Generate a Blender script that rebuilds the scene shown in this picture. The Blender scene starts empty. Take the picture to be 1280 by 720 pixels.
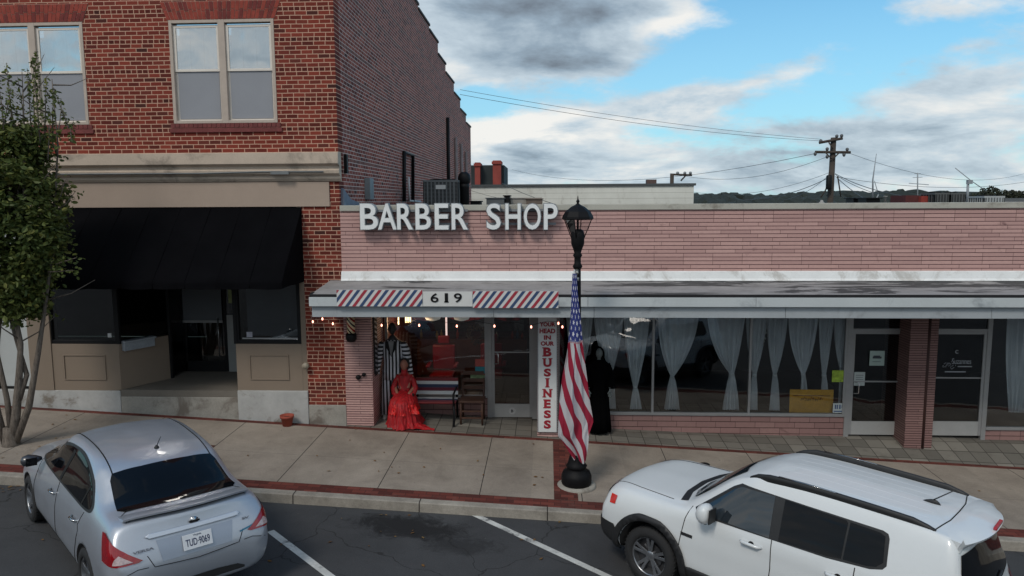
import bpy, bmesh, math, random
from mathutils import Vector, Matrix
from mathutils.bvhtree import BVHTree
import numpy as np
random.seed(7)
R=math.radians
scene=bpy.context.scene
# ------------------------------------------------------------------ camera
F=914.; PITCH=R(6.7); YAW=R(2.8); ROLL=R(0.3)
CAM=np.array([0,-13.75,4.35])
cf=np.array([-math.sin(YAW)*math.cos(PITCH), math.cos(YAW)*math.cos(PITCH), -math.sin(PITCH)])
cr=np.array([math.cos(YAW),math.sin(YAW),0.]); cu=np.cross(cr,cf)
c_,s_=math.cos(ROLL),math.sin(ROLL)
CR=c_*cr-s_*cu; CU=s_*cr+c_*cu
cam=bpy.data.cameras.new('camera'); camo=bpy.data.objects.new('camera',cam)
scene.collection.objects.link(camo)
M4=Matrix(((CR[0],CU[0],-cf[0],CAM[0]),(CR[1],CU[1],-cf[1],CAM[1]),(CR[2],CU[2],-cf[2],CAM[2]),(0,0,0,1)))
camo.matrix_world=M4
cam.sensor_width=36; cam.lens=F/1280*36; cam.clip_end=4000; cam.clip_start=.1
scene.camera=camo
def at(px,py,**k):            # a photo pixel met with a world plane -> a real point
    d=cf*F+CR*(px-640)+CU*(360-py)
    for a,i in (('x',0),('y',1),('z',2)):
        if a in k: return CAM+(k[a]-CAM[i])/d[i]*d
def onplane(px,py,a,b,c):
    d=cf*F+CR*(px-640)+CU*(360-py)
    t=(a+b*CAM[0]+c*CAM[1]-CAM[2])/(d[2]-b*d[0]-c*d[1]); return CAM+t*d
# ------------------------------------------------------------------ world, sun, exposure
SUN_EL=R(48); SUN_AZ=R(205)   # azimuth measured clockwise from +Y
W=bpy.data.worlds.new('World'); scene.world=W; W.use_nodes=True
SKY_STRENGTH=.085
def build_world():
    nt=W.node_tree; N=nt.nodes; L=nt.links; N.clear()
    def n(t,**k):
        o=N.new(t)
        for a,b in k.items(): setattr(o,a,b)
        return o
    def m(op,a,b=None,c=None,clamp=False):
        o=n('ShaderNodeMath',operation=op); o.use_clamp=clamp
        for i,v in enumerate((a,b,c)):
            if v is None: continue
            if isinstance(v,(int,float)): o.inputs[i].default_value=v
            else: L.new(v,o.inputs[i])
        return o.outputs[0]
    out=n('ShaderNodeOutputWorld'); bg=n('ShaderNodeBackground')
    sky=n('ShaderNodeTexSky',sky_type='NISHITA'); sky.sun_disc=False
    sky.sun_elevation=SUN_EL; sky.sun_rotation=SUN_AZ; sky.air_density=1.0; sky.dust_density=.6; sky.ozone_density=1.2
    tc=n('ShaderNodeTexCoord'); sp=n('ShaderNodeSeparateXYZ'); L.new(tc.outputs['Generated'],sp.inputs[0])
    x,y,z=sp.outputs
    ay=m('MAXIMUM',m('ABSOLUTE',y),.08)
    u=m('DIVIDE',x,ay); v=m('DIVIDE',z,ay)
    front=m('GREATER_THAN',y,0.)
    # cloud coordinates: a flat layer seen in perspective
    zz=m('ADD',m('MAXIMUM',z,0.),.27)
    cx=m('DIVIDE',x,zz); cy=m('DIVIDE',y,zz)
    comb=n('ShaderNodeCombineXYZ'); L.new(cx,comb.inputs[0]); L.new(m('MULTIPLY',cy,1.15),comb.inputs[1])
    def noise(scale,detail,rough,off=(0,0,0),dist=0.):
        mp=n('ShaderNodeMapping'); mp.inputs['Location'].default_value=off; L.new(comb.outputs[0],mp.inputs[0])
        t=n('ShaderNodeTexNoise'); t.inputs['Scale'].default_value=scale; t.inputs['Detail'].default_value=detail
        t.inputs['Roughness'].default_value=rough; t.inputs['Distortion'].default_value=dist
        L.new(mp.outputs[0],t.inputs['Vector']); return t.outputs[0]
    # direction-locked cumulus detail, keeps a cloudlike outline near the skyline
    n1=noise(2.0,6,.6,(3.1,1.7,0),.25); n2=noise(2.0,5,.6,(3.1,1.81,0),.25)
    mpd=n('ShaderNodeMapping'); mpd.inputs['Scale'].default_value=(1,1,2.1); L.new(tc.outputs['Generated'],mpd.inputs[0])
    tp=n('ShaderNodeTexNoise'); tp.inputs['Scale'].default_value=5.5; tp.inputs['Detail'].default_value=7; tp.inputs['Roughness'].default_value=.58; L.new(mpd.outputs[0],tp.inputs['Vector']); npf=tp.outputs[0]
    n3=noise(5.5,6,.65,(7,2,5))
    uv=n('ShaderNodeCombineXYZ'); L.new(u,uv.inputs[0]); L.new(v,uv.inputs[1]); L.new(m('MULTIPLY',m('SUBTRACT',1.,front),9.),uv.inputs[2])
    def blob(px,py,sx,sy,ang=0.,w=1.):
        p=at(px,py,y=CAM[1]+1)-CAM; u0,v0=float(p[0]/p[1]),float(p[2]/p[1])
        mp=n('ShaderNodeMapping',vector_type='TEXTURE'); mp.inputs[1].default_value=(u0,v0,0); mp.inputs[2].default_value=(0,0,ang); mp.inputs[3].default_value=(2.1*sx/914,2.1*sy/914,1)
        L.new(uv.outputs[0],mp.inputs[0]); g=n('ShaderNodeTexGradient',gradient_type='QUADRATIC_SPHERE'); L.new(mp.outputs[0],g.inputs[0])
        return m('MULTIPLY',g.outputs[1],float(w)*1.25)
    def add(l):
        s=l[0]
        for k in l[1:]: s=m('ADD',s,k)
        return s
    dens_b=add([blob(640,15,210,76,-.1,.82),blob(810,18,110,22,-.05,.4),blob(700,80,140,26,.1,.3),
        blob(650,180,120,38,0,.85),blob(720,150,70,14,.1,.25),
        blob(940,105,150,20,.28,.42),blob(850,125,120,22,.1,.35),
        blob(1190,10,140,30,.1,.5),blob(1130,120,170,30,.15,.3),blob(1240,100,90,60,0,.25),
        blob(1050,165,260,22,0,.3),blob(900,215,500,20,0,.30),
        blob(980,25,120,42,0,-.40),blob(1000,225,420,34,0,.34),blob(1150,180,200,30,.05,.2),blob(1200,60,90,16,.15,.35),blob(830,165,90,14,-.1,-.28),blob(1130,60,80,26,.1,-.35),blob(880,70,90,20,.2,-.28),blob(600,125,40,14,0,-.4),blob(1010,135,60,12,0,-.2)])
    back=m('MULTIPLY',m('SUBTRACT',1.,front),.52)
    d=add([m('MULTIPLY',m('SUBTRACT',n1,.5),1.1),m('MULTIPLY',m('SUBTRACT',n3,.5),.45),m('MULTIPLY',m('SUBTRACT',npf,.5),1.15),dens_b,back,-.09])
    def sm(v,a,b):
        o=n('ShaderNodeMapRange',interpolation_type='SMOOTHSTEP'); L.new(v,o.inputs[0]); o.inputs[1].default_value=a; o.inputs[2].default_value=b; return o.outputs[0]
    cov=sm(d,0.,.36)
    # shading: bright where the density falls off upward, grey in the thick middles
    grad=m('SUBTRACT',n1,n2)
    dark=m('ADD',m('MULTIPLY',sm(d,.3,1.2),.62),m('MULTIPLY',grad,.9)); dark=m('ADD',dark,m('MULTIPLY',m('SUBTRACT',.5,npf),.9))
    dark=m('ADD',dark,add([blob(640,25,190,70,-.05,.20),blob(1050,205,300,50,0,.10),blob(700,85,120,22,0,.12),blob(640,165,130,24,0,-.65),blob(640,200,100,16,0,.1),blob(850,30,70,18,0,-.5),blob(900,115,120,18,.2,-.1),blob(1080,150,230,60,0,.12)]))
    dark=m('ADD',dark,0.20,clamp=True)
    cr_=n('ShaderNodeValToRGB'); L.new(dark,cr_.inputs[0])
    e=cr_.color_ramp; e.elements[0].position=0; e.elements[0].color=(.92,.90,.86,1); e.elements[1].position=1.; e.elements[1].color=(.13,.14,.165,1)
    q=e.elements.new(.3); q.color=(.56,.65,.72,1); q=e.elements.new(.6); q.color=(.31,.39,.47,1)
    # sky
    mul=n('ShaderNodeMix',data_type='RGBA',blend_type='MULTIPLY'); mul.inputs[0].default_value=1
    L.new(sky.outputs[0],mul.inputs[6]); mul.inputs[7].default_value=(.62*SKY_STRENGTH*1.45,1.14*SKY_STRENGTH*1.45,1.24*SKY_STRENGTH*1.45,1)
    # pale haze towards the horizon
    hz=sm(v,.42,-.02)
    mixh=n('ShaderNodeMix',data_type='RGBA'); L.new(m('MULTIPLY',hz,.62),mixh.inputs[0]); L.new(mul.outputs[2],mixh.inputs[6]); mixh.inputs[7].default_value=(.40,.62,.76,1)
    mix=n('ShaderNodeMix',data_type='RGBA'); L.new(m('MULTIPLY',cov,.95),mix.inputs[0]); L.new(mixh.outputs[2],mix.inputs[6]); L.new(cr_.outputs[0],mix.inputs[7])
    # the node chain already carries the daylight level; background strength stays in range
    sc=n('ShaderNodeMix',data_type='RGBA',blend_type='MULTIPLY'); sc.inputs[0].default_value=1
    L.new(mix.outputs[2],sc.inputs[6]); sc.inputs[7].default_value=(10,10,10,1)
    L.new(sc.outputs[2],bg.inputs[0]); bg.inputs[1].default_value=.1
    L.new(bg.outputs[0],out.inputs[0])
build_world()
W.cycles.sampling_method='MANUAL'; W.cycles.sample_map_resolution=256
sun=bpy.data.lights.new('sun','SUN'); sun.energy=1.5; sun.angle=R(14); sun.color=(1,.93,.84)
suno=bpy.data.objects.new('sun',sun); scene.collection.objects.link(suno)
sd=Vector((math.sin(SUN_AZ)*math.cos(SUN_EL),math.cos(SUN_AZ)*math.cos(SUN_EL),math.sin(SUN_EL)))
suno.rotation_euler=sd.to_track_quat('Z','Y').to_euler()
scene.view_settings.view_transform='Standard'; scene.view_settings.look='None'
scene.view_settings.exposure=0.0; scene.view_settings.gamma=1
scene.render.engine='CYCLES'
try:
    scene.cycles.max_bounces=6; scene.cycles.transparent_max_bounces=12
except Exception: pass
# ------------------------------------------------------------------ materials
def srgb(r,g,b):
    f=lambda c:(c/255/12.92 if c/255<=.04045 else ((c/255+.055)/1.055)**2.4)
    return (f(r),f(g),f(b),1)
class NT:
    def __init__(s,name):
        s.mat=bpy.data.materials.new(name); s.mat.use_nodes=True; s.nt=s.mat.node_tree; s.N=s.nt.nodes; s.L=s.nt.links
        s.bsdf=s.N['Principled BSDF']; s.out=s.N['Material Output']
        s.tc=s.N.new('ShaderNodeTexCoord')
    def set(s,sock,v):
        if v is None: return
        if hasattr(v,'links'): s.L.new(v,sock)
        else: sock.default_value=v
    def math(s,op,a,b=None,c=None,clamp=False):
        o=s.N.new('ShaderNodeMath'); o.operation=op; o.use_clamp=clamp
        for i,v in enumerate((a,b,c)): s.set(o.inputs[i],v)
        return o.outputs[0]
    def obj(s): return s.tc.outputs['Object']
    def sep(s,v=None):
        o=s.N.new('ShaderNodeSeparateXYZ'); s.L.new(v or s.obj(),o.inputs[0]); return o.outputs
    def comb(s,x,y,z=0.):
        o=s.N.new('ShaderNodeCombineXYZ'); s.set(o.inputs[0],x);s.set(o.inputs[1],y);s.set(o.inputs[2],z); return o.outputs[0]
    def map(s,v,loc=(0,0,0),scale=(1,1,1),rot=(0,0,0)):
        o=s.N.new('ShaderNodeMapping'); s.L.new(v,o.inputs[0]); o.inputs[1].default_value=loc;o.inputs[2].default_value=rot;o.inputs[3].default_value=scale; return o.outputs[0]
    def noise(s,scale,detail=4,rough=.6,v=None,dist=0.):
        o=s.N.new('ShaderNodeTexNoise'); o.inputs['Scale'].default_value=scale;o.inputs['Detail'].default_value=detail;o.inputs['Roughness'].default_value=rough;o.inputs['Distortion'].default_value=dist
        s.L.new(v or s.obj(),o.inputs['Vector']); return o.outputs[0]
    def ramp(s,v,pts):
        o=s.N.new('ShaderNodeValToRGB'); s.L.new(v,o.inputs[0]); e=o.color_ramp
        e.elements[0].position=pts[0][0];e.elements[0].color=pts[0][1];e.elements[1].position=pts[-1][0];e.elements[1].color=pts[-1][1]
        for p,c in pts[1:-1]: q=e.elements.new(p);q.color=c
        return o.outputs[0]
    def mr(s,v,a,b,c=0.,d=1.):
        o=s.N.new('ShaderNodeMapRange'); o.interpolation_type='SMOOTHSTEP'; s.L.new(v,o.inputs[0])
        for i,k in enumerate((a,b,c,d)): o.inputs[i+1].default_value=k
        return o.outputs[0]
    def mix(s,f,a,b,bt='MIX'):
        o=s.N.new('ShaderNodeMix'); o.data_type='RGBA'; o.blend_type=bt
        s.set(o.inputs[0],f);s.set(o.inputs[6],a);s.set(o.inputs[7],b); return o.outputs[2]
    def bump(s,h,st=.3,dist=.01):
        o=s.N.new('ShaderNodeBump'); o.inputs['Strength'].default_value=st;o.inputs['Distance'].default_value=dist; s.L.new(h,o.inputs['Height']); s.L.new(o.outputs[0],s.bsdf.inputs['Normal'])
    def fin(s,col,rough=.8,metal=0.,spec=None,coat=None):
        s.set(s.bsdf.inputs['Base Color'],col); s.set(s.bsdf.inputs['Roughness'],rough); s.bsdf.inputs['Metallic'].default_value=metal
        if spec is not None: s.bsdf.inputs['Specular IOR Level'].default_value=spec
        if coat: s.bsdf.inputs['Coat Weight'].default_value=coat; s.bsdf.inputs['Coat Roughness'].default_value=.03
        return s.mat
MATS={}
def worn(name,col,rough=.75,var=.25,scale=3.,metal=0.,bump=.0,fine=40.,spec=None,coat=None,stain=None):
    """plain material with uneven colour, a little fine grain and optional stains"""
    if name in MATS: return MATS[name]
    t=NT(name); a=t.noise(scale,5,.65); b=t.noise(fine,3,.6)
    k=t.math('ADD',t.math('MULTIPLY',a,.7),t.math('MULTIPLY',b,.3))
    lo=tuple(c*(1-var) for c in col[:3])+(1,); hi=tuple(min(1,c*(1+var)) for c in col[:3])+(1,)
    c=t.ramp(k,[(.3,lo),(.7,hi)])
    if stain:
        sn=t.noise(scale*.6,7,.7,dist=.4); c=t.mix(t.mr(sn,.52,.68),c,stain)
    if bump: t.bump(b,bump,.006)
    MATS[name]=t.fin(c,rough,metal,spec,coat); return MATS[name]
def emis(name,col,st):
    if name in MATS: return MATS[name]
    t=NT(name); t.bsdf.inputs['Emission Color'].default_value=col; t.bsdf.inputs['Emission Strength'].default_value=st
    MATS[name]=t.fin(col,.5); return MATS[name]
def glassmat(name,tint=(.93,.94,.94,1),refl=1.0):
    if name in MATS: return MATS[name]
    t=NT(name); t.N.remove(t.bsdf)
    tr=t.N.new('ShaderNodeBsdfTransparent'); tr.inputs[0].default_value=tint
    gl=t.N.new('ShaderNodeBsdfGlossy'); gl.inputs[0].default_value=(refl,refl,refl,1); gl.inputs['Roughness'].default_value=.015
    fr=t.N.new('ShaderNodeFresnel'); fr.inputs[0].default_value=1.55
    bn=t.noise(1.3,2,.5); bp=t.N.new('ShaderNodeBump'); bp.inputs['Strength'].default_value=.04; bp.inputs['Distance'].default_value=.1; t.L.new(bn,bp.inputs['Height']); t.L.new(bp.outputs[0],gl.inputs['Normal'])
    mx=t.N.new('ShaderNodeMixShader'); t.L.new(t.math('MULTIPLY',fr.outputs[0],1.15,clamp=True),mx.inputs[0]); t.L.new(tr.outputs[0],mx.inputs[1]); t.L.new(gl.outputs[0],mx.inputs[2])
    t.L.new(mx.outputs[0],t.out.inputs[0]); MATS[name]=t.mat; return t.mat
def brick_wall_mat(name,axis,tones,mortar,course=.0745,length=.208,header=7,grime=.35,jw=1.):
    t=NT(name); x,y,z=t.sep(); u={'x':x,'y':y}[axis]
    wob=t.math('MULTIPLY',t.math('SUBTRACT',t.noise(2.2,2,.5),.5),.012)
    zz=t.math('ADD',t.math('DIVIDE',t.math('ADD',z,wob),course),1000.)
    row=t.math('FLOOR',zz); fz=t.math('SUBTRACT',zz,row)
    ish=t.math('LESS_THAN',t.math('MODULO',row,float(header)),.5) if header else None
    par=t.math('MODULO',row,2.)
    jit=t.math('MULTIPLY',t.math('SINE',t.math('MULTIPLY',row,12.9898)),.12)
    us=t.math('ADD',t.math('ADD',t.math('DIVIDE',u,length),t.math('MULTIPLY',par,.5)),t.math('ADD',jit,500.))
    if header:
        us=t.math('MULTIPLY',us,t.math('ADD',1.,ish))
    ui=t.math('FLOOR',us); fu=t.math('SUBTRACT',us,ui)
    # distance from joints
    ju=t.math('MULTIPLY',t.math('MINIMUM',fu,t.math('SUBTRACT',1.,fu)),length)
    if header: ju=t.math('DIVIDE',ju,t.math('ADD',1.,ish))
    jz=t.math('MULTIPLY',t.math('MINIMUM',fz,t.math('SUBTRACT',1.,fz)),course)
    rough=t.math('MULTIPLY',t.math('SUBTRACT',t.noise(60,3,.6),.5),.006)
    j=t.math('ADD',t.math('MINIMUM',ju,jz),rough)
    brickm=t.mr(j,.0048*jw,.0085*jw)
    wn=t.N.new('ShaderNodeTexWhiteNoise'); wn.noise_dimensions='2D'; t.L.new(t.comb(ui,row),wn.inputs[0])
    col=t.ramp(wn.outputs[0],tones)
    fine=t.noise(45,4,.65); col=t.mix(.45,col,t.ramp(fine,[(.3,(.35,.35,.35,1)),(.7,(.75,.75,.75,1))]),'OVERLAY')
    if header: col=t.mix(t.math('MULTIPLY',ish,.45),col,tuple(c*.42 for c in tones[0][1][:3])+(1,))
    mcol=t.mix(t.noise(6,4,.6),tuple(c*.78 for c in mortar[:3])+(1,),mortar)
    c=t.mix(brickm,mcol,col)
    g=t.mr(t.noise(.8,6,.7,dist=.5),.5,.75,0.,grime); c=t.mix(g,c,(.05,.035,.035,1))
    t.bump(t.math('ADD',brickm,t.math('MULTIPLY',fine,.3)),.55,.006)
    MATS[name]=t.fin(c,.88,spec=.25); return t.mat
tonesF=[(0,srgb(84,34,28)),(.3,srgb(112,46,36)),(.7,srgb(128,56,44)),(.93,srgb(98,46,38)),(1,srgb(64,34,30))]
tonesS=[(0,srgb(98,48,42)),(.3,srgb(138,70,58)),(.7,srgb(158,88,74)),(.9,srgb(124,68,62)),(1,srgb(82,50,48))]
M_brickF=brick_wall_mat('brick_front','x',tonesF,srgb(200,160,138),grime=.26)
M_brickFy=brick_wall_mat('brick_front_return','y',tonesF,srgb(196,160,140))
M_brickS=brick_wall_mat('brick_side','y',tonesS,srgb(226,206,196),grime=.35,jw=.95)
def pink_mat(name,axis,course,length,darkjoint=.35,stains=.6,dim=1.):
    t=NT(name); x,y,z=t.sep(); u={'x':x,'y':y}[axis]
    zz=t.math('ADD',t.math('DIVIDE',z,course),1000.); row=t.math('FLOOR',zz); fz=t.math('SUBTRACT',zz,row)
    jz=t.math('MULTIPLY',t.math('MINIMUM',fz,t.math('SUBTRACT',1.,fz)),course)
    wr=t.N.new('ShaderNodeTexWhiteNoise'); wr.noise_dimensions='1D'; t.L.new(row,wr.inputs['W'])
    hsh=t.math('DIVIDE',t.math('FLOOR',t.math('MULTIPLY',wr.outputs[0],4.)),4.)
    us=t.math('ADD',t.math('ADD',t.math('DIVIDE',u,length),hsh),500.); ui=t.math('FLOOR',us); fu=t.math('SUBTRACT',us,ui)
    ju=t.math('MULTIPLY',t.math('MINIMUM',fu,t.math('SUBTRACT',1.,fu)),length)
    rg=t.math('MULTIPLY',t.math('SUBTRACT',t.noise(30,3,.6),.5),.003)
    jm=t.math('MINIMUM',t.mr(t.math('ADD',jz,rg),.0030,.0075),t.mr(t.math('ADD',ju,rg),.001,.004))
    wn=t.N.new('ShaderNodeTexWhiteNoise'); wn.noise_dimensions='2D'; t.L.new(t.comb(ui,row),wn.inputs[0])
    col=t.ramp(wn.outputs[0],[(0,srgb(182,146,140)),(.5,srgb(196,158,151)),(1,srgb(206,168,160))])
    col=t.mix(t.math('MULTIPLY',t.noise(14,5,.7),.7),col,srgb(166,130,127))
    sv=t.map(t.obj(),scale=(1.,1.,2.4)); st=t.noise(1.7,8,.75,v=sv,dist=.7)
    col=t.mix(t.mr(st,.58,.74,0,stains),col,srgb(82,50,54))
    st2=t.noise(5.,6,.8,v=t.map(t.obj(),loc=(9,3,2),scale=(1,1,3)),dist=.4); col=t.mix(t.mr(st2,.66,.76,0,.6*stains),col,srgb(62,38,42))
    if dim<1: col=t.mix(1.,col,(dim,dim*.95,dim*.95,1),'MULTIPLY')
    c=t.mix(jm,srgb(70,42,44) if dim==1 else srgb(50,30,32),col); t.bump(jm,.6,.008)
    MATS[name]=t.fin(c,.7,spec=.3); return t.mat
M_pink=pink_mat('pink_brick','x',.0685,.52)
M_pinkcol=pink_mat('pink_column_brick','x',.046,.9,stains=.5)
M_pinkcoly=pink_mat('pink_column_brick_side','y',.046,.9,stains=.35)
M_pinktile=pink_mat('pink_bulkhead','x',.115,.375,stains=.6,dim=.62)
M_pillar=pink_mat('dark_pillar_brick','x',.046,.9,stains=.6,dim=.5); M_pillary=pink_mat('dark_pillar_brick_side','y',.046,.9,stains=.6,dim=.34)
def concrete_walk():
    t=NT('sidewalk_concrete'); x,y,z=t.sep()
    a=t.noise(.9,7,.7,dist=.3); b=t.noise(60,3,.7); d=t.noise(4,6,.75)
    c=t.ramp(a,[(.3,srgb(122,113,104)),(.7,srgb(158,148,137))]); c=t.mix(.3,c,t.ramp(b,[(.3,(.3,.3,.3,1)),(.7,(.75,.75,.75,1))]),'OVERLAY')
    c=t.mix(t.mr(d,.56,.75,0,.35),c,srgb(95,88,82))
    vo=t.N.new('ShaderNodeTexVoronoi'); vo.inputs['Scale'].default_value=2.6; t.L.new(t.obj(),vo.inputs[0]); c=t.mix(t.mr(vo.outputs['Distance'],.045,.03,0,.6),c,srgb(60,55,52))
    # joints every 1.53 m across, one long joint
    jx=t.math('ABSOLUTE',t.math('SUBTRACT',t.math('FRACT',t.math('DIVIDE',t.math('ADD',x,4.585+153.),1.535)),.5)); jl=t.mr(jx,.495,.4965,0,1)
    jy=t.mr(t.math('ABSOLUTE',t.math('ADD',y,2.18)),.004,.008,.35,0)
    slab=t.N.new('ShaderNodeTexWhiteNoise'); slab.noise_dimensions='1D'; t.L.new(t.math('FLOOR',t.math('DIVIDE',t.math('ADD',x,4.585+153.-.7675),1.535)),slab.inputs['W'])
    c=t.mix(.22,c,t.ramp(slab.outputs[0],[(0,(.3,.3,.3,1)),(1,(.66,.64,.62,1))]),'OVERLAY')
    c=t.mix(t.math('MAXIMUM',jl,jy),c,srgb(45,42,40)); t.bump(b,.25,.004)
    return t.fin(c,.9,spec=.2)
M_walk=concrete_walk()
def kerb_mat():
    t=NT('kerb_concrete'); x,y,z=t.sep(); a=t.noise(2,7,.75); b=t.noise(50,3,.7)
    c=t.ramp(a,[(.3,srgb(120,114,106)),(.7,srgb(164,158,148))]); c=t.mix(.3,c,t.ramp(b,[(.3,(.3,.3,.3,1)),(.7,(.7,.7,.7,1))]),'OVERLAY')
    c=t.mix(t.mr(t.math('ABSOLUTE',t.math('SUBTRACT',t.math('FRACT',t.math('DIVIDE',x,1.85)),.5)),.494,.497),c,srgb(50,46,44)); t.bump(b,.3,.004)
    return t.fin(c,.9,spec=.2)
M_kerb=kerb_mat()
def paver_mat(name,lx,ly,tones,joint,rot=0.):
    t=NT(name); v=t.map(t.obj(),rot=(0,0,rot)); x,y,z=t.sep(v)
    r=t.math('ADD',t.math('DIVIDE',y,ly),1000.); row=t.math('FLOOR',r); fy=t.math('SUBTRACT',r,row)
    us=t.math('ADD',t.math('DIVIDE',x,lx),t.math('ADD',t.math('MULTIPLY',t.math('MODULO',row,2.),.5),1000.)); ui=t.math('FLOOR',us); fu=t.math('SUBTRACT',us,ui)
    j=t.math('MINIMUM',t.math('MULTIPLY',t.math('MINIMUM',fu,t.math('SUBTRACT',1.,fu)),lx),t.math('MULTIPLY',t.math('MINIMUM',fy,t.math('SUBTRACT',1.,fy)),ly))
    jm=t.mr(j,.002,.005); wn=t.N.new('ShaderNodeTexWhiteNoise'); wn.noise_dimensions='2D'; t.L.new(t.comb(ui,row),wn.inputs[0])
    c=t.ramp(wn.outputs[0],tones); c=t.mix(t.mr(t.noise(1.1,6,.7),.45,.7,0,.45),c,srgb(70,58,54))
    c=t.mix(t.mr(t.noise(5,6,.75),.55,.75,0,.3),c,srgb(120,108,100))
    c=t.mix(jm,joint,c); t.bump(jm,.5,.004); return t.fin(c,.88,spec=.2)
M_band=paver_mat('brick_pavers',.2,.1,[(0,srgb(76,40,36)),(.5,srgb(98,50,44)),(1,srgb(114,62,54))],srgb(58,42,38))
M_darkpave=paver_mat('dark_pavers',.2,.1,[(0,srgb(66,42,36)),(.5,srgb(82,52,44)),(1,srgb(96,64,54))],srgb(40,34,30))
def tile_mat():
    t=NT('grey_floor_tiles'); x,y,z=t.sep(); 
    r=t.math('ADD',t.math('DIVIDE',t.math('SUBTRACT',y,.03),.3),1000.); row=t.math('FLOOR',r); fy=t.math('SUBTRACT',r,row)
    us=t.math('ADD',t.math('DIVIDE',x,.3),1000.); ui=t.math('FLOOR',us); fu=t.math('SUBTRACT',us,ui)
    j=t.math('MINIMUM',t.math('MINIMUM',fu,t.math('SUBTRACT',1.,fu)),t.math('MINIMUM',fy,t.math('SUBTRACT',1.,fy))); jm=t.mr(j,.012,.035)
    wn=t.N.new('ShaderNodeTexWhiteNoise'); wn.noise_dimensions='2D'; t.L.new(t.comb(ui,row),wn.inputs[0])
    c=t.ramp(wn.outputs[0],[(0,srgb(98,95,89)),(1,srgb(128,124,116))]); c=t.mix(t.mr(t.noise(3,6,.75),.5,.72,0,.5),c,srgb(84,80,74)); c=t.mix(jm,srgb(56,52,48),c)
    return t.fin(c,.72,spec=.3)
M_tile=tile_mat()
def asphalt():
    t=NT('asphalt'); a=t.noise(.7,7,.7,dist=.5); b=t.noise(130,2,.7); d=t.noise(3.5,7,.75,dist=.3)
    c=t.ramp(a,[(.3,(.040,.041,.044,1)),(.7,(.062,.063,.066,1))]); c=t.mix(.4,c,t.ramp(b,[(.35,(.25,.25,.25,1)),(.65,(.8,.8,.8,1))]),'OVERLAY')
    c=t.mix(t.mr(d,.6,.75,0,.5),c,(.028,.028,.029,1))
    # oil drips where cars stand
    x,y,z=t.sep()
    def spot(cx,cy,rx,ry,an,st,seed):
        v=t.map(t.obj(),loc=(0,0,0)); dx=t.math('SUBTRACT',x,cx); dy=t.math('SUBTRACT',y,cy); ca,sa=math.cos(an),math.sin(an)
        p=t.math('DIVIDE',t.math('ADD',t.math('MULTIPLY',dx,ca),t.math('MULTIPLY',dy,sa)),rx); q=t.math('DIVIDE',t.math('SUBTRACT',t.math('MULTIPLY',dy,ca),t.math('MULTIPLY',dx,sa)),ry)
        r=t.math('SQRT',t.math('ADD',t.math('MULTIPLY',p,p),t.math('MULTIPLY',q,q)))
        r=t.math('ADD',r,t.math('MULTIPLY',t.math('SUBTRACT',t.noise(3.+seed,7,.8,dist=.5),.5),2.4)); return t.mr(r,1.05,.45,0,st)
    p=onplane(510,658,-.19,-.052,0); c=t.mix(spot(p[0],p[1],.95,.42,-.12,.85,0),c,(.009,.009,.010,1))
    p=onplane(575,682,-.19,-.052,0); c=t.mix(spot(p[0],p[1],.6,.3,0,.55,1.3),c,(.012,.012,.013,1))
    vo=t.N.new('ShaderNodeTexVoronoi'); vo.inputs['Scale'].default_value=3.1; t.L.new(t.obj(),vo.inputs[0]); c=t.mix(t.mr(vo.outputs['Distance'],.035,.02,0,.6),c,(.12,.12,.11,1))
    vc=t.N.new('ShaderNodeTexVoronoi'); vc.feature='DISTANCE_TO_EDGE'; vc.inputs['Scale'].default_value=.55; wv=t.N.new('ShaderNodeVectorMath'); wv.operation='ADD'; t.L.new(t.obj(),wv.inputs[0])
    nn=t.N.new('ShaderNodeTexNoise'); nn.inputs['Scale'].default_value=2.; nn.inputs['Detail'].default_value=5; t.L.new(t.obj(),nn.inputs['Vector']); sc=t.N.new('ShaderNodeVectorMath'); sc.operation='SCALE'; sc.inputs['Scale'].default_value=.5; t.L.new(nn.outputs[1],sc.inputs[0]); t.L.new(sc.outputs[0],wv.inputs[1]); t.L.new(wv.outputs[0],vc.inputs[0])
    c=t.mix(t.mr(vc.outputs[0],.006,.002,0,.7),c,(.015,.015,.015,1))
    t.bump(b,.5,.006); return t.fin(c,.85,spec=.3)
M_asph=asphalt()
M_white_paint=worn('road_paint',srgb(190,190,186),.8,.25,6,stain=(.08,.08,.085,1))
M_conc=worn('old_concrete',srgb(150,146,138),.9,.22,2.5,bump=.4,stain=srgb(112,104,96))
M_base=worn('painted_base',srgb(168,168,166),.85,.15,3,bump=.5,fine=14,stain=srgb(118,110,100))
M_cornice=worn('cornice_stone',srgb(184,168,152),.85,.14,2.,bump=.3,stain=srgb(142,130,118))
M_beige=worn('beige_panel',srgb(166,148,134),.8,.08,1.2)
M_beige2=worn('beige_bulkhead',srgb(128,114,100),.75,.06,1.5)
M_blackf=worn('black_canvas',(.0035,.0035,.0045,1),1.,.25,2.,spec=.05)
M_blk=worn('black_metal',(.006,.006,.007,1),.55,.3,6,spec=.25)
M_blkpost=worn('black_cast_iron',(.005,.005,.006,1),.6,.35,9,bump=.2,spec=.2)
M_alu=worn('aluminium_frame',srgb(158,158,158),.42,.1,3,metal=.35)
M_aluk=worn('kick_plate',srgb(176,176,174),.5,.1,3,metal=.3)
M_winframe=worn('cream_window_frame',srgb(218,210,200),.6,.08,4)
M_wintaupe=worn('taupe_window_trim',srgb(178,164,152),.7,.12,4)
M_blind=worn('grey_blind',srgb(128,130,134),.7,.05,1.5)
M_blindw=worn('white_blind',srgb(226,232,232),.7,.05,1.5)
M_coping=worn('parapet_coping',srgb(172,170,160),.7,.12,2.,stain=srgb(128,122,112))
M_flash=worn('white_flashing',srgb(226,228,228),.6,.08,3,stain=srgb(190,188,184))
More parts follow.
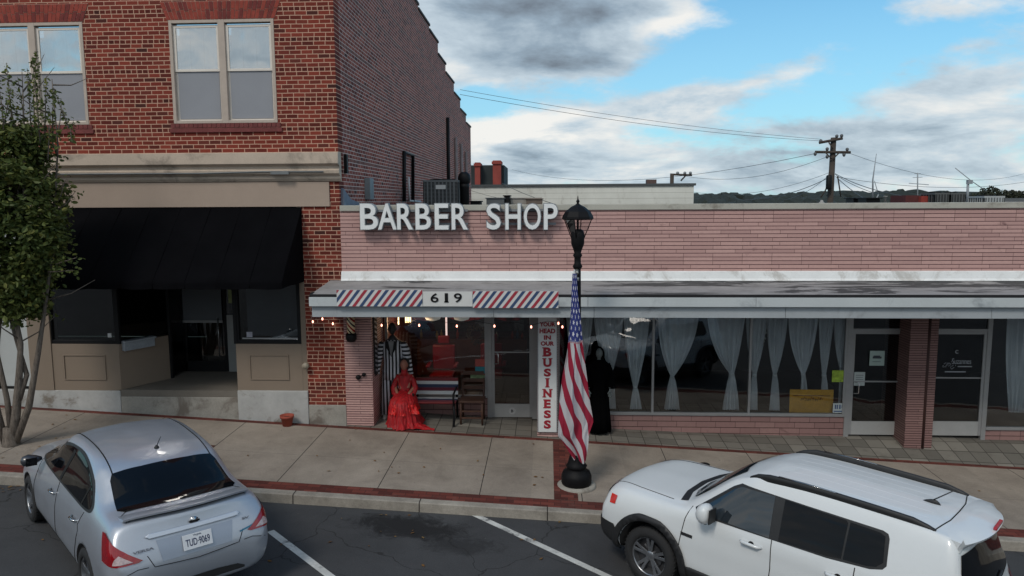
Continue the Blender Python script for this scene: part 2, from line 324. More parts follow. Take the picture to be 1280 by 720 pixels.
M_fascia=worn('grey_fascia',srgb(184,190,192),.55,.08,1.2,stain=srgb(140,146,150))
M_fascia2=worn('lower_fascia',srgb(160,166,170),.6,.1,1.5,stain=srgb(118,122,124))
M_dark=worn('dark_interior',(.012,.012,.014,1),.9,.2,2)
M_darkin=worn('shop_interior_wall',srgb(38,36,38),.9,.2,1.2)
M_barberin=worn('barber_interior_wall',srgb(74,26,24),.8,.3,1.5)
M_floorin=worn('interior_floor',srgb(70,62,54),.5,.2,1.5)
def canopy_roof():
    t=NT('canopy_roofing'); a=t.noise(2.5,6,.7); v=t.map(t.obj(),scale=(.42,2.3,1)); s=t.noise(1.2,7,.7,v=v,dist=.6); x,y,z=t.sep()
    c=t.ramp(a,[(.3,srgb(128,126,126)),(.7,srgb(152,150,150))])
    bias=t.math('SUBTRACT',t.mr(x,-1.,3.5,0,.09),t.mr(x,5.,9.,0,.07)); c=t.mix(t.mr(t.math('ADD',s,bias),.56,.61,0,.85),c,srgb(44,44,46)); return t.fin(c,.8,spec=.3)
M_canroof=canopy_roof()
M_glass=glassmat('window_glass'); M_glassdark=glassmat('dark_shop_glass',(.62,.64,.65,1))
M_glassup=glassmat('upper_glass',(.93,.94,.94,1))
# ------------------------------------------------------------------ mesh tools
COL=scene.collection
class MB:
    def __init__(s): s.v=[]; s.f=[]; s.m=[]; s.sm=[]; s.uv=None
    def add(s,vs,fs,mi=0,smooth=False):
        b=len(s.v); s.v+= [tuple(map(float,p)) for p in vs]; s.f+=[tuple(b+i for i in f) for f in fs]; s.m+=[mi]*len(fs); s.sm+=[smooth]*len(fs); return s
    def box(s,x0,x1,y0,y1,z0,z1,mi=0,M=None):
        vs=[(x,y,z) for z in (z0,z1) for y in (y0,y1) for x in (x0,x1)]
        if M is not None: vs=[M@Vector(p) for p in vs]
        return s.add(vs,[(0,2,3,1),(4,5,7,6),(0,1,5,4),(2,6,7,3),(0,4,6,2),(1,3,7,5)],mi)
    def prism(s,poly,axis,a0,a1,mi=0,smooth=False):
        """poly of 2-D points extruded along axis; ('x': pts are (y,z); 'y': (x,z); 'z': (x,y))"""
        def P(p,a): return {'x':(a,p[0],p[1]),'y':(p[0],a,p[1]),'z':(p[0],p[1],a)}[axis]
        n=len(poly); vs=[P(p,a0) for p in poly]+[P(p,a1) for p in poly]
        return s.add(vs,[tuple(range(n))[::-1],tuple(range(n,2*n))]+[(i,(i+1)%n,n+(i+1)%n,n+i) for i in range(n)],mi,smooth)
    def lathe(s,prof,c=(0,0,0),n=20,mi=0,smooth=True,axis='z',caps=True):
        vs=[]
        for r,h in prof:
            for k in range(n):
                a=2*math.pi*k/n; p=(r*math.cos(a),r*math.sin(a),h)
                if axis=='y': p=(p[0],p[2],p[1])
                if axis=='x': p=(p[2],p[0],p[1])
                vs.append((c[0]+p[0],c[1]+p[1],c[2]+p[2]))
        fs=[]
        for i in range(len(prof)-1):
            for k in range(n): fs.append((i*n+k,i*n+(k+1)%n,(i+1)*n+(k+1)%n,(i+1)*n+k))
        if caps: fs+= [tuple(range(n))[::-1],tuple((len(prof)-1)*n+k for k in range(n))]
        return s.add(vs,fs,mi,smooth)
    def tube(s,pts,r,n=8,mi=0,smooth=True):
        pts=[Vector(p) for p in pts]; rs=[float(q) for q in r] if isinstance(r,(list,tuple)) else [float(r)]*len(pts); vs=[]
        up=None
        for i,p in enumerate(pts):
            d=(pts[min(i+1,len(pts)-1)]-pts[max(i-1,0)]).normalized()
            if up is None: up=Vector((0,0,1)) if abs(d.z)<.9 else Vector((1,0,0))
            a=d.cross(up).normalized(); b=a.cross(d).normalized(); up=b
            for k in range(n):
                t=2*math.pi*k/n; vs.append(p+rs[i]*(math.cos(t)*a+math.sin(t)*b))
        fs=[(i*n+k,i*n+(k+1)%n,(i+1)*n+(k+1)%n,(i+1)*n+k) for i in range(len(pts)-1) for k in range(n)]
        fs+=[tuple(range(n))[::-1],tuple((len(pts)-1)*n+k for k in range(n))]
        return s.add(vs,fs,mi,smooth)
    def loft(s,rings,mi=0,smooth=True,caps=True):
        n=len(rings[0]); vs=[p for r in rings for p in r]
        fs=[(i*n+k,i*n+(k+1)%n,(i+1)*n+(k+1)%n,(i+1)*n+k) for i in range(len(rings)-1) for k in range(n)]
        if caps: fs+=[tuple(range(n))[::-1],tuple((len(rings)-1)*n+k for k in range(n))]
        return s.add(vs,fs,mi,smooth)
    def build(s,name,mats,parent=None,local=False,bevel=0.,sharp=None,**props):
        me=bpy.data.meshes.new(name); off=(0,0,0)
        if parent is not None and not local:
            p=parent; off=Vector((0,0,0))
            while p is not None: off=off+p.location; p=p.parent
        me.from_pydata([(x-off[0],y-off[1],z-off[2]) for x,y,z in s.v],[],s.f); me.update()
        if not isinstance(mats,(list,tuple)): mats=[mats]
        for m in mats: me.materials.append(m)
        me.polygons.foreach_set('material_index',s.m); me.polygons.foreach_set('use_smooth',s.sm)
        bm=bmesh.new(); bm.from_mesh(me); bmesh.ops.recalc_face_normals(bm,faces=bm.faces); bm.to_mesh(me); bm.free()
        if sharp: me.set_sharp_from_angle(angle=R(sharp))
        o=bpy.data.objects.new(name,me); COL.objects.link(o)
        if parent is not None: o.parent=parent
        if bevel:
            b=o.modifiers.new('bevel','BEVEL'); b.width=bevel; b.segments=2; b.limit_method='ANGLE'
        for k,v in props.items(): o[k]=v
        return o
def tag(o,label=None,cat=None,group=None,kind=None):
    if label: o['label']=label
    if cat: o['category']=cat
    if group: o['group']=group
    if kind: o['kind']=kind
    return o
def thing(name,label,cat,loc=(0,0,0),rz=0.,group=None):
    o=bpy.data.objects.new(name,None); COL.objects.link(o); o.location=[float(c) for c in loc]; o.rotation_euler=(0,0,rz); o.empty_display_size=.2
    return tag(o,label,cat,group)
def struct(o): o['kind']='structure'; return o
def text_mesh(body,size,extrude=.01,bold=0.,align='CENTER',sx=1.,spacing=1.):
    """letters as a mesh in the XZ plane, facing -Y, centred at the origin"""
    cu=bpy.data.curves.new('t','FONT'); cu.body=body; cu.size=size; cu.extrude=extrude; cu.offset=bold; cu.align_x=align; cu.space_character=spacing; cu.resolution_u=4
    o=bpy.data.objects.new('t',cu); COL.objects.link(o); dg=bpy.context.evaluated_depsgraph_get(); me=bpy.data.meshes.new_from_object(o.evaluated_get(dg))
    bpy.data.objects.remove(o)
    vs=[(v.co.x*sx,-v.co.z,v.co.y) for v in me.vertices]; fs=[tuple(p.vertices) for p in me.polygons]
    xs=[v[0] for v in vs]; zs=[v[2] for v in vs]; cx=(min(xs)+max(xs))/2; cz=(min(zs)+max(zs))/2
    vs=[(x-cx,y,z-cz) for x,y,z in vs]; return vs,fs,(max(xs)-min(xs),max(zs)-min(zs))
def put_text(mb,body,w,h,c,extrude=.004,bold=0.,mi=0,M=None,spacing=1.):
    vs,fs,(tw,th)=text_mesh(body,1.,1.,bold,spacing=spacing)
    ex=max(abs(v[1]) for v in vs) or 1
    out=[]
    for x,y,z in vs:
        p=Vector((x*w/tw,y/ex*extrude,z*h/th))
        if M is not None: p=M@p
        out.append((p.x+c[0],p.y+c[1],p.z+c[2]))
    mb.add(out,fs,mi)
FR=-.55      # front plane of both buildings
SF=.15       # shop windows set back behind it
SB=.42       # barber shop window, deeper still
CFY=-1.75    # canopy edge
def gz(x,y): return .022-.052*x+.02*y
def rz(x,y=0): return -.19-.052*x
def rect(px0,py0,px1,py1,y):
    """photo rectangle on the plane y -> x0,x1,z0,z1 averaged at its mid lines"""
    xm,ym=(px0+px1)/2,(py0+py1)/2
    return at(px0,ym,y=y)[0],at(px1,ym,y=y)[0],at(xm,py1,y=y)[2],at(xm,py0,y=y)[2]
# ------------------------------------------------------------------ ground
def sheet(name,xs,ys,zf,m):
    mb=MB(); nx=len(xs)
    mb.add([(x,y,zf(x,y)) for y in ys for x in xs],[(j*nx+i,j*nx+i+1,(j+1)*nx+i+1,(j+1)*nx+i) for j in range(len(ys)-1) for i in range(nx-1)])
    o=mb.build(name,m); return struct(o)
XS=[-60,-30,-15,-8,-4,0,4,8,15,30,60]
far=lambda x: max(-1.7,min(1.5,-.052*x))
sheet('terrain',[-1500,-400,-100,-60,60,100,400,1500],[-600,-200,-61,0,60,200,700,2200],lambda x,y:-3.2 ,worn('distant_ground',(.035,.045,.025,1),.95,.3,.02))
sheet('road',XS,[-60,-30,-15,-8,-3.69],lambda x,y:rz(x),M_asph)
KY0,KY1=-3.70,-3.56
mb=MB()
for a,b in zip(XS[:-1],XS[1:]):
    mb.add([(a,KY0-.02,rz(a)-.1),(b,KY0-.02,rz(b)-.1),(b,KY0,gz(b,KY0)-.012),(a,KY0,gz(a,KY0)-.012),(b,KY0+.02,gz(b,KY0)),(a,KY0+.02,gz(a,KY0)),(b,KY1,gz(b,KY1)),(a,KY1,gz(a,KY1))],[(0,1,2,3),(3,2,4,5),(5,4,6,7)])
struct(mb.build('kerb',M_kerb))
sheet('kerb_brick_band',XS,[KY1,-3.29],lambda x,y:gz(x,y),M_band)
sheet('sidewalk',XS,[-3.29,-.77],lambda x,y:gz(x,y),M_walk)
sheet('wall_brick_band',XS,[-.77,-.64],lambda x,y:gz(x,y),M_band)
# brick strip across the sidewalk at the lamp, dark paved tree pit
sheet('cross_brick_band',[.10,.46],[-3.29,-.78],lambda x,y:gz(x,y)+.004,M_band)
p=at(20,545,z=.35)
sheet('tree_pit_paving',[-7.6,-5.62],[-3.28,-2.0],lambda x,y:gz(x,y)+.004,M_darkpave)
# parking stall lines
for (a,b) in (((592,643),(758,720)),((338,664),(412,720))):
    p=onplane(*a,-.19,-.052,0); q=onplane(*b,-.19,-.052,0); d=(Vector(q)-Vector(p)); d.z=0; d.normalize(); p=Vector(p); p.z=0
    q=p+d*4.6; nrm=Vector((-d.y,d.x,0))*.05; mb=MB(); vs=[]
    for s in (p-nrm,p+nrm,q+nrm,q-nrm): vs.append((s.x,s.y,rz(s.x)+.004))
    struct(mb.add(vs,[(0,1,2,3)]).build('parking_line',M_white_paint))
# tiled strip under the canopy: from the band up to the shop thresholds
def sill_floor(x): # floor height along the shop fronts
    if x<.2: return gz(x,.2)+.0
    t=min(1,(x-.2)/6.); return gz(x,.2)*(1-t)+(-.13-.012*(x-6.2))*t
sheet('tiled_paving',[-3.75,-2,-.2,.2,1.5,3,4.5,6.2,8,12,30],[-.64,-.3,0,.5,2.2],lambda x,y: gz(x,y)+(max(0,min(1,(y+.64)/.8)))*(sill_floor(x)-gz(x,.2)),M_tile)
# ================================================================== BRICK BUILDING (left)
XC=-3.77                                  # the corner both buildings share
bb=thing('brick_building','two storey red brick building with beige shopfront under a black awning','building',(-8.,FR,.35))
ZCOR=at(420,192,y=FR)[2]                  # top of the stone cornice
ZB0=at(300,258.5,y=FR)[2]                 # underside of the beige sign panel
XL=-19.
XP=at(382,400,y=FR)[0]                    # left edge of the brick pier
# window openings of the upper floor
WIN=[]
x0,x1,z0,z1=rect(214,24.5,344.5,154,FR); WIN.append((x0,x1,z0,z1))
xb0,xb1,_,_=rect(-24,27,107,154,FR); w=x1-x0; WIN.append((xb1-w,xb1,z0,z1)); WIN.append((xb1-2*w-(x0-xb1)-.0,xb1-w-(x0-xb1),z0,z1))
ZT=10.15
mb=MB()
# front wall as strips round the openings
xs=sorted([XL]+[v for a in WIN for v in a[:2]]+[XC])
for i in range(len(xs)-1):
    a,b=xs[i],xs[i+1]
    iswin=any(abs(a-k[0])<1e-6 for k in WIN)
    if iswin:
        mb.box(a,b,FR,FR+.3,ZCOR,z0); mb.box(a,b,FR,FR+.3,z1,ZT)
    else: mb.box(a,b,FR,FR+.3,ZCOR,ZT)
mb.box(XP,XC,FR,FR+.3,.2,ZCOR)
mb.build('wall',M_brickF,bb)
# stepped side wall
steps=[(FR+.3,10.3),(7.4,10.0),(11.95,9.78),(12.0,9.42),(13.9,9.2),(16.4,8.78),(18.5,8.35),(22.6,7.6)]
prof=[(-.25,-.5)]; y=FR
sp=[(FR+.3,10.25),(4.,10.25),(4.,10.05),(8.2,10.05),(8.2,9.93),(10.2,9.93),(10.2,9.79),(12.05,9.79),(12.05,9.40),(13.9,9.40),(13.9,9.1),(16.3,9.1),(16.3,8.72),(18.4,8.72),(18.4,8.33),(20.6,8.33),(20.6,7.98),(22.6,7.98),(22.6,-.5),(FR+.3,-.5)]
mb=MB().prism(sp,'x',XC-.3,XC); mb.build('side_wall',M_brickS,bb)
mb=MB()
for (a,za),(b,zb) in zip(sp[0:-3:2],sp[1:-2:2]): mb.box(XC-.34,XC+.035,a-.02,b+.02,za,za+.07)
mb.build('parapet_cap',worn('parapet_cap_stone',srgb(62,56,54),.8,.2,3),bb)
mb=MB().box(XL,XC-.3,22.3,22.6,0,7.9).box(XL-.3,XL,FR,22.6,0,9); mb.box(XL,XC-.3,FR+.3,22.3,7.3,7.4); mb.build('rear_shell',M_brickS,bb)
# windows
def refl_glass():
    t=NT('bright_reflecting_glass'); t.N.remove(t.bsdf); tr=t.N.new('ShaderNodeBsdfTransparent'); tr.inputs[0].default_value=(.8,.82,.82,1); gl=t.N.new('ShaderNodeBsdfGlossy'); gl.inputs['Roughness'].default_value=.02
    bp=t.N.new('ShaderNodeBump'); bp.inputs['Strength'].default_value=.06; bp.inputs['Distance'].default_value=.1; t.L.new(t.noise(1.1,2,.5),bp.inputs['Height']); t.L.new(bp.outputs[0],gl.inputs['Normal'])
    mx=t.N.new('ShaderNodeMixShader'); mx.inputs[0].default_value=.55; t.L.new(tr.outputs[0],mx.inputs[1]); t.L.new(gl.outputs[0],mx.inputs[2]); t.L.new(mx.outputs[0],t.out.inputs[0]); return t.mat
M_upref=refl_glass(); M_screen=worn('grey_insect_screen',srgb(146,148,154),.9,.06,1.2,spec=.1)
for k,(a,b,c,d) in enumerate(WIN):
    w=MB(); t=.055; mid=(a+b)/2
    for q in ((a,a+t),(b-t,b),(mid-.06,mid+.06)): w.box(q[0],q[1],FR-.012,FR+.12,c,d)
    w.box(a+t,mid-.06,FR-.01,FR+.12,d-.05,d).box(mid+.06,b-t,FR-.01,FR+.12,d-.05,d)
    w.box(a+t,mid-.06,FR-.01,FR+.12,c,c+.05).box(mid+.06,b-t,FR-.01,FR+.12,c,c+.05)
    win=w.build('window',M_wintaupe,bb,bevel=.004)
    for a2,b2 in ((a+t,mid-.06),(mid+.06,b-t)):
        s=.05; c2,d2=c+.05,d-.05; zm=c2+(d2-c2)*.52; f=MB()
        # upper sash in front, lower sash behind it
        for (l,h,yy) in ((zm-.02,d2-.03,FR+.03),(c2,zm+.03,FR+.06)):
            f.box(a2,a2+s,yy,yy+.035,l,h).box(b2-s,b2,yy,yy+.035,l,h).box(a2+s,b2-s,yy,yy+.035,l,l+.045).box(a2+s,b2-s,yy,yy+.035,h-.045,h)
        f.build('sash',M_winframe,win,bevel=.003)
        MB().box(a2+s,b2-s,FR+.043,FR+.048,zm+.02,d2-.07).build('pane',M_upref,win)
        MB().box(a2+s,b2-s,FR+.075,FR+.08,c2+.04,zm-.01).build('pane',M_glassup,win); MB().box(a2+s-.01,b2-s+.01,FR+.052,FR+.056,c2+.035,zm-.01).build('insect_screen',M_screen,win)
        g=MB(); g.box(a2+s,b2-s,FR+.15,FR+.155,c2+.04,zm-.01); zz=c2+.07
        g.build('blind',M_blind,win)
        g=MB(); g.box(a2+s,b2-s,FR+.17,FR+.175,zm-.01,d2-.05)
        g.build('upper_blind',M_blindw,win)
        g=MB()
        for q in (1,2): xx=a2+s+(b2-a2-2*s)*q/3; g.box(xx-.008,xx+.008,FR+.05,FR+.056,zm+.02,d2-.07)
        g.build('glazing_bar',M_wintaupe,win)
    if k==0:   # the tilted broken strip at the top of one sash
        pass
    # brick sill and splayed brick arch
    sl=MB(); n=int((b-a+.12)/.083)
    for i in range(n):
        xx=a-.06+i*(b-a+.12)/n; sl.box(xx+.004,xx+(b-a+.12)/n-.004,FR-.02,FR+.05,c-.075,c-.004)
    sl.box(a-.08,b+.08,FR-.03,FR+.05,c-.16,c-.085)
    sl.build('brick_sill',worn('sill_brick',srgb(112,58,56),.9,.35,5,bump=.3),bb)
    ar=MB(); n=27; cx=(a+b)/2
    for i in range(n):
        for (z_a,z_b) in ((d+.01,d+.145),(d+.155,d+.315)) if i%2 else ((d+.01,d+.175),(d+.185,d+.315)):
            pts=[]
            for u,zz in ((i+.06,z_a),(i+.94,z_a),(i+.94,z_b),(i+.06,z_b)):
                half=(b-a)/2+.02+.12*(zz-d)/.32; pts.append((cx-half+2*half*u/n,zz))
            ar.prism(pts,'y',FR-.012,FR+.05,mi=random.choice((0,0,1)))
    ar.build('brick_arch',[worn('arch_brick',srgb(140,60,48),.9,.3,9,bump=.3),worn('arch_brick_dark',srgb(110,46,42),.9,.3,9,bump=.3)],bb)
    MB().prism([(a-.02,d),(b+.02,d),(b+.14,d+.322),(a-.14,d+.322)],'y',FR-.004,FR+.06).build('arch_mortar',worn('mortar',srgb(176,146,130),.9,.15,9),bb)
# cornice
zc=lambda py: at(250,py,y=FR-.08)[2]
XR=at(424.5,200,y=FR-.1)[0]
pr=[(FR,zc(191)),(FR-.20,zc(192)),(FR-.21,zc(206)),(FR-.13,zc(209)),(FR-.13,zc(212.5)),(FR-.16,zc(214)),(FR-.15,zc(218)),(FR-.08,zc(221)),(FR-.08,zc(224)),(FR-.04,zc(227.5)),(FR,zc(228))]
MB().prism(pr,'x',XL,XR).build('cornice',M_cornice,bb,bevel=.006)
XPn=at(412,240,y=FR)[0]
MB().box(XL,XPn,FR-.03,FR+.0,ZB0,zc(228.2)).build('sign_panel',M_beige,bb)
# pale scraped band of worn cornice paint, conduit
mb=MB(); mb.tube([(XL+4,FR-.155,zc(216)),(-6.2,FR-.16,zc(217)),(-5.1,FR-.16,zc(215.5)),(-4.0,FR-.16,zc(216))],.014,6)
mb.box(-4.95,-4.62,FR-.2,FR-.13,zc(219),zc(215)); mb.build('conduit',worn('lead_pipe',srgb(110,114,116),.6,.2,5),bb)
# awning
az0=at(377,259.5,y=FR)[2]; zf=at(354,352,y=-1.68)[2]; zv=at(354,361,y=-1.68)[2]
ax1=at(377,259,y=FR)[0]; ax0=at(82,262,y=FR)[0]-.05
aw=MB(); nx_=96; ny_=14; g=[]
for j in range(ny_+5):
    for i in range(nx_+1):
        u=i/nx_; x=ax0+.006+(ax1-ax0-.012)*u; rib=abs(math.sin(u*8*math.pi)); 
        if j<=ny_: f=j/ny_; sag=.022*rib*math.sin(f*math.pi)+.006*math.sin(u*31+f*7); y=FR-.012+(-1.69-FR+.012)*f; z=az0+(zf-az0)*f-sag
        else: f=(j-ny_)/4; y=-1.695-.010*math.sin(u*60+f)*f-.012*rib*f; z=zf+(zv-zf)*f-.012*rib*f+.004*math.sin(u*23)
        g.append((x,y,z))
aw.add(g,[(j*(nx_+1)+i,j*(nx_+1)+i+1,(j+1)*(nx_+1)+i+1,(j+1)*(nx_+1)+i) for j in range(ny_+4) for i in range(nx_)],0,True)
for k in range(1,8):
    x=ax0+(ax1-ax0)*k/8; aw.tube([(x,FR-.014,az0+.003),(x,-1.69,zf+.003),(x,-1.70,zv)],.006,5)
for xx in (ax0,ax1-.012): aw.prism([(FR-.01,az0),(-1.685,zf),(-1.70,zv),(-1.3,zv+.012),(-.9,zv-.002),(FR-.01,zv+.004)],'x',xx,xx+.012)
awn=aw.build('awning',[M_blackf],bb)
fr=MB()
for i in range(9):
    xx=ax0+.1+(ax1-ax0-.2)*i/8; fr.tube([(xx,FR-.03,zv+.05),(xx,-1.66,zv+.05),(xx,-1.66,zf-.05),(xx,FR-.03,az0-.1)],.012,6)
fr.build('awning_frame',M_blk,awn)
# --- shopfront. bulkheads, entry, windows
zg=lambda x: gz(x,FR)
def R4(px0,py0,px1,py1,y): return rect(px0,py0,px1,py1,y)
zhead=ZB0+.02
lx0,lx1,bz0,bz1=R4(63,430,150,488,FR); rx0,rx1,_,_=R4(296,430,378,488,FR); bz0,bz1=at(340,488,y=FR)[2],at(340,430,y=FR)[2]
bz0l,bz1l=at(105,488,y=FR)[2],at(105,430,y=FR)[2]
px0_,px1_,_,_=R4(33,300,62,488,FR)
def panelled(x0,x1,z0,z1,y,name='bulkhead'):
    m=MB(); m.box(x0,x1,y,y+.12,z0,z1); a,b=(x0+(x1-x0)*.2,x1-(x1-x0)*.2); c,d=z0+(z1-z0)*.23,z1-(z1-z0)*.23; t=.018
    m.box(a,b,y-t,y+.01,c,c+t).box(a,b,y-t,y+.01,d-t,d).box(a,a+t,y-t,y+.01,c+t,d-t).box(b-t,b,y-t,y+.01,c+t,d-t)
    return m.build(name,M_beige2,bb,bevel=.003)
panelled(lx0,lx1,bz0l,bz1l,FR); panelled(rx0,rx1,bz0,bz1,FR)
MB().box(px0_,px1_-.01,FR-.02,FR+.2,bz0l,zhead-.02).build('pilaster',M_beige2,bb,bevel=.004)
MB().box(px0_-8,px0_-.72,FR,FR+.2,bz0l,zhead-.02).build('pilaster',M_beige2,bb)
# white door beyond the pilaster
dz1=at(24,392,y=FR)[2]
d=MB().box(px0_-.7,px0_-.02,FR+.1,FR+.14,bz0l+.05,dz1).box(px0_-.7,px0_-.02,FR+.1,FR+.14,dz1+.16,zhead-.03); dd=d.build('white_door',worn('white_door_paint',srgb(176,180,180),.6,.08,2),bb)
MB().box(px0_-.72,px0_-.01,FR+.08,FR+.16,dz1,dz1+.15).build('door_head',M_blk,dd)
MB().box(px0_-.72,px0_-.01,FR+.08,FR+.16,bz0l-.05,bz0l+.05).build('door_sill',M_blk,dd)
def shopwin(x0,x1,z0,z1,y,glass,t=.07,name='shop_window',fm=None,blind=None,parent=bb):
    m=MB(); m.box(x0,x0+t,y,y+.08,z0,z1).box(x1-t,x1,y,y+.08,z0,z1).box(x0+t,x1-t,y,y+.08,z0,z0+t).box(x0+t,x1-t,y,y+.08,z1-t,z1)
    w=m.build(name,fm or M_blk,parent,bevel=.004); MB().box(x0+t,x1-t,y+.035,y+.045,z0+t,z1-t).build('pane',glass,w)
    return w
zt=at(220,350,y=FR)[2]+.35
w=shopwin(lx0,lx1,bz1l,zt,FR+.01,M_glassdark); w2=shopwin(rx0,rx1,bz1,zt,FR+.01,M_glassdark)
MB().box(rx0+.16,rx1-.07,FR+.2,FR+.21,bz1+.12,zt-.05).build('blind',M_blind,w2)
MB().box(rx0+.12,rx1-.07,FR+.03,FR+.052,bz1+.085,bz1+.11).build('sill_strip',worn('pale_strip',srgb(150,150,150),.6),w2)
MB().box(rx0+.2,rx0+.31,FR+.04,FR+.043,bz1+.12,bz1+.22).build('sticker',[worn('sticker_pale',srgb(150,150,160),.6,.3,30)],w2)
MB().box(lx1-.22,lx1-.15,FR+.04,FR+.043,bz1l+.12,bz1l+.2).build('sticker',[worn('sticker_white',srgb(190,190,190),.6,.3,30)],w)
# upper fascia of the shopfront hidden under the awning
MB().box(px1_,lx1,FR+.02,FR+.15,zt,ZB0+.02).box(rx0,XP,FR+.02,FR+.15,zt,ZB0+.02).box(lx1,rx0,FR+.02,FR+.15,zt+.1,ZB0+.02).build('transom_panel',M_blk,bb)
MB().box(rx1,XP+.002,FR+.005,FR+.2,bz0,ZB0).build('jamb',M_beige2,bb)
# entry: returns, floor, doors
DY=FR+1.55; ez=at(250,488,y=FR)[2]; ezb=ez
lr=MB(); lr.add([(lx1,FR+.0,bz0l),(lx1+.48,FR+.95,bz0l),(lx1+.48,FR+.95,bz1l),(lx1,FR,bz1l),(lx1-.1,FR+.1,bz0l),(lx1+.36,FR+1.0,bz0l),(lx1+.36,FR+1.0,bz1l),(lx1-.1,FR+.1,bz1l)],[(0,1,2,3),(4,7,6,5),(0,3,7,4),(1,5,6,2),(3,2,6,7),(0,4,5,1)])
lr.build('entry_bulkhead',M_beige2,bb)
q=MB(); q.add([(lx1,FR,bz1l),(lx1+.48,FR+.95,bz1l),(lx1+.48,FR+.95,zt),(lx1,FR,zt)],[(0,1,2,3)]); q.build('entry_glass',M_glassdark,bb)
for q in ((lx1+.46,lx1+.52,FR+.93,FR+.99,ez),(lx1+.46,lx1+.52,DY,DY+.06,ez),(rx0-.03,rx0+.03,FR+.0,FR+.06,bz1),(lx1-.03,lx1+.03,FR-.005,FR+.055,bz1l)): MB().box(*q,zt).build('entry_post',M_blk,bb)
ew=MB().box(lx1+.49,lx1+.5,FR+.99,DY,ez+.05,zt).build('entry_side_pane',M_glassdark,bb)
MB().box(rx0,rx0+.1,FR+.12,DY,bz0,bz1).build('entry_bulkhead',M_beige2,bb)
MB().box(rx0+.04,rx0+.05,FR+.12,DY,bz1,zt).build('entry_side_pane',M_glassdark,bb)
# open white door leaf with paper notice seen inside the entry at right
d0,d1,_,_=R4(222,365,284,462,DY); dzt=at(250,352,y=DY)[2]+.3
door=MB(); t=.07
door.box(d0,d0+t,DY,DY+.05,ez,dzt).box(d1-t,d1,DY,DY+.05,ez,dzt).box(d0+t,d1-t,DY,DY+.05,ez,ez+.22).box(d0+t,d1-t,DY,DY+.05,dzt-t,dzt)
do=door.build('entry_door',M_blk,bb,bevel=.004)
MB().box(d0+t,d1-t,DY+.02,DY+.03,ez+.22,dzt-t).build('pane',M_glassdark,do)
MB().tube([(d1-.16,DY-.06,ez+.35),(d1-.16,DY-.06,ez+1.15)],.014,8).build('handle',worn('steel_bar',srgb(150,150,150),.3,.1,4,metal=.8),do)
zb_=at(250,400,y=DY)[2]
MB().box(d0+.02,d1-.08,DY-.03,DY-.024,zb_,dzt-.02).build('door_shade',worn('grey_shade',srgb(96,100,104),.8,.05),do)
MB().box(d0+.01,d1-.07,DY-.05,DY-.02,zb_-.05,zb_).build('shade_rail',worn('shade_rail',srgb(150,150,150),.7,.05),do)
sx0,sx1,_,_=R4(286,395,296,462,DY)
sp2=MB().box(d1,rx0+.02,DY,DY+.03,ez,ez+1.2).build('entry_side_panel',worn('pale_panel',srgb(150,152,150),.7,.1),bb)
MB().box(d1+.06,rx0-.02,DY-.01,DY,ez+1.45,ez+1.85).build('notice',worn('notice_paper',srgb(150,160,110),.7,.5,12),bb)
MB().box(d1,rx0+.02,DY+.01,DY+.02,ez+1.22,zt).box(lx1+.5,d0,DY+.01,DY+.02,ez+.06,zt).build('entry_pane',M_glassdark,bb)
MB().box(lx1+.5,d0,DY,DY+.04,ez+1.05,ez+1.1).box(lx1+.5,d0,DY,DY+.04,ez,ez+.06).build('entry_rail',M_blk,bb)
# mailbox-like steel ledge on the angled bulkhead
m=MB(); mm=Matrix.Translation(Vector((lx1+.2,FR+.33,bz1l+.02)))@Matrix.Rotation(math.atan2(.95,.48),4,'Z')
m.box(-.32,.3,-.06,.06,-.16,0,M=mm); m.box(-.33,.31,-.1,.1,0,.03,M=mm); m.build('steel_ledge',worn('pale_steel',srgb(150,158,166),.5,.2,5,metal=.3),bb)
# floor of the entry, interior shell, concrete base and steps
mb=MB(); mb.box(lx1-.05,rx0+.05,FR+.0,DY,ez-.25,ez); mb.build('entry_floor',worn('entry_floor_tile',srgb(108,102,94),.7,.2,2),bb)
s=MB(); 
def skirt(mb,x0,x1,y0,y1,ztop,n=1):
    mb.add([(x0,y0,gz(x0,y0)-.05),(x1,y0,gz(x1,y0)-.05),(x1,y0,ztop),(x0,y0,ztop),(x0,y1,gz(x0,y0)-.05),(x1,y1,gz(x1,y0)-.05),(x1,y1,ztop),(x0,y1,ztop)],[(0,1,2,3),(4,7,6,5),(3,2,6,7),(0,3,7,4),(1,5,6,2),(0,4,5,1)]); return mb
skirt(MB(),XL,lx1-.02,FR-.02,FR+.25,bz0l).build('foundation',M_base,bb,bevel=.01)
skirt(MB(),rx0-.0,XP+.0,FR-.035,FR+.25,bz0).build('foundation',M_base,bb,bevel=.01)
st=skirt(MB(),lx1-.02,rx0,FR-.01,FR+.3,ez-.13); st.build('entry_step',M_conc,bb,bevel=.012)
MB().box(lx1-.02,rx0,FR+.12,FR+.4,ez-.14,ez-.005).build('entry_step',M_conc,bb,bevel=.012)
zpb=at(405,506,y=FR)[2]
skirt(MB(),XP,XC,FR-.015,FR+.2,zpb).build('foundation',M_conc,bb,bevel=.008)
# dark inside so the windows have depth
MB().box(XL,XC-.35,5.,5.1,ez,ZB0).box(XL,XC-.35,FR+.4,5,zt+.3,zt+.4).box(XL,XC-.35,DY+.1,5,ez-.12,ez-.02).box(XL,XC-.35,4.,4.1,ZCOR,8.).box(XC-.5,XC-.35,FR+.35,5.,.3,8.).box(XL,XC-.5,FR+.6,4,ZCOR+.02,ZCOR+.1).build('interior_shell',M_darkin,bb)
MB().box(-5.6,-5.1,1.6,2.2,ez,ez+1.0).box(-7.6,-6.6,2.0,2.5,ez,ez+.9).box(-5.,-4.4,2.,2.4,ez,ez+1.3).build('shop_counter',worn('counter_wood',srgb(92,80,70),.6),bb)
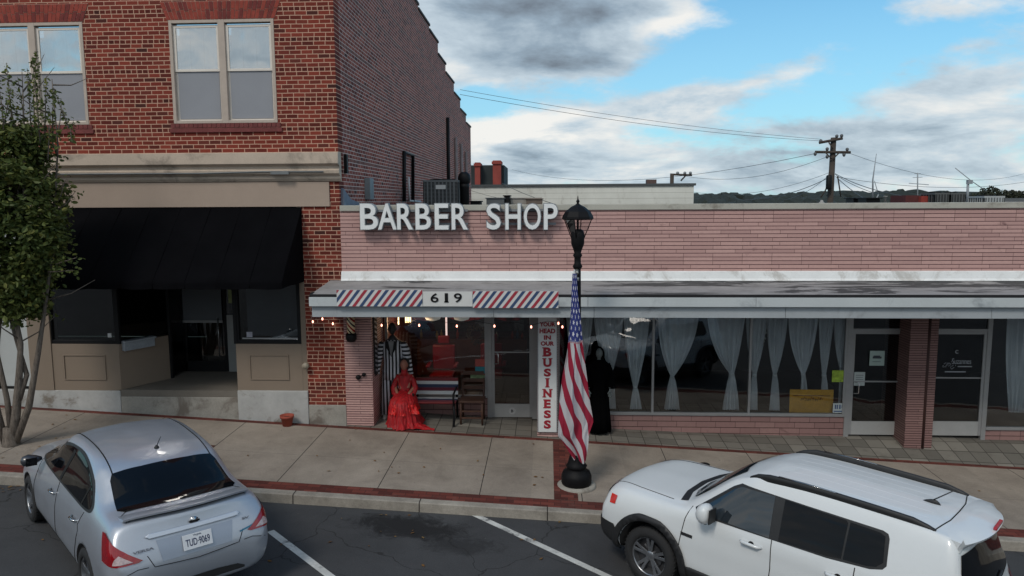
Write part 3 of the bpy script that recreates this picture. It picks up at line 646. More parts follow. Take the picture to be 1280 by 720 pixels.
# side wall fittings
def onside(px,py): return at(px,py,x=XC+.01)
a=onside(458,236); MB().box(XC,XC+.12,a[1]-.12,a[1]+.2,a[2]-.22,a[2]+.22).build('meter_box',worn('meter_grey',srgb(120,128,132),.6),bb,bevel=.01)
mb=MB()
for pts in ([(503,252),(503,190),(514,194),(514,252)],):
    P=[onside(*p) for p in pts]; mb.tube([(XC+.06,p[1],p[2]) for p in P],.05,6)
mb.build('black_pipe',M_blk,bb)
mb=MB(); P=[onside(*p) for p in ((508,221),(509,251),(523,252))]; mb.tube([(XC+.07,p[1],p[2]) for p in P],.03,6); mb.build('white_pipe',worn('white_pipe',srgb(190,190,190),.6),bb)
for (p,q) in (((558,147),(558,222)),((568,172),(568,222)),((575,180),(575,222)),((581,190),(581,222))):
    a,b=onside(*p),onside(*q); MB().tube([(XC+.06,a[1],a[2]),(XC+.06,a[1],4.)],.07,6).build('downpipe',M_blk if p[0]==558 else worn('grey_pipe',srgb(130,120,120),.7),bb)
a=onside(432,200); MB().box(XC,XC+.06,a[1]-.1,a[1]+.0,a[2]-.25,a[2]+.1).build('wall_bracket',M_blk,bb)
a=onside(439,247); MB().prism([(FR+.1,4.25),(FR+2.2,4.25),(FR+.6,4.42),(FR+.1,4.62)],'x',XC,XC+.05).build('lead_flashing',worn('lead_flash',srgb(104,112,128),.6,.3,6),bb)
# ================================================================== PINK ONE-STOREY ROW
XE=20.
pb=thing('shop_building','low pink brick shop row with a flat canopy over glass shopfronts','building',(1.,FR,.0))
ZPT=4.305; zpt2=at(850,262,y=FR)[2]
zfl1=at(850,338.5,y=FR)[2]; zfl0=at(850,349,y=FR)[2]; 
MB().box(XC,XE,FR,FR+.25,zfl0-.3,zpt2).build('parapet_wall',M_pink,pb)
MB().box(XC+.002,XE,FR-.03,FR+.3,zpt2,ZPT).build('coping',M_coping,pb,bevel=.008)
MB().box(XC,XE,FR+.25,22.,3.6,3.7).box(XC,XE,22.,22.2,0,4.).build('flat_roof',worn('roof_felt',srgb(120,118,114),.9,.2,1),pb)
mb=MB(); mb.prism([(FR-.003,zfl1),(FR-.05,zfl1-.01),(FR-.075,zfl0+.02),(FR-.10,zfl0-.02),(FR-.003,zfl0-.05)],'x',XC+.0,XE)
mb.build('flashing',M_flash,pb,bevel=.005)
# canopy
zct=at(850,369,y=CFY)[2]; CX0=at(385.5,367,y=CFY)[0]; CX0b=at(391,392,y=CFY+.12)[0]
zf1=at(850,372,y=CFY)[2]; zf2=at(850,383.7,y=CFY)[2]; zf3=at(850,397,y=CFY+.1)[2]
mb=MB(); mb.prism([(FR,zfl0-.02),(CFY+.03,zct),(CFY+.03,zct-.04),(FR,zfl0-.1)],'x',CX0+.02,XE); can=mb.build('canopy_deck',M_canroof,pb)
mb=MB().box(CX0+.01,XE,CFY+.01,CFY+.06,zf1-.02,zct+.004); mb.box(CX0+.01,CX0+.04,CFY+.06,FR-.02,zf1-.02,zct+.02); mb.build('canopy_edge',M_dark,pb)
# fascia boards in lengths
def board(xs,z0,z1,y,name,m):
    mb=MB()
    for a,b in zip(xs[:-1],xs[1:]): mb.box(a+.003,b-.003,y,y+.03,z0,z1)
    return mb.build(name,m,pb,bevel=.003)
board([CX0,at(560,375,y=CFY)[0],at(735,375,y=CFY)[0],3.4,8.,12,16,XE],zf2,zf1,CFY,'fascia_board',M_fascia)
board([CX0b,-.9,at(743,390,y=CFY)[0],3.9,at(1243,390,y=CFY)[0],12,16,XE],zf3,zf2-.004,CFY+.07,'lower_fascia',M_fascia2)
MB().box(CX0+.0,CX0+.03,CFY+.031,FR-.0,zf2,zf1).box(CX0b,CX0b+.03,CFY+.1,FR-.0,zf3,zf2-.004).build('canopy_end',M_fascia2,pb)
MB().box(CX0b+.03,XE,CFY+.1,SB+.05,zf3+.1,zf3+.13).build('soffit',worn('soffit_paint',srgb(96,98,98),.8,.15,1),pb)
ZS=zf3+.1   # soffit height
# left pink column and its return
cx0,cx1,_,_=rect(430.5,400,465.5,530,FR)
def gpost(x0,x1,y0,y1,mx,my,name='column'):
    m=MB(); zb=min(gz(x0,y0),gz(x1,y0))-.1; m.add([(x0,y0,zb),(x1,y0,zb),(x1,y0,ZS),(x0,y0,ZS)],[(0,1,2,3)],0)
    m.add([(x1,y0,zb),(x1,y1,zb),(x1,y1,ZS),(x1,y0,ZS),(x0,y0,zb),(x0,y1,zb),(x0,y1,ZS),(x0,y0,ZS)],[(0,1,2,3),(4,7,6,5),(2,1,5,6)],1)
    return m.build(name,[mx,my],pb)
gpost(XC,cx1,FR,SB,M_pinkcol,M_pinkcoly)
sx0,sx1,_,_=rect(671.5,400,697.5,543,FR)
gpost(sx0,sx1,FR+.02,SB,M_pinkcol,M_pinkcoly)
# barber front : frames at SB
def frame(name,x0,x1,z0,z1,y,t=.05,parent=pb,mat=None,depth=.07): 
    m=MB(); m.box(x0,x0+t,y,y+depth,z0,z1).box(x1-t,x1,y,y+depth,z0,z1).box(x0+t,x1-t,y,y+depth,z0,z0+t).box(x0+t,x1-t,y,y+depth,z1-t,z1); return m.build(name,mat or M_alu,parent,bevel=.004)
def pane(x0,x1,z0,z1,y,parent,m=None): return MB().box(x0,x1,y,y+.008,z0,z1).build('pane',m or M_glass,parent)
BDX0=at(609,450,y=SB)[0]; BDX1=at(671,450,y=SB)[0]
zbw=at(560,497,y=SB)[2]; zbg=gz(-2,SB)
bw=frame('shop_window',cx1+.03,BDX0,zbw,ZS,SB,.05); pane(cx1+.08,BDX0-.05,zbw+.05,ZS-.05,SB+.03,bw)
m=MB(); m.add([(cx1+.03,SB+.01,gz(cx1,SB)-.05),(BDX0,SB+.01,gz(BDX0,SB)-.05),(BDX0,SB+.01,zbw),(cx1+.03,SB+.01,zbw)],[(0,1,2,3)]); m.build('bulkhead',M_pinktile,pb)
def glass_door(x0,x1,zb,zt,y,kick,handle,name='glass_door',bar=True,gm=None,barz=.5):
    t=.055; m=MB(); m.box(x0,x0+t,y,y+.05,zb,zt).box(x1-t,x1,y,y+.05,zb,zt).box(x0+t,x1-t,y,y+.05,zt-t,zt); d=m.build(name,M_alu,pb,bevel=.003)
    MB().box(x0+t,x1-t,y+.005,y+.045,zb,zb+kick).build('kick_plate',M_aluk,d); MB().box(x0+t,x1-t,y+.02,y+.028,zb+kick,zt-t).build('pane',gm or M_glassdark,d)
    zb2=zb+(zt-zb)*barz
    if bar: MB().box(x0+t,x1-t,y-.02,y+.0,zb2-.012,zb2+.012).build('push_bar',M_alu,d)
    if handle:
        hx=x0+t+.02; MB().tube([(hx-.02,y,zb2-.01),(hx+.06,y-.06,zb2-.02),(hx+.06,y-.06,zb2-.22),(hx-.02,y,zb2-.24)],.011,8).build('handle',worn('bright_steel',srgb(200,200,200),.25,.05,4,metal=.9),d)
    return d
fx0,fx1,_,_=rect(616,400,664,521,SB); dzb=at(640,521.5,y=SB)[2]; 
m=MB().box(BDX0,fx0-.02,SB-.02,SB+.09,dzb-.03,ZS).box(fx1+.02,BDX1+.05,SB-.02,SB+.09,dzb-.03,ZS); m.build('door_frame',M_alu,pb,bevel=.004)
dzt_=ZS-.02
bd=glass_door(fx0-.02,fx1+.02,dzb,dzt_,SB,at(640,505,y=SB)[2]-dzb,True,barz=.545)
# oval badge on the kick plate
m=MB().lathe([(.07,-.003),(.07,.003)],((fx0+fx1)/2,SB-.002,dzb+.13),20,0,False,'y'); m.build('kick_badge',worn('badge_white',srgb(190,190,188),.5),bd)
m=MB(); put_text(m,'B',.045,.06,((fx0+fx1)/2,SB-.008,dzb+.13),.002,.03); m.build('badge_letter',worn('badge_dark',srgb(60,60,60),.5),bd)
# right shops at SF
zw0=at(900,517,y=SF)[2]; zs=ZS
wx=[sx1,at(816.5,450,y=SF)[0],at(938,450,y=SF)[0],at(1058.5,450,y=SF)[0]]
w=MB(); t=.045
w.box(sx1,wx[3],SF-.02,SF+.07,zw0-.04,zw0+.015).box(sx1,wx[3],SF,SF+.07,zs-.04,zs)
for q in (sx1+.02,wx[1],wx[2],wx[3]-.02): w.box(q-.022,q+.022,SF-.005,SF+.07,zw0+.015,zs-.04)
sw_=w.build('shop_window',M_alu,pb,bevel=.003)
for a,b in ((sx1+.04,wx[1]-.022),(wx[1]+.022,wx[2]-.022),(wx[2]+.022,wx[3]-.04)): pane(a,b,zw0+.015,zs-.04,SF+.02,sw_)
def bulk(x0,x1,y,zt):
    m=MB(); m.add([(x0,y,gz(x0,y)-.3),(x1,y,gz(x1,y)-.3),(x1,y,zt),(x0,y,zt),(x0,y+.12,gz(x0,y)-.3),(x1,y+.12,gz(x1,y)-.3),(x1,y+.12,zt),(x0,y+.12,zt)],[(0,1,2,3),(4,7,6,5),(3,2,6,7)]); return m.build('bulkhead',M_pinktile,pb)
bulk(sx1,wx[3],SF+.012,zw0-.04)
d1a,d1b,_,_=rect(1063,420,1131,543,SF); dz0=at(1097,543.5,y=SF)[2]; dz1_=at(1097,414,y=SF)[2]
m=MB().box(wx[3]-.0,d1a+.0,SF-.01,SF+.08,dz0-.05,zs).box(d1b,d1b+.1,SF-.01,SF+.08,dz0-.05,zs).box(d1a,d1b,SF-.01,SF+.08,dz1_,dz1_+.05); m.build('door_frame',M_alu,pb,bevel=.003)
D1=glass_door(d1a,d1b,dz0,dz1_,SF,at(1097,527,y=SF)[2]-dz0,True,barz=.52)
MB().box(d1a,d1b,SF+.02,SF+.028,dz1_+.05,zs).build('transom_pane',M_glassdark,pb)
# two brick pillars between the doors
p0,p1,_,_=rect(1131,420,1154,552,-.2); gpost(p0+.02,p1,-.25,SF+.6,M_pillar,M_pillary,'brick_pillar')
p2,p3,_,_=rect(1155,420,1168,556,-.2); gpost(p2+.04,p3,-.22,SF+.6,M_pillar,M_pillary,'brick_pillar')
MB().tube([(p1+.03,-.22,gz(p1,0)-.05),(p1+.03,-.22,ZS)],.035,8).build('rain_pipe',worn('rusty_brown_pipe',srgb(60,34,30),.7,.3,5),pb)
d2a,d2b,_,_=rect(1168,420,1230,543,SF+.0); d2a=p3+.0
m=MB().box(d2b,at(1238,450,y=SF)[0],SF-.01,SF+.08,dz0-.08,zs).box(d2a,d2b,SF-.01,SF+.08,dz1_,dz1_+.05); m.build('door_frame',M_alu,pb,bevel=.003)
D2=glass_door(d2a,d2b,dz0-.0,dz1_,SF,at(1197,527,y=SF)[2]-dz0,False,barz=.56)
MB().box(d2a,d2b,SF+.02,SF+.028,dz1_+.05,zs).build('transom_pane',M_glassdark,pb)
x3=at(1238,450,y=SF)[0]; zw1=at(1260,535,y=SF)[2]
w=MB().box(x3,x3+4.2,SF-.02,SF+.07,zw1-.04,zw1+.015).box(x3,x3+4.2,SF,SF+.07,zs-.04,zs).box(x3+2.9,x3+2.95,SF,SF+.07,zw1,zs).build('shop_window',M_alu,pb,bevel=.003)
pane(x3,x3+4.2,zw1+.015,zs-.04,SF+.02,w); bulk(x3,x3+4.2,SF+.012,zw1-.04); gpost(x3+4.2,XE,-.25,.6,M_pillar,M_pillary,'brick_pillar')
# interior shells
def shell(x0,x1,y0,y1,z0,z1,wall,floor,name='shop_interior'):
    m=MB(); m.box(x0,x1,y1,y1+.1,z0,z1).box(x0-.05,x0,y0,y1,z0,z1).box(x1,x1+.05,y0,y1,z0,z1).box(x0,x1,y0,y1,z1,z1+.06); m.box(x0,x1,y0,y1,z0-.06,z0,1); return m.build(name,[wall,floor],pb)
shell(cx1+.0,sx1-.15,SB+.12,4.6,.06,ZS+.1,M_barberin,M_floorin); shell(sx1-.02,d1b+.15,SF+.15,5.5,-.12,ZS+.1,M_darkin,M_floorin); shell(d2a-.02,x3+4.2,SF+.15,5.5,-.12,ZS+.1,M_darkin,M_floorin)
# ================================================================== SIGNS AND SHOPFRONT THINGS
M_letter=worn('letter_white',srgb(226,228,228),.5,.05,4)
M_letterside=worn('letter_side',srgb(128,132,136),.6,.1,4)
M_red=worn('sign_red',srgb(150,28,44),.6,.1,6); M_navy=worn('stripe_navy',srgb(50,72,108),.6,.1,6); M_swhite=worn('stripe_white',srgb(206,206,204),.6,.05,6); M_crim=worn('stripe_red',srgb(156,44,60),.6,.1,6)
YL=FR-.16
sg=thing('shop_sign','white raised capital letters reading BARBER SHOP on the pink parapet','sign',(at(572,272,y=YL)[0],YL,at(572,288,y=YL)[2]))
spans=[('B',450,474),('A',472,497),('R',496,517.5),('B',519,540),('E',543,562),('R',564,586),('S',607.5,627),('H',631,652),('O',654,677),('P',679,698)]
for ch,a,b in spans:
    x0=at(a,270,y=YL)[0]; x1=at(b,270,y=YL)[0]; zt_=at((a+b)/2,254,y=YL)[2]; zb_=at((a+b)/2,287.5,y=YL)[2]
    m=MB(); put_text(m,ch,x1-x0-.03,zt_-zb_-.02,((x0+x1)/2,YL,(zt_+zb_)/2),.055,.012)
    o=m.build('letter',[M_letter],sg,bevel=.006)
    k=MB(); put_text(k,ch,x1-x0+.0,zt_-zb_+.01,((x0+x1)/2,YL+.03,(zt_+zb_)/2),.05,.03); k.build('letter_return',[M_letterside],o)
m=MB()
for a,b in ((450,586),(608,697)):
    m.box(at(a+2,270,y=YL)[0],at(b-2,270,y=YL)[0],YL+.08,YL+.12,at(500,265,y=YL)[2],at(500,262,y=YL)[2]).box(at(a+2,270,y=YL)[0],at(b-2,270,y=YL)[0],YL+.08,YL+.12,at(500,282,y=YL)[2],at(500,279,y=YL)[2])
    for t in (.15,.5,.85): xx=at(a+(b-a)*t,270,y=YL)[0]; m.box(xx-.02,xx+.02,YL+.1,FR-.03,at(500,264,y=YL)[2],at(500,262,y=YL)[2])
m.build('mounting_rail',M_letterside,sg)
# striped boards on the fascia
def stripe_board(px0,py0,px1,py1,label):
    y=CFY-.02; x0,x1,z0,z1=rect(px0,py0,px1,py1,y)
    root=thing('striped_board',label,'sign board',((x0+x1)/2,y,z0),0,'striped boards on the canopy fascia')
    MB().box(x0,x1,y,y+.02,z0,z1).build('board',M_swhite,root)
    w=(x1-x0)/12.; sl=(z1-z0)*.78; k=0; S={0:MB(),1:MB()}
    i=-1.9
    while x0+i*w<x1:
        a=x0+i*w; pts=[(a,z0),(a+w*.5,z0),(a+w*.5+sl,z1),(a+sl,z1)]
        # clip to the board
        bm=bmesh.new(); vs=[bm.verts.new((p[0],0,p[1])) for p in pts]; bm.faces.new(vs)
        for co,no in (((x0,0,0),(-1,0,0)),((x1,0,0),(1,0,0))):
            bmesh.ops.bisect_plane(bm,geom=bm.verts[:]+bm.edges[:]+bm.faces[:],plane_co=co,plane_no=no,clear_outer=True)
        for f in bm.faces: S[k%2].prism([(v.co.x,v.co.z) for v in f.verts],'y',y-.004,y-.001)
        bm.free(); k+=1; i+=1.0
    S[0].build('red_stripes',M_crim,root); S[1].build('blue_stripes',M_navy,root)
stripe_board(421,362.5,528,383,'red white and blue slanted stripe board left of the number 619')
stripe_board(591,364,698,385,'red white and blue slanted stripe board right of the number 619')
y=CFY-.012; x0,x1,z0,z1=rect(538,366.5,578,378,y)
root=thing('house_number','black serif digits 619 on the white fascia over the barber door','number',((x0+x1)/2,y,z0))
dw=(x1-x0); q=rect(528.5,364.5,590.5,383,y); MB().box(q[0],q[1],y+.002,y+.011,q[2],q[3]).build('number_panel',M_swhite,root)
for ch,f,wd in (('6',.13,.25),('1',.5,.10),('9',.86,.25)):
    m=MB(); put_text(m,ch,dw*wd,z1-z0,(x0+dw*f,y,(z0+z1)/2),.008,.012 if ch!='1' else .02)
    if ch=='1': m.box(x0+dw*f-.035,x0+dw*f+.035,y-.008,y+.006,z0,z0+.02)
    m.build('digit',M_blk,root)
# tall business sign
y=FR-.015; x0,x1,z0,z1=rect(672,401,696.5,540,y); 
root=thing('vertical_sign','tall white column sign reading YOUR HEAD IN OUR BUSINESS in red','sign',((x0+x1)/2,y,z0))
MB().box(x0,x1,y-.01,FR+.012,z0,ZS-.02).build('sign_face',worn('sign_face_white',srgb(212,214,214),.5,.05,2,stain=srgb(190,188,186)),root,bevel=.003)
m=MB(); m.box(x0-.004,x0+.012,y-.016,y-.011,z0,ZS-.02).box(x1-.012,x1+.004,y-.016,y-.011,z0,ZS-.02); m.build('sign_border',M_letterside,root)
def sl(body,py0,py1,wf,serif=False):
    xa=(x0+x1)/2; za=at(684,py0,y=y)[2]; zb=at(684,py1,y=y)[2]; W=(x1-x0)*wf; m=MB(); put_text(m,body,W,za-zb,(xa,y-.014,(za+zb)/2),.002,.045 if not serif else .05)
    if serif:
        h=(za-zb); s=.018
        def sb(u0,u1,v): m.box(xa-W/2+W*u0,xa-W/2+W*u1,y-.0165,y-.0125,zb+h*v-(s if v>.5 else 0),zb+h*v+(0 if v>.5 else s))
        if body=='I': sb(-.3,1.3,1);sb(-.3,1.3,0)
        if body=='U': sb(-.12,.38,1);sb(.62,1.12,1)
        if body=='N': sb(-.12,.3,1);sb(.7,1.12,1);sb(-.12,.35,0)
        if body=='B': sb(-.12,.3,1);sb(-.12,.3,0)
        if body=='E': sb(-.12,.3,1);sb(-.12,.3,0)
    m.build('lettering',M_red,root)
sl('YOUR',402.5,408,.8);sl('HEAD',410.5,416.5,.8);sl('IN',419,424.5,.36);sl('OUR',426.5,432,.68)
for ch,a,b,wf in (('B',434,445.5,.42),('U',447.5,458.5,.42),('S',460.5,470.5,.36),('I',472.5,484,.14),('N',486,496.5,.42),('E',499,510,.34),('S',512.5,522.5,.36),('S',525,535.5,.36)): sl(ch,a,b,wf,True)
# barber pole on the pink column
y=FR-.10; px=at(439,420,y=y)[0]; za=at(439,398,y=y)[2]+.1; zb=at(439,425,y=y)[2]
root=thing('barber_pole','striped glass barber pole with black base on the pink column','barber pole',(px,FR,zb))
def polemat():
    t=NT('barber_stripe'); x,yv,z=t.sep(); v=t.math('ADD',t.math('MULTIPLY',z,5.5),t.math('MULTIPLY',x,6.5)); f=t.math('FRACT',t.math('ADD',v,50.))
    c=t.ramp(f,[(0,srgb(226,208,170)),(1,srgb(30,40,36))]); e=t.N[c.node.name] if hasattr(c,'node') else None
    r=c.node.color_ramp; r.interpolation='CONSTANT'; r.elements[1].position=.78
    q=r.elements.new(.28); q.color=srgb(150,30,34); q=r.elements.new(.52); q.color=srgb(226,208,170)
    return t.fin(c,.25)
MB().lathe([(.075,zb+.13),(.075,za)],(px,y,0),20).build('striped_cylinder',polemat(),root)
MB().lathe([(.03,zb-.04),(.07,zb-.03),(.1,zb+.02),(.1,zb+.09),(.085,zb+.13)],(px,y,0),20).build('base',M_blk,root)
MB().box(px-.03,px+.03,y,FR,zb,zb+.08).build('bracket',M_blk,root)
# dark patterned strip on the column return
MB().box(cx1+.001,cx1+.01,FR+.12,FR+.42,at(470,470,y=FR)[2],ZS-.1).build('poster_strip',M_darkin,pb)
def striped_strip(x,y0,y1,z0,z1):
    a=thing('striped_post','thin diagonal striped strip on the side of the pink column','striped strip',(x,(y0+y1)/2,z0)); m=MB(); n=14
    for i in range(n):
        za=z0+(z1-z0)*i/n; d=(z1-z0)/n; m.add([(x,y0,za+d*.6),(x,y1,za),(x,y1,za+d*.45),(x,y0,za+d*1.05)],[(0,1,2,3)])
    m.build('stripe',worn('strip_white',srgb(150,150,158),.7,.2,20),a); MB().box(x-.006,x-.002,y0-.02,y1+.02,z0-.05,z1+.05).build('backing',M_dark,a)
striped_strip(cx1+.02,FR+.18,FR+.36,at(470,470,y=FR)[2],ZS-.1)
m=MB(); c=Vector(at(452,470,y=FR-.01)); m.lathe([(.035,-.03),(.05,.0),(.02,.02)],(c.x-.06,c.y-.02,c.z-.02),10,axis='y').lathe([(.03,-.03),(.04,.0)],(c.x+.05,c.y-.02,c.z+.03),10,axis='y').tube([c+Vector((-.06,-.03,-.02)),c+Vector((.05,-.03,.03))],.012)
tag(m.build('faucet',M_blk),'small dark wall tap on the pink column','tap')
m=MB(); c=Vector(at(382.5,457,y=FR-.08)); m.lathe([(.06,-.06),(.065,0.),(.03,.05)],tuple(c),12,axis='y'); tag(m.build('wall_lamp',worn('plastic_cream',srgb(150,140,124),.5)),'small round pale fitting on the edge of the brick pier','wall fitting')
# string lights
pts=[(388,399),(391,402.5),(403,397),(416,405),(440,402),(477,407),(500,403),(524,407),(548,404),(571,408),(595,404),(618,408),(642,405),(664,409),(684,404),(698,404.5),(703,409)]
y=CFY+.35; root=thing('string_lights','string of small glowing red bulbs hung under the canopy edge','string lights',at(545,405,y=y)); P=[Vector(at(a,b-2.5,y=y)) for a,b in pts]
MB().tube(P,.004,5).build('cable',M_blk,root)
for (a,b) in ((391,402.5),(403,399),(416,405),(477,407),(524,407),(571,408),(618,408),(664,409),(698,404.5),(703,409)):
    c=Vector(at(a,b,y=y)); MB().lathe([(.004,.03),(.014,.012),(.014,-.006),(.004,-.018)],tuple(c),10).build('bulb',emis('bulb_glow',(1,.40,.28,1),4.5),root)
# bench with striped slats
by=SB-.34; bx0,bx1,_,_=rect(519,470,572,525,by); zt=at(545,474,y=by)[2]; zbn=gz(-1.8,by)
root=thing('bench','outdoor bench with red white and blue painted slats below the barber window','bench',((bx0+bx1)/2,by,zbn))
cols=[M_darkred:=worn('bench_dark_red',srgb(112,34,38),.5),M_swhite,worn('bench_blue',srgb(44,56,84),.5),worn('bench_wine',srgb(104,32,50),.5),M_swhite,worn('bench_navy',srgb(36,44,66),.5),M_swhite]
hh=(zt-(zbn+.42))
for i,mm in enumerate(cols):
    za=zt-i*hh/6.4; yy=by+.12-.02*i*.6
    if i<5: MB().box(bx0,bx1,yy,yy+.025,za-.072,za).build('slat',mm,root,bevel=.004)
for i in range(4): MB().box(bx0,bx1,by-.02-.1*i,by+.065-.1*i,zbn+.42,zbn+.445).build('seat_slat',cols[(i+1)%4],root,bevel=.004)
for xx in (bx0+.03,bx1-.03):
    MB().tube([(xx,by+.2,zbn),(xx,by+.12,zbn+.4),(xx,by+.17,zt)],.022,8).tube([(xx,by-.42,zbn),(xx,by-.3,zbn+.2),(xx,by-.36,zbn+.41),(xx,by+.12,zbn+.41)],.024,8).tube([(xx,by-.4,zbn+.62),(xx,by+.15,zbn+.64)],.02,8).tube([(xx,by-.38,zbn+.41),(xx,by-.4,zbn+.62)],.02,8).build('side_frame',M_blk,root)
# wooden chair
cy=SB-.36; kx0,kx1,_,_=rect(576,475,605,525,cy); kz=gz((kx0+kx1)/2,cy); Mw=worn('dark_wood',srgb(74,48,36),.6,.3,8)
root=thing('wooden_chair','dark wooden slat back chair between bench and barber door','chair',((kx0+kx1)/2,cy,kz)); W=kx1-kx0; kt=at(590,476,y=cy)[2]
for xx in (kx0,kx1-.04):
    MB().tube([(xx+.02,cy+.2,kz),(xx+.02,cy+.18,kz+.45),(xx+.02,cy+.24,kt)],.02,8).build('leg',Mw,root); MB().tube([(xx+.02,cy-.2,kz),(xx+.02,cy-.2,kz+.45)],.02,8).build('leg',Mw,root)
MB().box(kx0-.02,kx1+.02,cy-.24,cy+.2,kz+.44,kz+.47).build('seat',Mw,root,bevel=.01)
for i in range(3): MB().box(kx0+.02,kx1-.02,cy+.2+.012*i,cy+.225+.012*i,kz+.6+.14*i,kz+.67+.14*i).build('back_slat',Mw,root,bevel=.006)
for z_ in (.12,.25): MB().box(kx0,kx1,cy-.21,cy-.19,kz+z_,kz+z_+.03).build('stretcher',Mw,root)
# posters on the window
def flyer(px0,py0,px1,py1,y,m,label,cat='poster',name='poster',lines=None):
    x0,x1,z0,z1=rect(px0,py0,px1,py1,y); o=MB().box(x0,x1,y-.004,y,z0,z1)
    if lines:
        for a,b,c,d in lines: o.box(x0+(x1-x0)*a,x0+(x1-x0)*b,y-.006,y-.0045,z0+(z1-z0)*c,z0+(z1-z0)*d,1)
    return tag(o.build(name,m),label,cat)
M_ink=worn('ink',srgb(60,66,74),.7,.2,10)
flyer(594,449,608.5,458,SB+.02,worn('red_paper',srgb(168,80,72),.7,.2,20),'small red notice at the top of the barber window corner','notice','notice')
flyer(594,458.3,608.5,467,SB+.02,worn('teal_paper',srgb(50,128,140),.7,.2,20),'small teal notice under the red one beside the barber door','notice','notice')
flyer(588,468.5,608,476,SB+.02,worn('mixed_paper',srgb(130,150,110),.7,.6,14),'pale green leaflet below the teal notice in the window','leaflet','leaflet')
flyer(1040,463,1058,477.5,SF+.012,worn('green_flyer',srgb(150,176,60),.7,.6,16),'yellow green flyer in the window left of the glass door','flyer','flyer')
M_pap=worn('white_paper',srgb(176,184,182),.7,.08,9)
flyer(1041,504,1056.5,516,SF+.012,[M_pap,worn('blue_ink',srgb(66,84,120),.7)],'small white card with blue figures low in the window','card','window_card',[(.15,.25,.4,.85),(.3,.4,.4,.85),(.5,.62,.4,.85),(.7,.9,.5,.85),(.08,.9,.1,.22)])
flyer(1087,438.5,1105.5,457,SF-.008,[worn('pale_green_paper',srgb(164,182,176),.7,.05,9),M_ink],'pale square notice high on the left glass door','notice','notice',[(.2,.8,.48,.62),(.25,.7,.62,.68),(.2,.75,.25,.28)])
flyer(1067.5,465,1081,482,SF-.008,[M_pap,M_ink],'white paper notice beside the handle of the glass door','notice','notice',[(.15,.85,.75,.78),(.15,.8,.6,.63),(.15,.85,.45,.48),(.15,.7,.3,.33)])
x0,x1,z0,z1=rect(987,487,1041.5,516,SF+.09); root=thing('gold_banner','gold fabric sign standing low inside the curtained window','banner',((x0+x1)/2,SF+.09,z0))
gm=worn('gold_cloth',srgb(222,168,44),.7,.25,5); MB().box(x0,x1,SF+.09,SF+.1,z0,z1).build('cloth',gm,root)
m=MB(); 
for i in range(9):
    xx=x0+(x1-x0)*(.28+.055*i); zz=z0+(z1-z0)*(.58+.04*math.sin(i*1.9)); m.tube([(xx-.02,SF+.087,zz-.02),(xx,SF+.087,zz+.03),(xx+.02,SF+.087,zz-.015),(xx+.035,SF+.087,zz+.02)],.006,5)
m.build('scrollwork',worn('gold_ink',srgb(84,60,22),.7),root); MB().box(x0+.06,x1-.06,SF+.086,SF+.0895,z0+(z1-z0)*.72,z0+(z1-z0)*.75).build('rule',worn('gold_rule',srgb(110,74,34),.7),root)
# lettering on the second door
yy=SF-.006; m=MB(); x0,x1,z0,z1=rect(1190,448,1214,455,yy); put_text(m,'Suzannes',x1-x0,z1-z0,((x0+x1)/2,yy,(z0+z1)/2),.002,.0)
x0,x1,z0,z1=rect(1181,464,1207,465.4,yy); m.box(x0,x1,yy-.002,yy,z0,z1); x0,x1,z0,z1=rect(1197,457.5,1215,458.8,yy); m.box(x0,x1,yy-.002,yy,z0,z1)
for i in range(26):
    a=random.uniform(0,6.28); r=random.uniform(.02,.13); c=at(1185,457,y=yy); p=Vector((c[0]+r*math.cos(a)*1.1,yy,c[2]+r*math.sin(a)*.75)); m.tube([p,p+Vector((random.uniform(-.03,.03),0,random.uniform(-.03,.03)))],.006,4)
x0,x1,z0,z1=rect(1194,437.5,1198,442,yy); put_text(m,'c',x1-x0,z1-z0,((x0+x1)/2,yy,(z0+z1)/2),.002)
m.build('door_graphic',worn('white_vinyl',srgb(150,154,160),.6),D2)
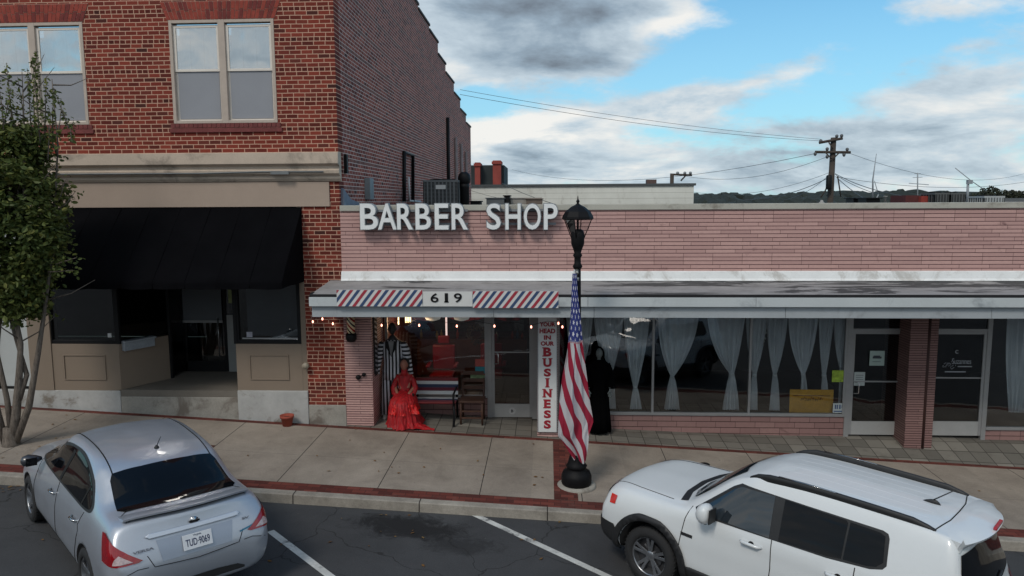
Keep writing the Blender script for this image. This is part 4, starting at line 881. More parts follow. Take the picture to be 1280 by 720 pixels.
# curtains
def curtmat():
    t=NT('sheer_curtain'); x,y_,z=t.sep(); n=t.noise(3,4,.6); c=t.ramp(n,[(.3,srgb(214,220,224)),(.7,srgb(236,240,242))])
    t.fin(c,.9); tr=t.N.new('ShaderNodeBsdfTransparent'); mx=t.N.new('ShaderNodeMixShader'); mx.inputs[0].default_value=.96; t.L.new(tr.outputs[0],mx.inputs[1]); t.L.new(t.bsdf.outputs[0],mx.inputs[2]); t.L.new(mx.outputs[0],t.out.inputs[0]); return t.mat
M_curt=curtmat()
YC=SF+.16
def curtain(t0,t1,tiex,tiez,b0,b1,label,tie=True,grp='sheer curtains in the shop windows',tw=4.5):
    X=lambda px,py=450: at(px,py,y=YC)[0]
    ztop=ZS-.02; zt=at(tiex,tiez,y=YC)[2]; zb=zw0+.03
    T0,T1,B0,B1,TX=X(t0,400),X(t1,400),X(b0,515),X(b1,515),X(tiex,tiez); n=64; rows=30; vs=[]; ph=random.random()*6; ex1=random.uniform(1.9,2.8); ex2=random.uniform(.45,.8); k1=random.uniform(30,46); k2=random.uniform(60,84); sk=random.uniform(-.02,.02)
    for j in range(rows+1):
        f=j/rows; z=ztop+(zb-ztop)*f; ft=(ztop-zt)/(ztop-zb)
        if f<ft: k=f/ft; w=k**ex1; l=T0*(1-w)+(TX-.03)*w; r=T1*(1-w)+(TX+.03)*w
        else: k=(f-ft)/(1-ft); w=k**ex2; l=(TX-.03)*(1-w)+B0*w; r=(TX+.03)*(1-w)+B1*w
        for i in range(n+1):
            s=i/n; amp=.035*min(1,(r-l)/.3)
            vs.append((l+(r-l)*s+sk*math.sin(f*5+s*3)+.004*math.sin(s*k1+f*9),YC+amp*math.sin(s*k1+ph+1.1*math.sin(s*5+f*1.5))+.012*math.sin(s*k2+ph+f*3),z))
    fs=[(j*(n+1)+i,j*(n+1)+i+1,(j+1)*(n+1)+i+1,(j+1)*(n+1)+i) for j in range(rows) for i in range(n)]
    root=thing('curtain',label,'curtain',((T0+T1)/2,YC,ztop),0,grp); m=MB(); m.add(vs,fs,0,True); m.build('drape',M_curt,root)
    if tie: MB().lathe([(.04,zt-.02),(.045,zt),(.04,zt+.02)],(TX,YC,0),12).build('tie_band',M_curt,root)
curtain(706,742,724,470,716,733,'sheer curtain behind the flag, nearest the tall red and white sign')
curtain(742,779,763,466,759,771,'narrow sheer curtain directly behind the black robed figure')
curtain(778,813,794,484,788,801,'sheer curtain with the low tie just left of the first window post')
curtain(823,873,840,471,829,851,'wide sheer curtain alone in the left half of the middle window')
curtain(882,932,915,468,904,923,'wide sheer curtain left of the second window post')
curtain(931,961,943,469,934,947,'sheer curtain gathered right behind the second window post')
curtain(959,985,968.5,469,961,975,'slim sheer curtain left of the gold banner')
curtain(984,1023,1004,468,999,1010,'sheer curtain ending behind the middle of the gold banner')
curtain(1021,1044,1030,469,1025,1035,'sheer curtain ending behind the right end of the gold banner')
curtain(1042,1058,1052,462,1047,1056,'narrow sheer curtain behind the yellow green flyer')
curtain(1258,1300,1268,560,1251,1300,'loose untied sheer curtain in the far right window',False)
m=MB(); c=Vector(at(955,432,y=SF+.1))
for (a,b) in ((958,405),(958,410),(957.5,416),(956.5,423),(955,427),(954,431)): p=at(a,b,y=SF+.1); m.lathe([(.005,-.02),(.016,0),(.005,.02)],tuple(p),8)
m.tube([at(958,401,y=SF+.1),at(958,410,y=SF+.1),at(954,431,y=SF+.1)],.004,5); tag(m.build('crystal_garland',worn('crystal',srgb(190,190,184),.2)),'short hanging garland of clear crystals behind the second post','ornament')
# flower pot
c=at(357,527,y=-.88); c=(c[0],-.80,gz(c[0],-.80)); t_=thing('flower_pot','small terracotta flower pot on the brick band by the foundation','flower pot',c); Mt=worn('terracotta',srgb(150,70,54),.8,.2,6)
MB().lathe([(.085,c[2]+.0),(.11,c[2]+.15),(.125,c[2]+.15),(.13,c[2]+.2),(.115,c[2]+.2),(.10,c[2]+.13)],(c[0],c[1],0),20).build('pot',Mt,t_); MB().lathe([(.001,c[2]+.15),(.105,c[2]+.15)],(c[0],c[1],0),20,caps=False).build('soil',worn('soil',(.02,.015,.01,1),.95),t_)
# manhole-like meter cover on the walk beyond the white car
c=onplane(881,581,.022,-.052,.02)
m=MB().lathe([(.085,gz(c[0],c[1])-.02),(.085,gz(c[0],c[1])+.012),(.07,gz(c[0],c[1])+.02)],(c[0],c[1],0),20); tag(m.build('meter_cover',M_blk),'small round black cover on the sidewalk just beyond the white car bonnet','cover')
# barber interior pieces
def inbox(name,label,cat,x0,x1,y0,y1,z0,z1,m,**k): return tag(MB().box(x0,x1,y0,y1,z0,z1).build(name,m,bevel=.01),label,cat,**k)
zf_=.06
def barber_chair(x,y,label):
    r=thing('barber_chair',label,'barber chair',(x,y,zf_),0,'barber chairs inside the shop'); Mr=worn('red_leather',srgb(150,22,26),.35,.15,4); Mc=worn('chrome',srgb(170,170,170),.2,.05,4,metal=.9)
    MB().lathe([(.28,zf_),(.26,zf_+.05),(.06,zf_+.07),(.06,zf_+.45)],(x,y,0),20).build('base',Mc,r); MB().box(x-.26,x+.26,y-.26,y+.24,zf_+.45,zf_+.58).build('seat',Mr,r,bevel=.03); MB().box(x-.25,x+.25,y+.2,y+.3,zf_+.6,zf_+1.15).build('backrest',Mr,r,bevel=.03); MB().box(x-.13,x+.13,y+.22,y+.28,zf_+1.18,zf_+1.36).build('headrest',Mr,r,bevel=.03)
    for s in (-1,1): MB().box(x+s*.3-.04,x+s*.3+.04,y-.22,y+.2,zf_+.72,zf_+.78).build('armrest',Mr,r,bevel=.02)
barber_chair(-2.3,1.9,'red leather barber chair behind the bench window, left one'); barber_chair(-1.25,2.1,'red leather barber chair nearer the barber door')
r=thing('back_counter','wooden back counter with mirror and shelves inside the barber shop','counter',(-2.,4.3,zf_)); MB().box(-3.4,-.5,4.1,4.55,zf_,zf_+.9).build('cabinet',worn('counter_wood_red',srgb(110,60,36),.6,.3,4),r)
MB().box(-3.3,-.6,4.5,4.54,zf_+1.05,zf_+1.9).build('mirror',worn('mirror_glass',srgb(120,124,126),.08,.1,2,metal=.8),r)
for k in range(2): MB().box(-3.3,-.6,4.3,4.5,zf_+1.95+k*.3,zf_+1.98+k*.3).build('shelf',worn('shelf_red',srgb(120,30,28),.6),r)
bc=[srgb(170,60,40),srgb(190,180,150),srgb(60,90,120),srgb(160,130,60),srgb(90,40,40),srgb(200,200,200)]
for i in range(22):
    x=-3.3+i*.128+random.uniform(-.02,.02); k=random.choice((0,0,1,2)); z=zf_+(.9,1.98,2.28)[k]; h=random.uniform(.14,.26); m=MB().lathe([(.035,z),(.038,z+h*.6),(.014,z+h*.75),(.014,z+h)],(x,4.25 if k==0 else 4.38,0),10)
    ci=random.randrange(6); tag(m.build('bottle',worn('bottle_%s'%('red','cream','blue','gold','maroon','clear')[ci],bc[ci],.2)),'small bottle on the shelves at the back of the barber shop','bottle','bottles at the back of the barber shop')
# pictures and sign shapes on the walls, ceiling dome lights, tube lamp
for k,(x,z,w,h,cx_) in enumerate(((-3.2,1.9,.3,.4,'gold'),(-2.6,1.6,.45,.25,'cream'),(-1.9,1.95,.35,.3,'clear'),(-1.3,1.7,.4,.3,'blue'),(-.95,2.05,.3,.4,'maroon'))):
    yb=3.2+.2*k; pass
r=thing('hanging_lamp','small lit glass lantern hanging inside the barber window','lamp',tuple(at(510,400,y=SB+.35)))
c=Vector(at(510,397,y=SB+.35)); em=emis('lantern_glow',(1,.74,.38,1),4.)
for dx in (-.045,0.,.045): MB().lathe([(.014,-.1),(.014,.08)],(c.x+dx,c.y,c.z),10).build('tube',em,r)
MB().lathe([(.1,.1),(.03,.14),(.01,.3)],tuple(c),14).lathe([(.03,-.16),(.08,-.1)],tuple(c),14).build('cap',worn('brass',srgb(120,90,50),.4,metal=.8),r)
c=Vector(at(498,398,y=SB+.3)); MB().tube([c+Vector((0,0,.15)),c,c+Vector((-.01,0,-.1))],.006,6).lathe([(.002,.03),(.012,.02),(.012,-.12),(.002,-.13)],tuple(c),8).build('side_tube',em,r)
c=at(558,412,y=2.2); tag(MB().tube([(c[0],2.2,c[2]+.35),(c[0],2.2,c[2]-.25)],.02,8).build('tube_lamp',emis('tube_glow',(1,.75,.7,1),.9)),'thin white vertical tube lamp inside the barber shop','lamp')
for px_ in (541,577): 
    c=at(px_,398,y=1.6); tag(MB().lathe([(.02,c[2]+.03),(.17,c[2]+.02),(.15,c[2]-.02),(.05,c[2]-.05)],(c[0],1.6,0),20).build('ceiling_lamp',emis('dome_glow_%d'%px_,(.9,.95,.9,1),.12)),('round ceiling lamp seen left of the thin tube lamp' if px_==541 else 'round ceiling lamp seen right of the thin tube lamp'),'ceiling lamp','ceiling lamps in the barber shop')
# wreath of dark leaves hanging in the window
c=Vector(at(595,418,y=SB+.3)); m=MB()
for i in range(90):
    a=random.uniform(0,6.28); rr=.16+random.uniform(-.05,.05); p=c+Vector((rr*math.cos(a),random.uniform(-.03,.03),rr*math.sin(a))); d=Vector((random.uniform(-1,1),random.uniform(-.5,.5),random.uniform(-1,1))).normalized()*.05; q=d.cross(Vector((0,1,0))).normalized()*.018; m.add([p-d,p+q,p+d,p-q],[(0,1,2,3)])
tag(m.build('wreath',worn('dry_wreath',srgb(96,70,52),.8,.5,20)),'round dried leaf wreath in the barber window beside the door','wreath')
m=MB(); c=at(564,432,y=SB+.28); pass
pl_=bpy.data.lights.new('lantern_light','POINT'); pl_.energy=10; pl_.color=(1,.62,.36); pl_.shadow_soft_size=.1; plo=bpy.data.objects.new('lantern_light',pl_); COL.objects.link(plo); plo.location=at(515,404,y=SB+.9)
pl2=bpy.data.lights.new('ceiling_light','POINT'); pl2.energy=9; pl2.color=(1,.8,.7); pl2.shadow_soft_size=.2; plo2=bpy.data.objects.new('ceiling_light',pl2); COL.objects.link(plo2); plo2.location=(-1.6,2.6,ZS-.15)
r=thing('fabric_bow','row of red ruffled bunting along the top of the barber interior','bunting',(-2.,3.,2.2)); m=MB(); n=90
vs=[]; 
for j in range(3):
    for i in range(n+1):
        s=i/n; vs.append((-3.4+3.*s,3.+.05*math.sin(s*60),1.95-.12*j-.1*abs(math.sin(s*9.4))*(j/2)))
m.add(vs,[(j*(n+1)+i,j*(n+1)+i+1,(j+1)*(n+1)+i+1,(j+1)*(n+1)+i) for j in range(2) for i in range(n)],0,True); m.build('cloth',worn('bunting_red',srgb(130,20,26),.8),r)
# ================================================================== COSTUMED FIGURES
def skin_body(name,parent,joints,edges,mat,root=0,sub=2):
    me=bpy.data.meshes.new(name); me.from_pydata([j[0] for j in joints],edges,[]); o=bpy.data.objects.new(name,me); COL.objects.link(o)
    md=o.modifiers.new('skin','SKIN'); md.use_smooth_shade=True
    for i,v in enumerate(me.skin_vertices[0].data): v.radius=joints[i][1] if isinstance(joints[i][1],tuple) else (joints[i][1],)*2; v.use_root=(i==root)
    s=o.modifiers.new('sub','SUBSURF'); s.levels=sub; s.render_levels=sub
    dg=bpy.context.evaluated_depsgraph_get(); me2=bpy.data.meshes.new_from_object(o.evaluated_get(dg)); bpy.data.objects.remove(o)
    me2.materials.clear(); me2.materials.append(mat)
    for p in me2.polygons: p.use_smooth=True
    o=bpy.data.objects.new(name,me2); COL.objects.link(o); o.parent=parent; return o
def ring(c,rx,ry,n=20,rot=0.,wave=0.,k=9,ph=0.):
    out=[]
    for i in range(n):
        a=2*math.pi*i/n; w=1+wave*math.sin(k*a+ph); x=rx*w*math.cos(a); y=ry*w*math.sin(a); out.append((c[0]+x*math.cos(rot)-y*math.sin(rot),c[1]+x*math.sin(rot)+y*math.cos(rot),c[2]))
    return out
def limb_rings(pts,rs,n=14):
    m=MB(); m.tube(pts,rs,n); return m
def stripemat(name,axis,period,white=srgb(196,196,202),dark=(.01,.01,.014,1)):
    t=NT(name); x,y,z=t.sep(); u={'x':x,'z':z}[axis]; f=t.math('FRACT',t.math('ADD',t.math('DIVIDE',u,period),100.)); c=t.mix(t.math('GREATER_THAN',f,.5),dark,white); return t.fin(c,.8)
M_suitv=stripemat('suit_vertical_stripe','x',.066); M_suith=stripemat('suit_ring_stripe','z',.078)
M_manneq=worn('mannequin_dark',srgb(46,44,44),.6,.15,5)
def head(mat,parent,c,s=1.,name='head',yaw=0.,hair=None,hairm=None):
    """a small head: skull, jaw, nose, brow, lips and ears in one mesh, facing -Y"""
    bm=bmesh.new(); bmesh.ops.create_icosphere(bm,subdivisions=4,radius=1.)
    for v in bm.verts:
        x,y,z=v.co; X=.076*x; Y=.096*y; Z=.115*z
        if z<-.1: X*=1-.32*(-z-.1); Y*=1-.12*(-z-.1)
        f=max(0,-y)
        if f>.3:
            Y-=.016*math.exp(-((x/.16)**2+((z+.12)/.24)**2))*(1 if f>.6 else 0)          # nose
            Y+=.010*(math.exp(-(((abs(x)-.42)/.2)**2+((z-.06)/.14)**2)))                  # eye sockets
            Y-=.005*math.exp(-((x/.32)**2+((z+.5)/.09)**2)); Y+=.004*math.exp(-((x/.3)**2+((z+.41)/.04)**2))
        X+= (.012 if x>0 else -.012)*math.exp(-(((abs(x)-1)/.25)**2+((z+.05)/.25)**2+((y-.1)/.2)**2))
        v.co=(X*s,Y*s,Z*s)
    me=bpy.data.meshes.new(name); bm.to_mesh(me); bm.free(); me.materials.append(mat)
    for p in me.polygons: p.use_smooth=True
    o=bpy.data.objects.new(name,me); COL.objects.link(o); o.parent=parent; o.location=c; o.rotation_euler=(0,0,yaw); return o
def hand(parent,c,s,side,mat,down=True):
    J=[((0,0,0),.018),((0,0,-.04*s),(.022,.014)),((0,0,-.085*s),(.026,.012))]; E=[(0,1),(1,2)]
    for k in range(4):
        x=(-.027+.018*k)*s; L=(.045,.06,.065,.055)[k]*s; b=len(J); J+=[((x,0,-.10*s),.009),((x*1.05,-.008,-.10*s-L*.55),.008),((x*1.05,-.025,-.10*s-L),.007)]; E+=[(2,b),(b,b+1),(b+1,b+2)]
    b=len(J); J+=[((.035*s*side,-.01,-.055*s),.010),((.05*s*side,-.02,-.09*s),.009)]; E+=[(1,b),(b,b+1)]
    o=skin_body('hand',parent,J,E,mat,1,1); o.location=c; return o
# 1. tall figure in a black and white striped suit
y=SB-.42; fx=at(493,510,y=y)[0]; fz=gz(fx,y)+.0
H=at(494,404,y=y)[2]-fz; s=H/1.80
root=thing('mannequin','tall dark headed mannequin in a black and white striped suit beside the bench','mannequin',(fx,y,fz),0)
J=[((0,0,.95),(.13,.1)),((0,0,1.15),(.13,.095)),((0,0,1.38),(.17,.1)),((0,0,1.5),(.07,.06)),((0,-.01,1.6),(.05,.05)),((.19,0,1.42),.055),((.25,-.02,1.15),.045),((.27,-.06,.9),.032),((-.19,0,1.42),.055),((-.26,-.02,1.15),.045),((-.29,-.04,.9),.032),((.09,0,.86),.085),((.1,-.02,.48),.058),((.12,0,.1),.04),((.13,-.1,.04),.04),((-.09,0,.86),.085),((-.12,-.02,.48),.058),((-.16,0,.1),.04),((-.18,-.1,.04),.04)]
E_=[(0,1),(1,2),(2,3),(3,4),(2,5),(5,6),(6,7),(2,8),(8,9),(9,10),(0,11),(11,12),(12,13),(13,14),(0,15),(15,16),(16,17),(17,18)]
J=[((p[0]*s,p[1]*s,p[2]*s),(r[0]*s,r[1]*s) if isinstance(r,tuple) else r*s) for p,r in J]
body=skin_body('body',root,J,E_,M_manneq)
head(M_manneq,root,(0,-.02*s,1.70*s),s)
m=MB(); R_=[(0,0,.76,.215,.15),(0,0,.9,.2,.14),(0,0,1.08,.178,.125),(0,0,1.25,.195,.13),(0,0,1.38,.21,.125),(0,0,1.45,.18,.105),(0,0,1.50,.09,.07)]
m.loft([ring((a*s,b*s,c*s),rx*s,ry*s,24,wave=.02,k=7) for a,b,c,rx,ry in R_]); m.build('jacket',M_suitv,root,local=True)
for sd in (1,-1):
    m=MB().tube([(sd*.17*s,0,1.43*s),(sd*.235*s,-.01,1.3*s),(sd*.275*s,-.02*s,1.12*s),(sd*.30*s,-.05*s,.97*s),(sd*.315*s,-.07*s,.86*s)],[.08*s,.078*s,.07*s,.066*s,.07*s],16); m.build('sleeve',M_suith,root,local=True)
    hand(root,(sd*.317*s,-.07*s,.86*s),1.,-sd,M_manneq)
    q=.03 if sd<0 else 0
    m=MB().tube([(sd*.09*s,0,.9*s),(sd*(.105+q)*s,-.01,.5*s),(sd*(.12+q*1.4)*s,0,.08*s)],[.115*s,.09*s,.095*s],16); m.build('trouser_leg',M_suitv,root,local=True)
    m=MB().loft([ring((sd*(.12+q*1.4)*s,-.05*s,z_),rx,ry,14) for z_,rx,ry in ((.0,.05,.13),(.04,.052,.135),(.08,.045,.1),(.1,.035,.05))]); m.build('shoe',M_blk if sd>0 else worn('shoe_pale',srgb(150,150,146),.5),root,local=True)
m=MB().prism([(-.06*s,1.49*s),(.06*s,1.49*s),(.0,1.22*s)],'y',-.145*s,-.12*s); m.build('shirt_front',worn('shirt_grey',srgb(120,120,122),.8),root,local=True)
for sd in (1,-1):
    m=MB().prism([(sd*.055*s,1.5*s),(sd*.1*s,1.47*s),(sd*.085*s,1.36*s),(sd*.0,1.2*s),(sd*.02*s,1.27*s)],'y',-.155*s,-.14*s); m.build('lapel',M_blk,root,local=True)
# 2. seated figure in a red gown
y=SB-.56; fx=at(507,520,y=y)[0]; fz=gz(fx,y); zt=at(507,446,y=y)[2]; H=zt-fz; s=H/1.33
root=thing('mannequin','dark haired figure seated in a long ruffled red gown in front of the striped suit','mannequin',(fx,y,fz),0)

def satin(name,col,rough):
    t=NT(name); x,y_,z=t.sep(); v=t.map(t.obj(),scale=(1,1,.28)); f=t.noise(26,4,.6,v=v,dist=.6); c=t.mix(t.mr(f,.35,.65),tuple(k*.55 for k in col[:3])+(1,),col); t.bump(f,.9,.02); return t.fin(c,rough)
M_gown=satin('red_satin',srgb(176,10,22),.6); M_gown2=satin('red_satin_bright',srgb(214,22,20),.45); M_skin=worn('figure_skin',srgb(150,98,80),.6,.1,5); M_hair=worn('dark_hair',(.012,.009,.008,1),.6,.3,20)
J=[((0,.02,.5),(.13,.11)),((0,.0,.72),(.105,.09)),((0,0,.92),(.13,.09)),((0,0,1.02),(.05,.05)),((0,-.01,1.12),(.045,.045)),((.15,0,.93),.045),((.2,-.02,.72),.04),((.1,-.2,.6),.03),((-.15,0,.93),.045),((-.2,-.02,.72),.04),((-.1,-.2,.58),.03),((.1,-.36,.5),.08),((.1,-.4,.08),.05),((-.1,-.36,.5),.08),((-.1,-.4,.08),.05)]
E_=[(0,1),(1,2),(2,3),(3,4),(2,5),(5,6),(6,7),(2,8),(8,9),(9,10),(0,11),(11,12),(0,13),(13,14)]
J=[(tuple(c*s for c in p),tuple(c*s for c in r) if isinstance(r,tuple) else r*s) for p,r in J]
skin_body('body',root,J,E_,M_skin)
h=head(M_skin,root,(0,-.04*s,1.17*s),.98*s)
m=MB().loft([ring((0,dy*s,z_*s),rx*s,ry*s,28,wave=w_,k=8) for z_,rx,ry,dy,w_ in ((1.08,.055,.055,-.01,0),(1.0,.06,.06,0,0),(.95,.15,.09,0,.02),(.85,.155,.11,0,.03),(.7,.125,.1,0,.03),(.6,.16,.14,-.02,.05))]); m.build('bodice',M_gown,root,local=True)
for sd in (1,-1): MB().tube([(sd*.11*s,0,.95*s),(sd*.18*s,-.01,.84*s),(sd*.225*s,-.04*s,.70*s),(sd*.20*s,-.12*s,.60*s),(sd*.11*s,-.22*s,.585*s)],[.05*s,.052*s,.056*s,.046*s,.028*s],14).build('sleeve',M_gown,root,local=True); hand(root,(sd*.1*s,-.23*s,.61*s),.85,-sd,M_skin)
def skirtl(rr,mat,name,n=132):
    m=MB(); m.loft([[ (rx*s*math.cos(a)*(1+w_*(.6*math.sin(19*a+ph)+.4*math.sin(31*a+2.1*ph)))+dx*s,dy*s+ry*s*math.sin(a)*(1+w_*(.6*math.sin(19*a+ph)+.4*math.sin(31*a+2.1*ph))),z_*s+.012*math.sin(9*a+ph)) for a in (2*math.pi*i/n for i in range(n))] for (z_,rx,ry,dx,dy,w_,ph) in rr]); m.build(name,mat,root,local=True)
from mathutils import noise as mnoise
def draped(name,mat,prof,seed,amp,n=150,rows=34,dx=.0):
    """a hanging skirt: irregular folds that deepen towards the hem"""
    m=MB(); vs=[]; P=np.array(prof)
    for j in range(rows+1):
        f=j/rows; z=np.interp(f,np.linspace(0,1,len(P)),P[:,0]); rx=np.interp(f,np.linspace(0,1,len(P)),P[:,1]); ry=np.interp(f,np.linspace(0,1,len(P)),P[:,2]); cy=np.interp(f,np.linspace(0,1,len(P)),P[:,3])
        for i in range(n):
            a=2*math.pi*i/n; q=mnoise.noise(Vector((2.6*math.cos(a)+seed,2.6*math.sin(a),f*.9)))+.6*mnoise.noise(Vector((6.5*math.cos(a)+seed,6.5*math.sin(a),f*1.6)))+.25*mnoise.noise(Vector((13*math.cos(a),13*math.sin(a)+seed,f*5)))
            w=1+amp*q*(.25+f); vs.append(((rx*w*math.cos(a)+dx*f)*s,(cy+ry*w*math.sin(a))*s,(z+.02*q*(1-f)*f*2)*s))
    m.add(vs,[(j*n+i,j*n+(i+1)%n,(j+1)*n+(i+1)%n,(j+1)*n+i) for j in range(rows) for i in range(n)]+[tuple(range(n))],0,True)
    m.build(name,mat,root,local=True)
draped('gown_skirt',M_gown,[(.66,.12,.10,-.02),(.60,.19,.22,-.10),(.50,.25,.32,-.16),(.38,.265,.35,-.17),(.22,.28,.37,-.17),(.10,.31,.39,-.18),(.005,.36,.42,-.18)],1.3,.20,dx=.03)
draped('ruffle',M_gown2,[(.47,.235,.31,-.16),(.42,.275,.36,-.175),(.34,.29,.375,-.18),(.27,.30,.385,-.18)],4.1,.30,rows=16)
# train spreading to the right over the tiles
m=MB(); pts=[]
for j in range(9):
    f=j/8
    for i in range(13):
        g=i/12; x_=(.08+f*.58)*s; y_=(-.56+f*.06+g*(.50*(1-f)+.07))*s; pts.append((x_,y_,.012+(.16*(1-f)**1.6)*math.sin(g*3.1)+.018*math.sin(g*14+f*5)*(1-.5*f)+.01*math.sin(f*17+g*4)-.052*x_))
m.add(pts,[(j*13+i,j*13+i+1,(j+1)*13+i+1,(j+1)*13+i) for j in range(8) for i in range(12)],0,True); m.build('train',M_gown,root,local=True)
m=MB(); hs=1.0*s; m.loft([ring((0,.018*s+dy,1.17*s+z_*hs),rx*hs,ry*hs,20) for z_,rx,ry,dy in ((-.26,.06,.03,.07*s),(-.15,.095,.06,.05*s),(-.02,.1,.09,.03*s),(.07,.095,.1,.015*s),(.115,.06,.07,.01*s),(.13,.02,.03,.01*s))]); m.build('hair',M_hair,root,local=True)
MB().loft([ring((0,-.015*s,z_*s),r_*s,r_*s,16) for z_,r_ in ((.96,.09),(1.02,.062),(1.085,.062))]).build('turtleneck',M_gown,root,local=True)
# 3. black robed figure by the curtained window
y=SF-.28; fx=at(748,525,y=y)[0]; fz=gz(fx,y)+.02; zt=at(747,434,y=y)[2]; s=(zt-fz)/1.72
root=thing('costume_figure','life size black hooded robe figure with grey face before the curtained window','costume figure',(fx,y,fz),0)
M_robe=worn('black_robe',(.0022,.0022,.0026,1),1.,.3,6,spec=.03); M_grey=worn('grey_mask',srgb(96,104,104),.7,.3,9)
J=[((0,0,.9),(.12,.09)),((0,0,1.15),(.12,.09)),((0,0,1.36),(.15,.09)),((0,-.01,1.47),(.05,.05)),((0,-.02,1.56),(.045,.045)),((.17,0,1.35),.05),((.24,-.03,1.1),.04),((.2,-.15,.92),.03),((-.17,0,1.35),.05),((-.24,-.03,1.1),.04),((-.2,-.15,.92),.03),((.09,0,.8),.07),((.1,0,.42),.05),((.1,-.02,.05),.04),((-.09,0,.8),.07),((-.1,0,.42),.05),((-.1,-.02,.05),.04)]
E_=[(0,1),(1,2),(2,3),(3,4),(2,5),(5,6),(6,7),(2,8),(8,9),(9,10),(0,11),(11,12),(12,13),(0,14),(14,15),(15,16)]
J=[(tuple(c*s for c in p),tuple(c*s for c in r) if isinstance(r,tuple) else r*s) for p,r in J]
skin_body('body',root,J,E_,M_grey); head(M_grey,root,(0,-.03*s,1.6*s),.95*s)
m=MB().loft([ring((0,0,z_*s),rx*s,ry*s,40,wave=w_,k=11,ph=z_) for z_,rx,ry,w_ in ((.02,.25,.22,.09),(.3,.23,.19,.08),(.7,.2,.16,.06),(1.0,.2,.14,.04),(1.3,.215,.14,.02),(1.42,.17,.11,.0),(1.48,.08,.08,0))]); m.build('robe',M_robe,root,local=True)
for sd in (1,-1): MB().tube([(sd*.15*s,0,1.38*s),(sd*.235*s,-.02,1.15*s),(sd*.225*s,-.13*s,.93*s)],[.075*s,.08*s,.1*s],16).build('sleeve',M_robe,root,local=True); hand(root,(sd*.21*s,-.16*s,.9*s),.9,-sd,M_grey)
m=MB()
m.loft([[(dx*math.cos(a)*s,(.02+dy*math.sin(a)+oy)*s,(z_)*s) for a in (R(-28)+R(236)*i/17 for i in range(18))] for z_,dx,dy,oy in ((1.42,.15,.12,0),(1.5,.115,.12,-.01),(1.6,.11,.13,-.02),(1.68,.09,.12,-.02),(1.72,.05,.08,-.01))],caps=False); o=m.build('hood',M_robe,root,local=True); sm_=o.modifiers.new('t','SOLIDIFY'); sm_.thickness=.012
m=MB().prism([(-.2*s+.02,0.02),(-.2*s+.06,0.02),(-.2*s-.0,.85*s),(-.2*s-.03,.85*s)],'y',-.3,-.285)
tag(MB().tube([(fx-.28*s,y-.22,gz(fx,y)-.01),(fx-.31*s,y-.16,gz(fx,y)+.62*s)],.017,8).build('white_stick',worn('stick_white',srgb(176,176,176),.5)),'thin white stick leaning beside the black robed figure','stick')
# ================================================================== LAMP POST AND FLAG
lb=onplane(720.5,607,.022,-.052,.02); LX,LY=float(lb[0]),float(lb[1]); LZ=gz(LX,LY)
lx2=at(718.5,280,y=LY)[0]
M_iron=M_blkpost
zp=lambda py: at(719,py,y=LY)[2]
root=thing('street_lamp','black cast iron street lamp with open lantern carrying the flag','street lamp',(LX,LY,LZ))
MB().lathe([(.30,LZ-.05),(.30,LZ+.02),(.27,LZ+.035)],(LX,LY,0),28).build('plinth',M_conc,root)
MB().lathe([(.22,LZ+.03),(.235,LZ+.06),(.235,LZ+.17),(.21,LZ+.235),(.13,LZ+.27),(.15,LZ+.30),(.165,LZ+.33),(.14,LZ+.36),(.125,LZ+.42),(.10,LZ+.52),(.085,LZ+.6),(.095,LZ+.63),(.07,LZ+.66)],(LX,LY,0),32).build('base',M_iron,root)
zt=zp(331)
m=MB(); n=16; rings=[]
for z_,r_ in ((LZ+.64,.066),(LZ+1.5,.06),(zp(360),.05),(zt,.046)):
    rings.append([(LX+r_*(1+(.12 if k%2 else -.04))*math.cos(2*math.pi*k/n),LY+r_*(1+(.12 if k%2 else -.04))*math.sin(2*math.pi*k/n),z_) for k in range(n)])
m.loft(rings); m.build('post',M_iron,root)
MB().lathe([(.055,zp(336)),(.075,zp(333)),(.05,zp(329)),(.05,zp(322)),(.072,zp(319)),(.05,zp(316)),(.07,zp(311)),(.098,zp(305)),(.102,zp(293)),(.085,zp(288)),(.05,zp(286.5))],(LX,LY,0),24).build('lamp_neck',M_iron,root)
lan=MB().lathe([(.235,zp(273.5)),(.232,zp(271)),(.19,zp(264.5)),(.10,zp(258.5)),(.04,zp(256)),(.016,zp(254)),(.028,zp(251.5)),(.010,zp(249)),(.004,zp(244.5))],(LX,LY,0),8,smooth=False).build('lantern_roof',M_iron,root)
m=MB()
for k in range(4):
    a=math.pi/4+k*math.pi/2+.5; m.tube([(LX+.215*math.cos(a),LY+.215*math.sin(a),zp(273)),(LX+.10*math.cos(a),LY+.10*math.sin(a),zp(297))],.008,6)
m.tube([(LX,LY,zp(273)),(LX,LY,zp(287))],.016,8).lathe([(.225,zp(273)),(.225,zp(273)-.02)],(LX,LY,0),8); m.build('lantern_cage',M_iron,lan)
def lampglass():
    return glassmat('lamp_glass',(.985,.985,.985,1),.12)
rr=[]
for z_,r_ in ((zp(274),.2),(zp(296),.09)): rr.append([(LX+r_*math.cos(.5+math.pi/4+k*math.pi/2),LY+r_*math.sin(.5+math.pi/4+k*math.pi/2),z_) for k in range(4)])
MB().loft(rr,smooth=False,caps=False).build('lantern_glass',lampglass(),lan)
MB().tube([(LX-.01,LY-.05,zp(337)),(LX-.01,LY-.12,zp(341))],.022,8).lathe([(.03,zp(350)),(.03,zp(346))],(LX-.01,LY-.1,0),12).build('flag_bracket',worn('steel_collar',srgb(150,150,146),.4,.3,9,metal=.6),root)
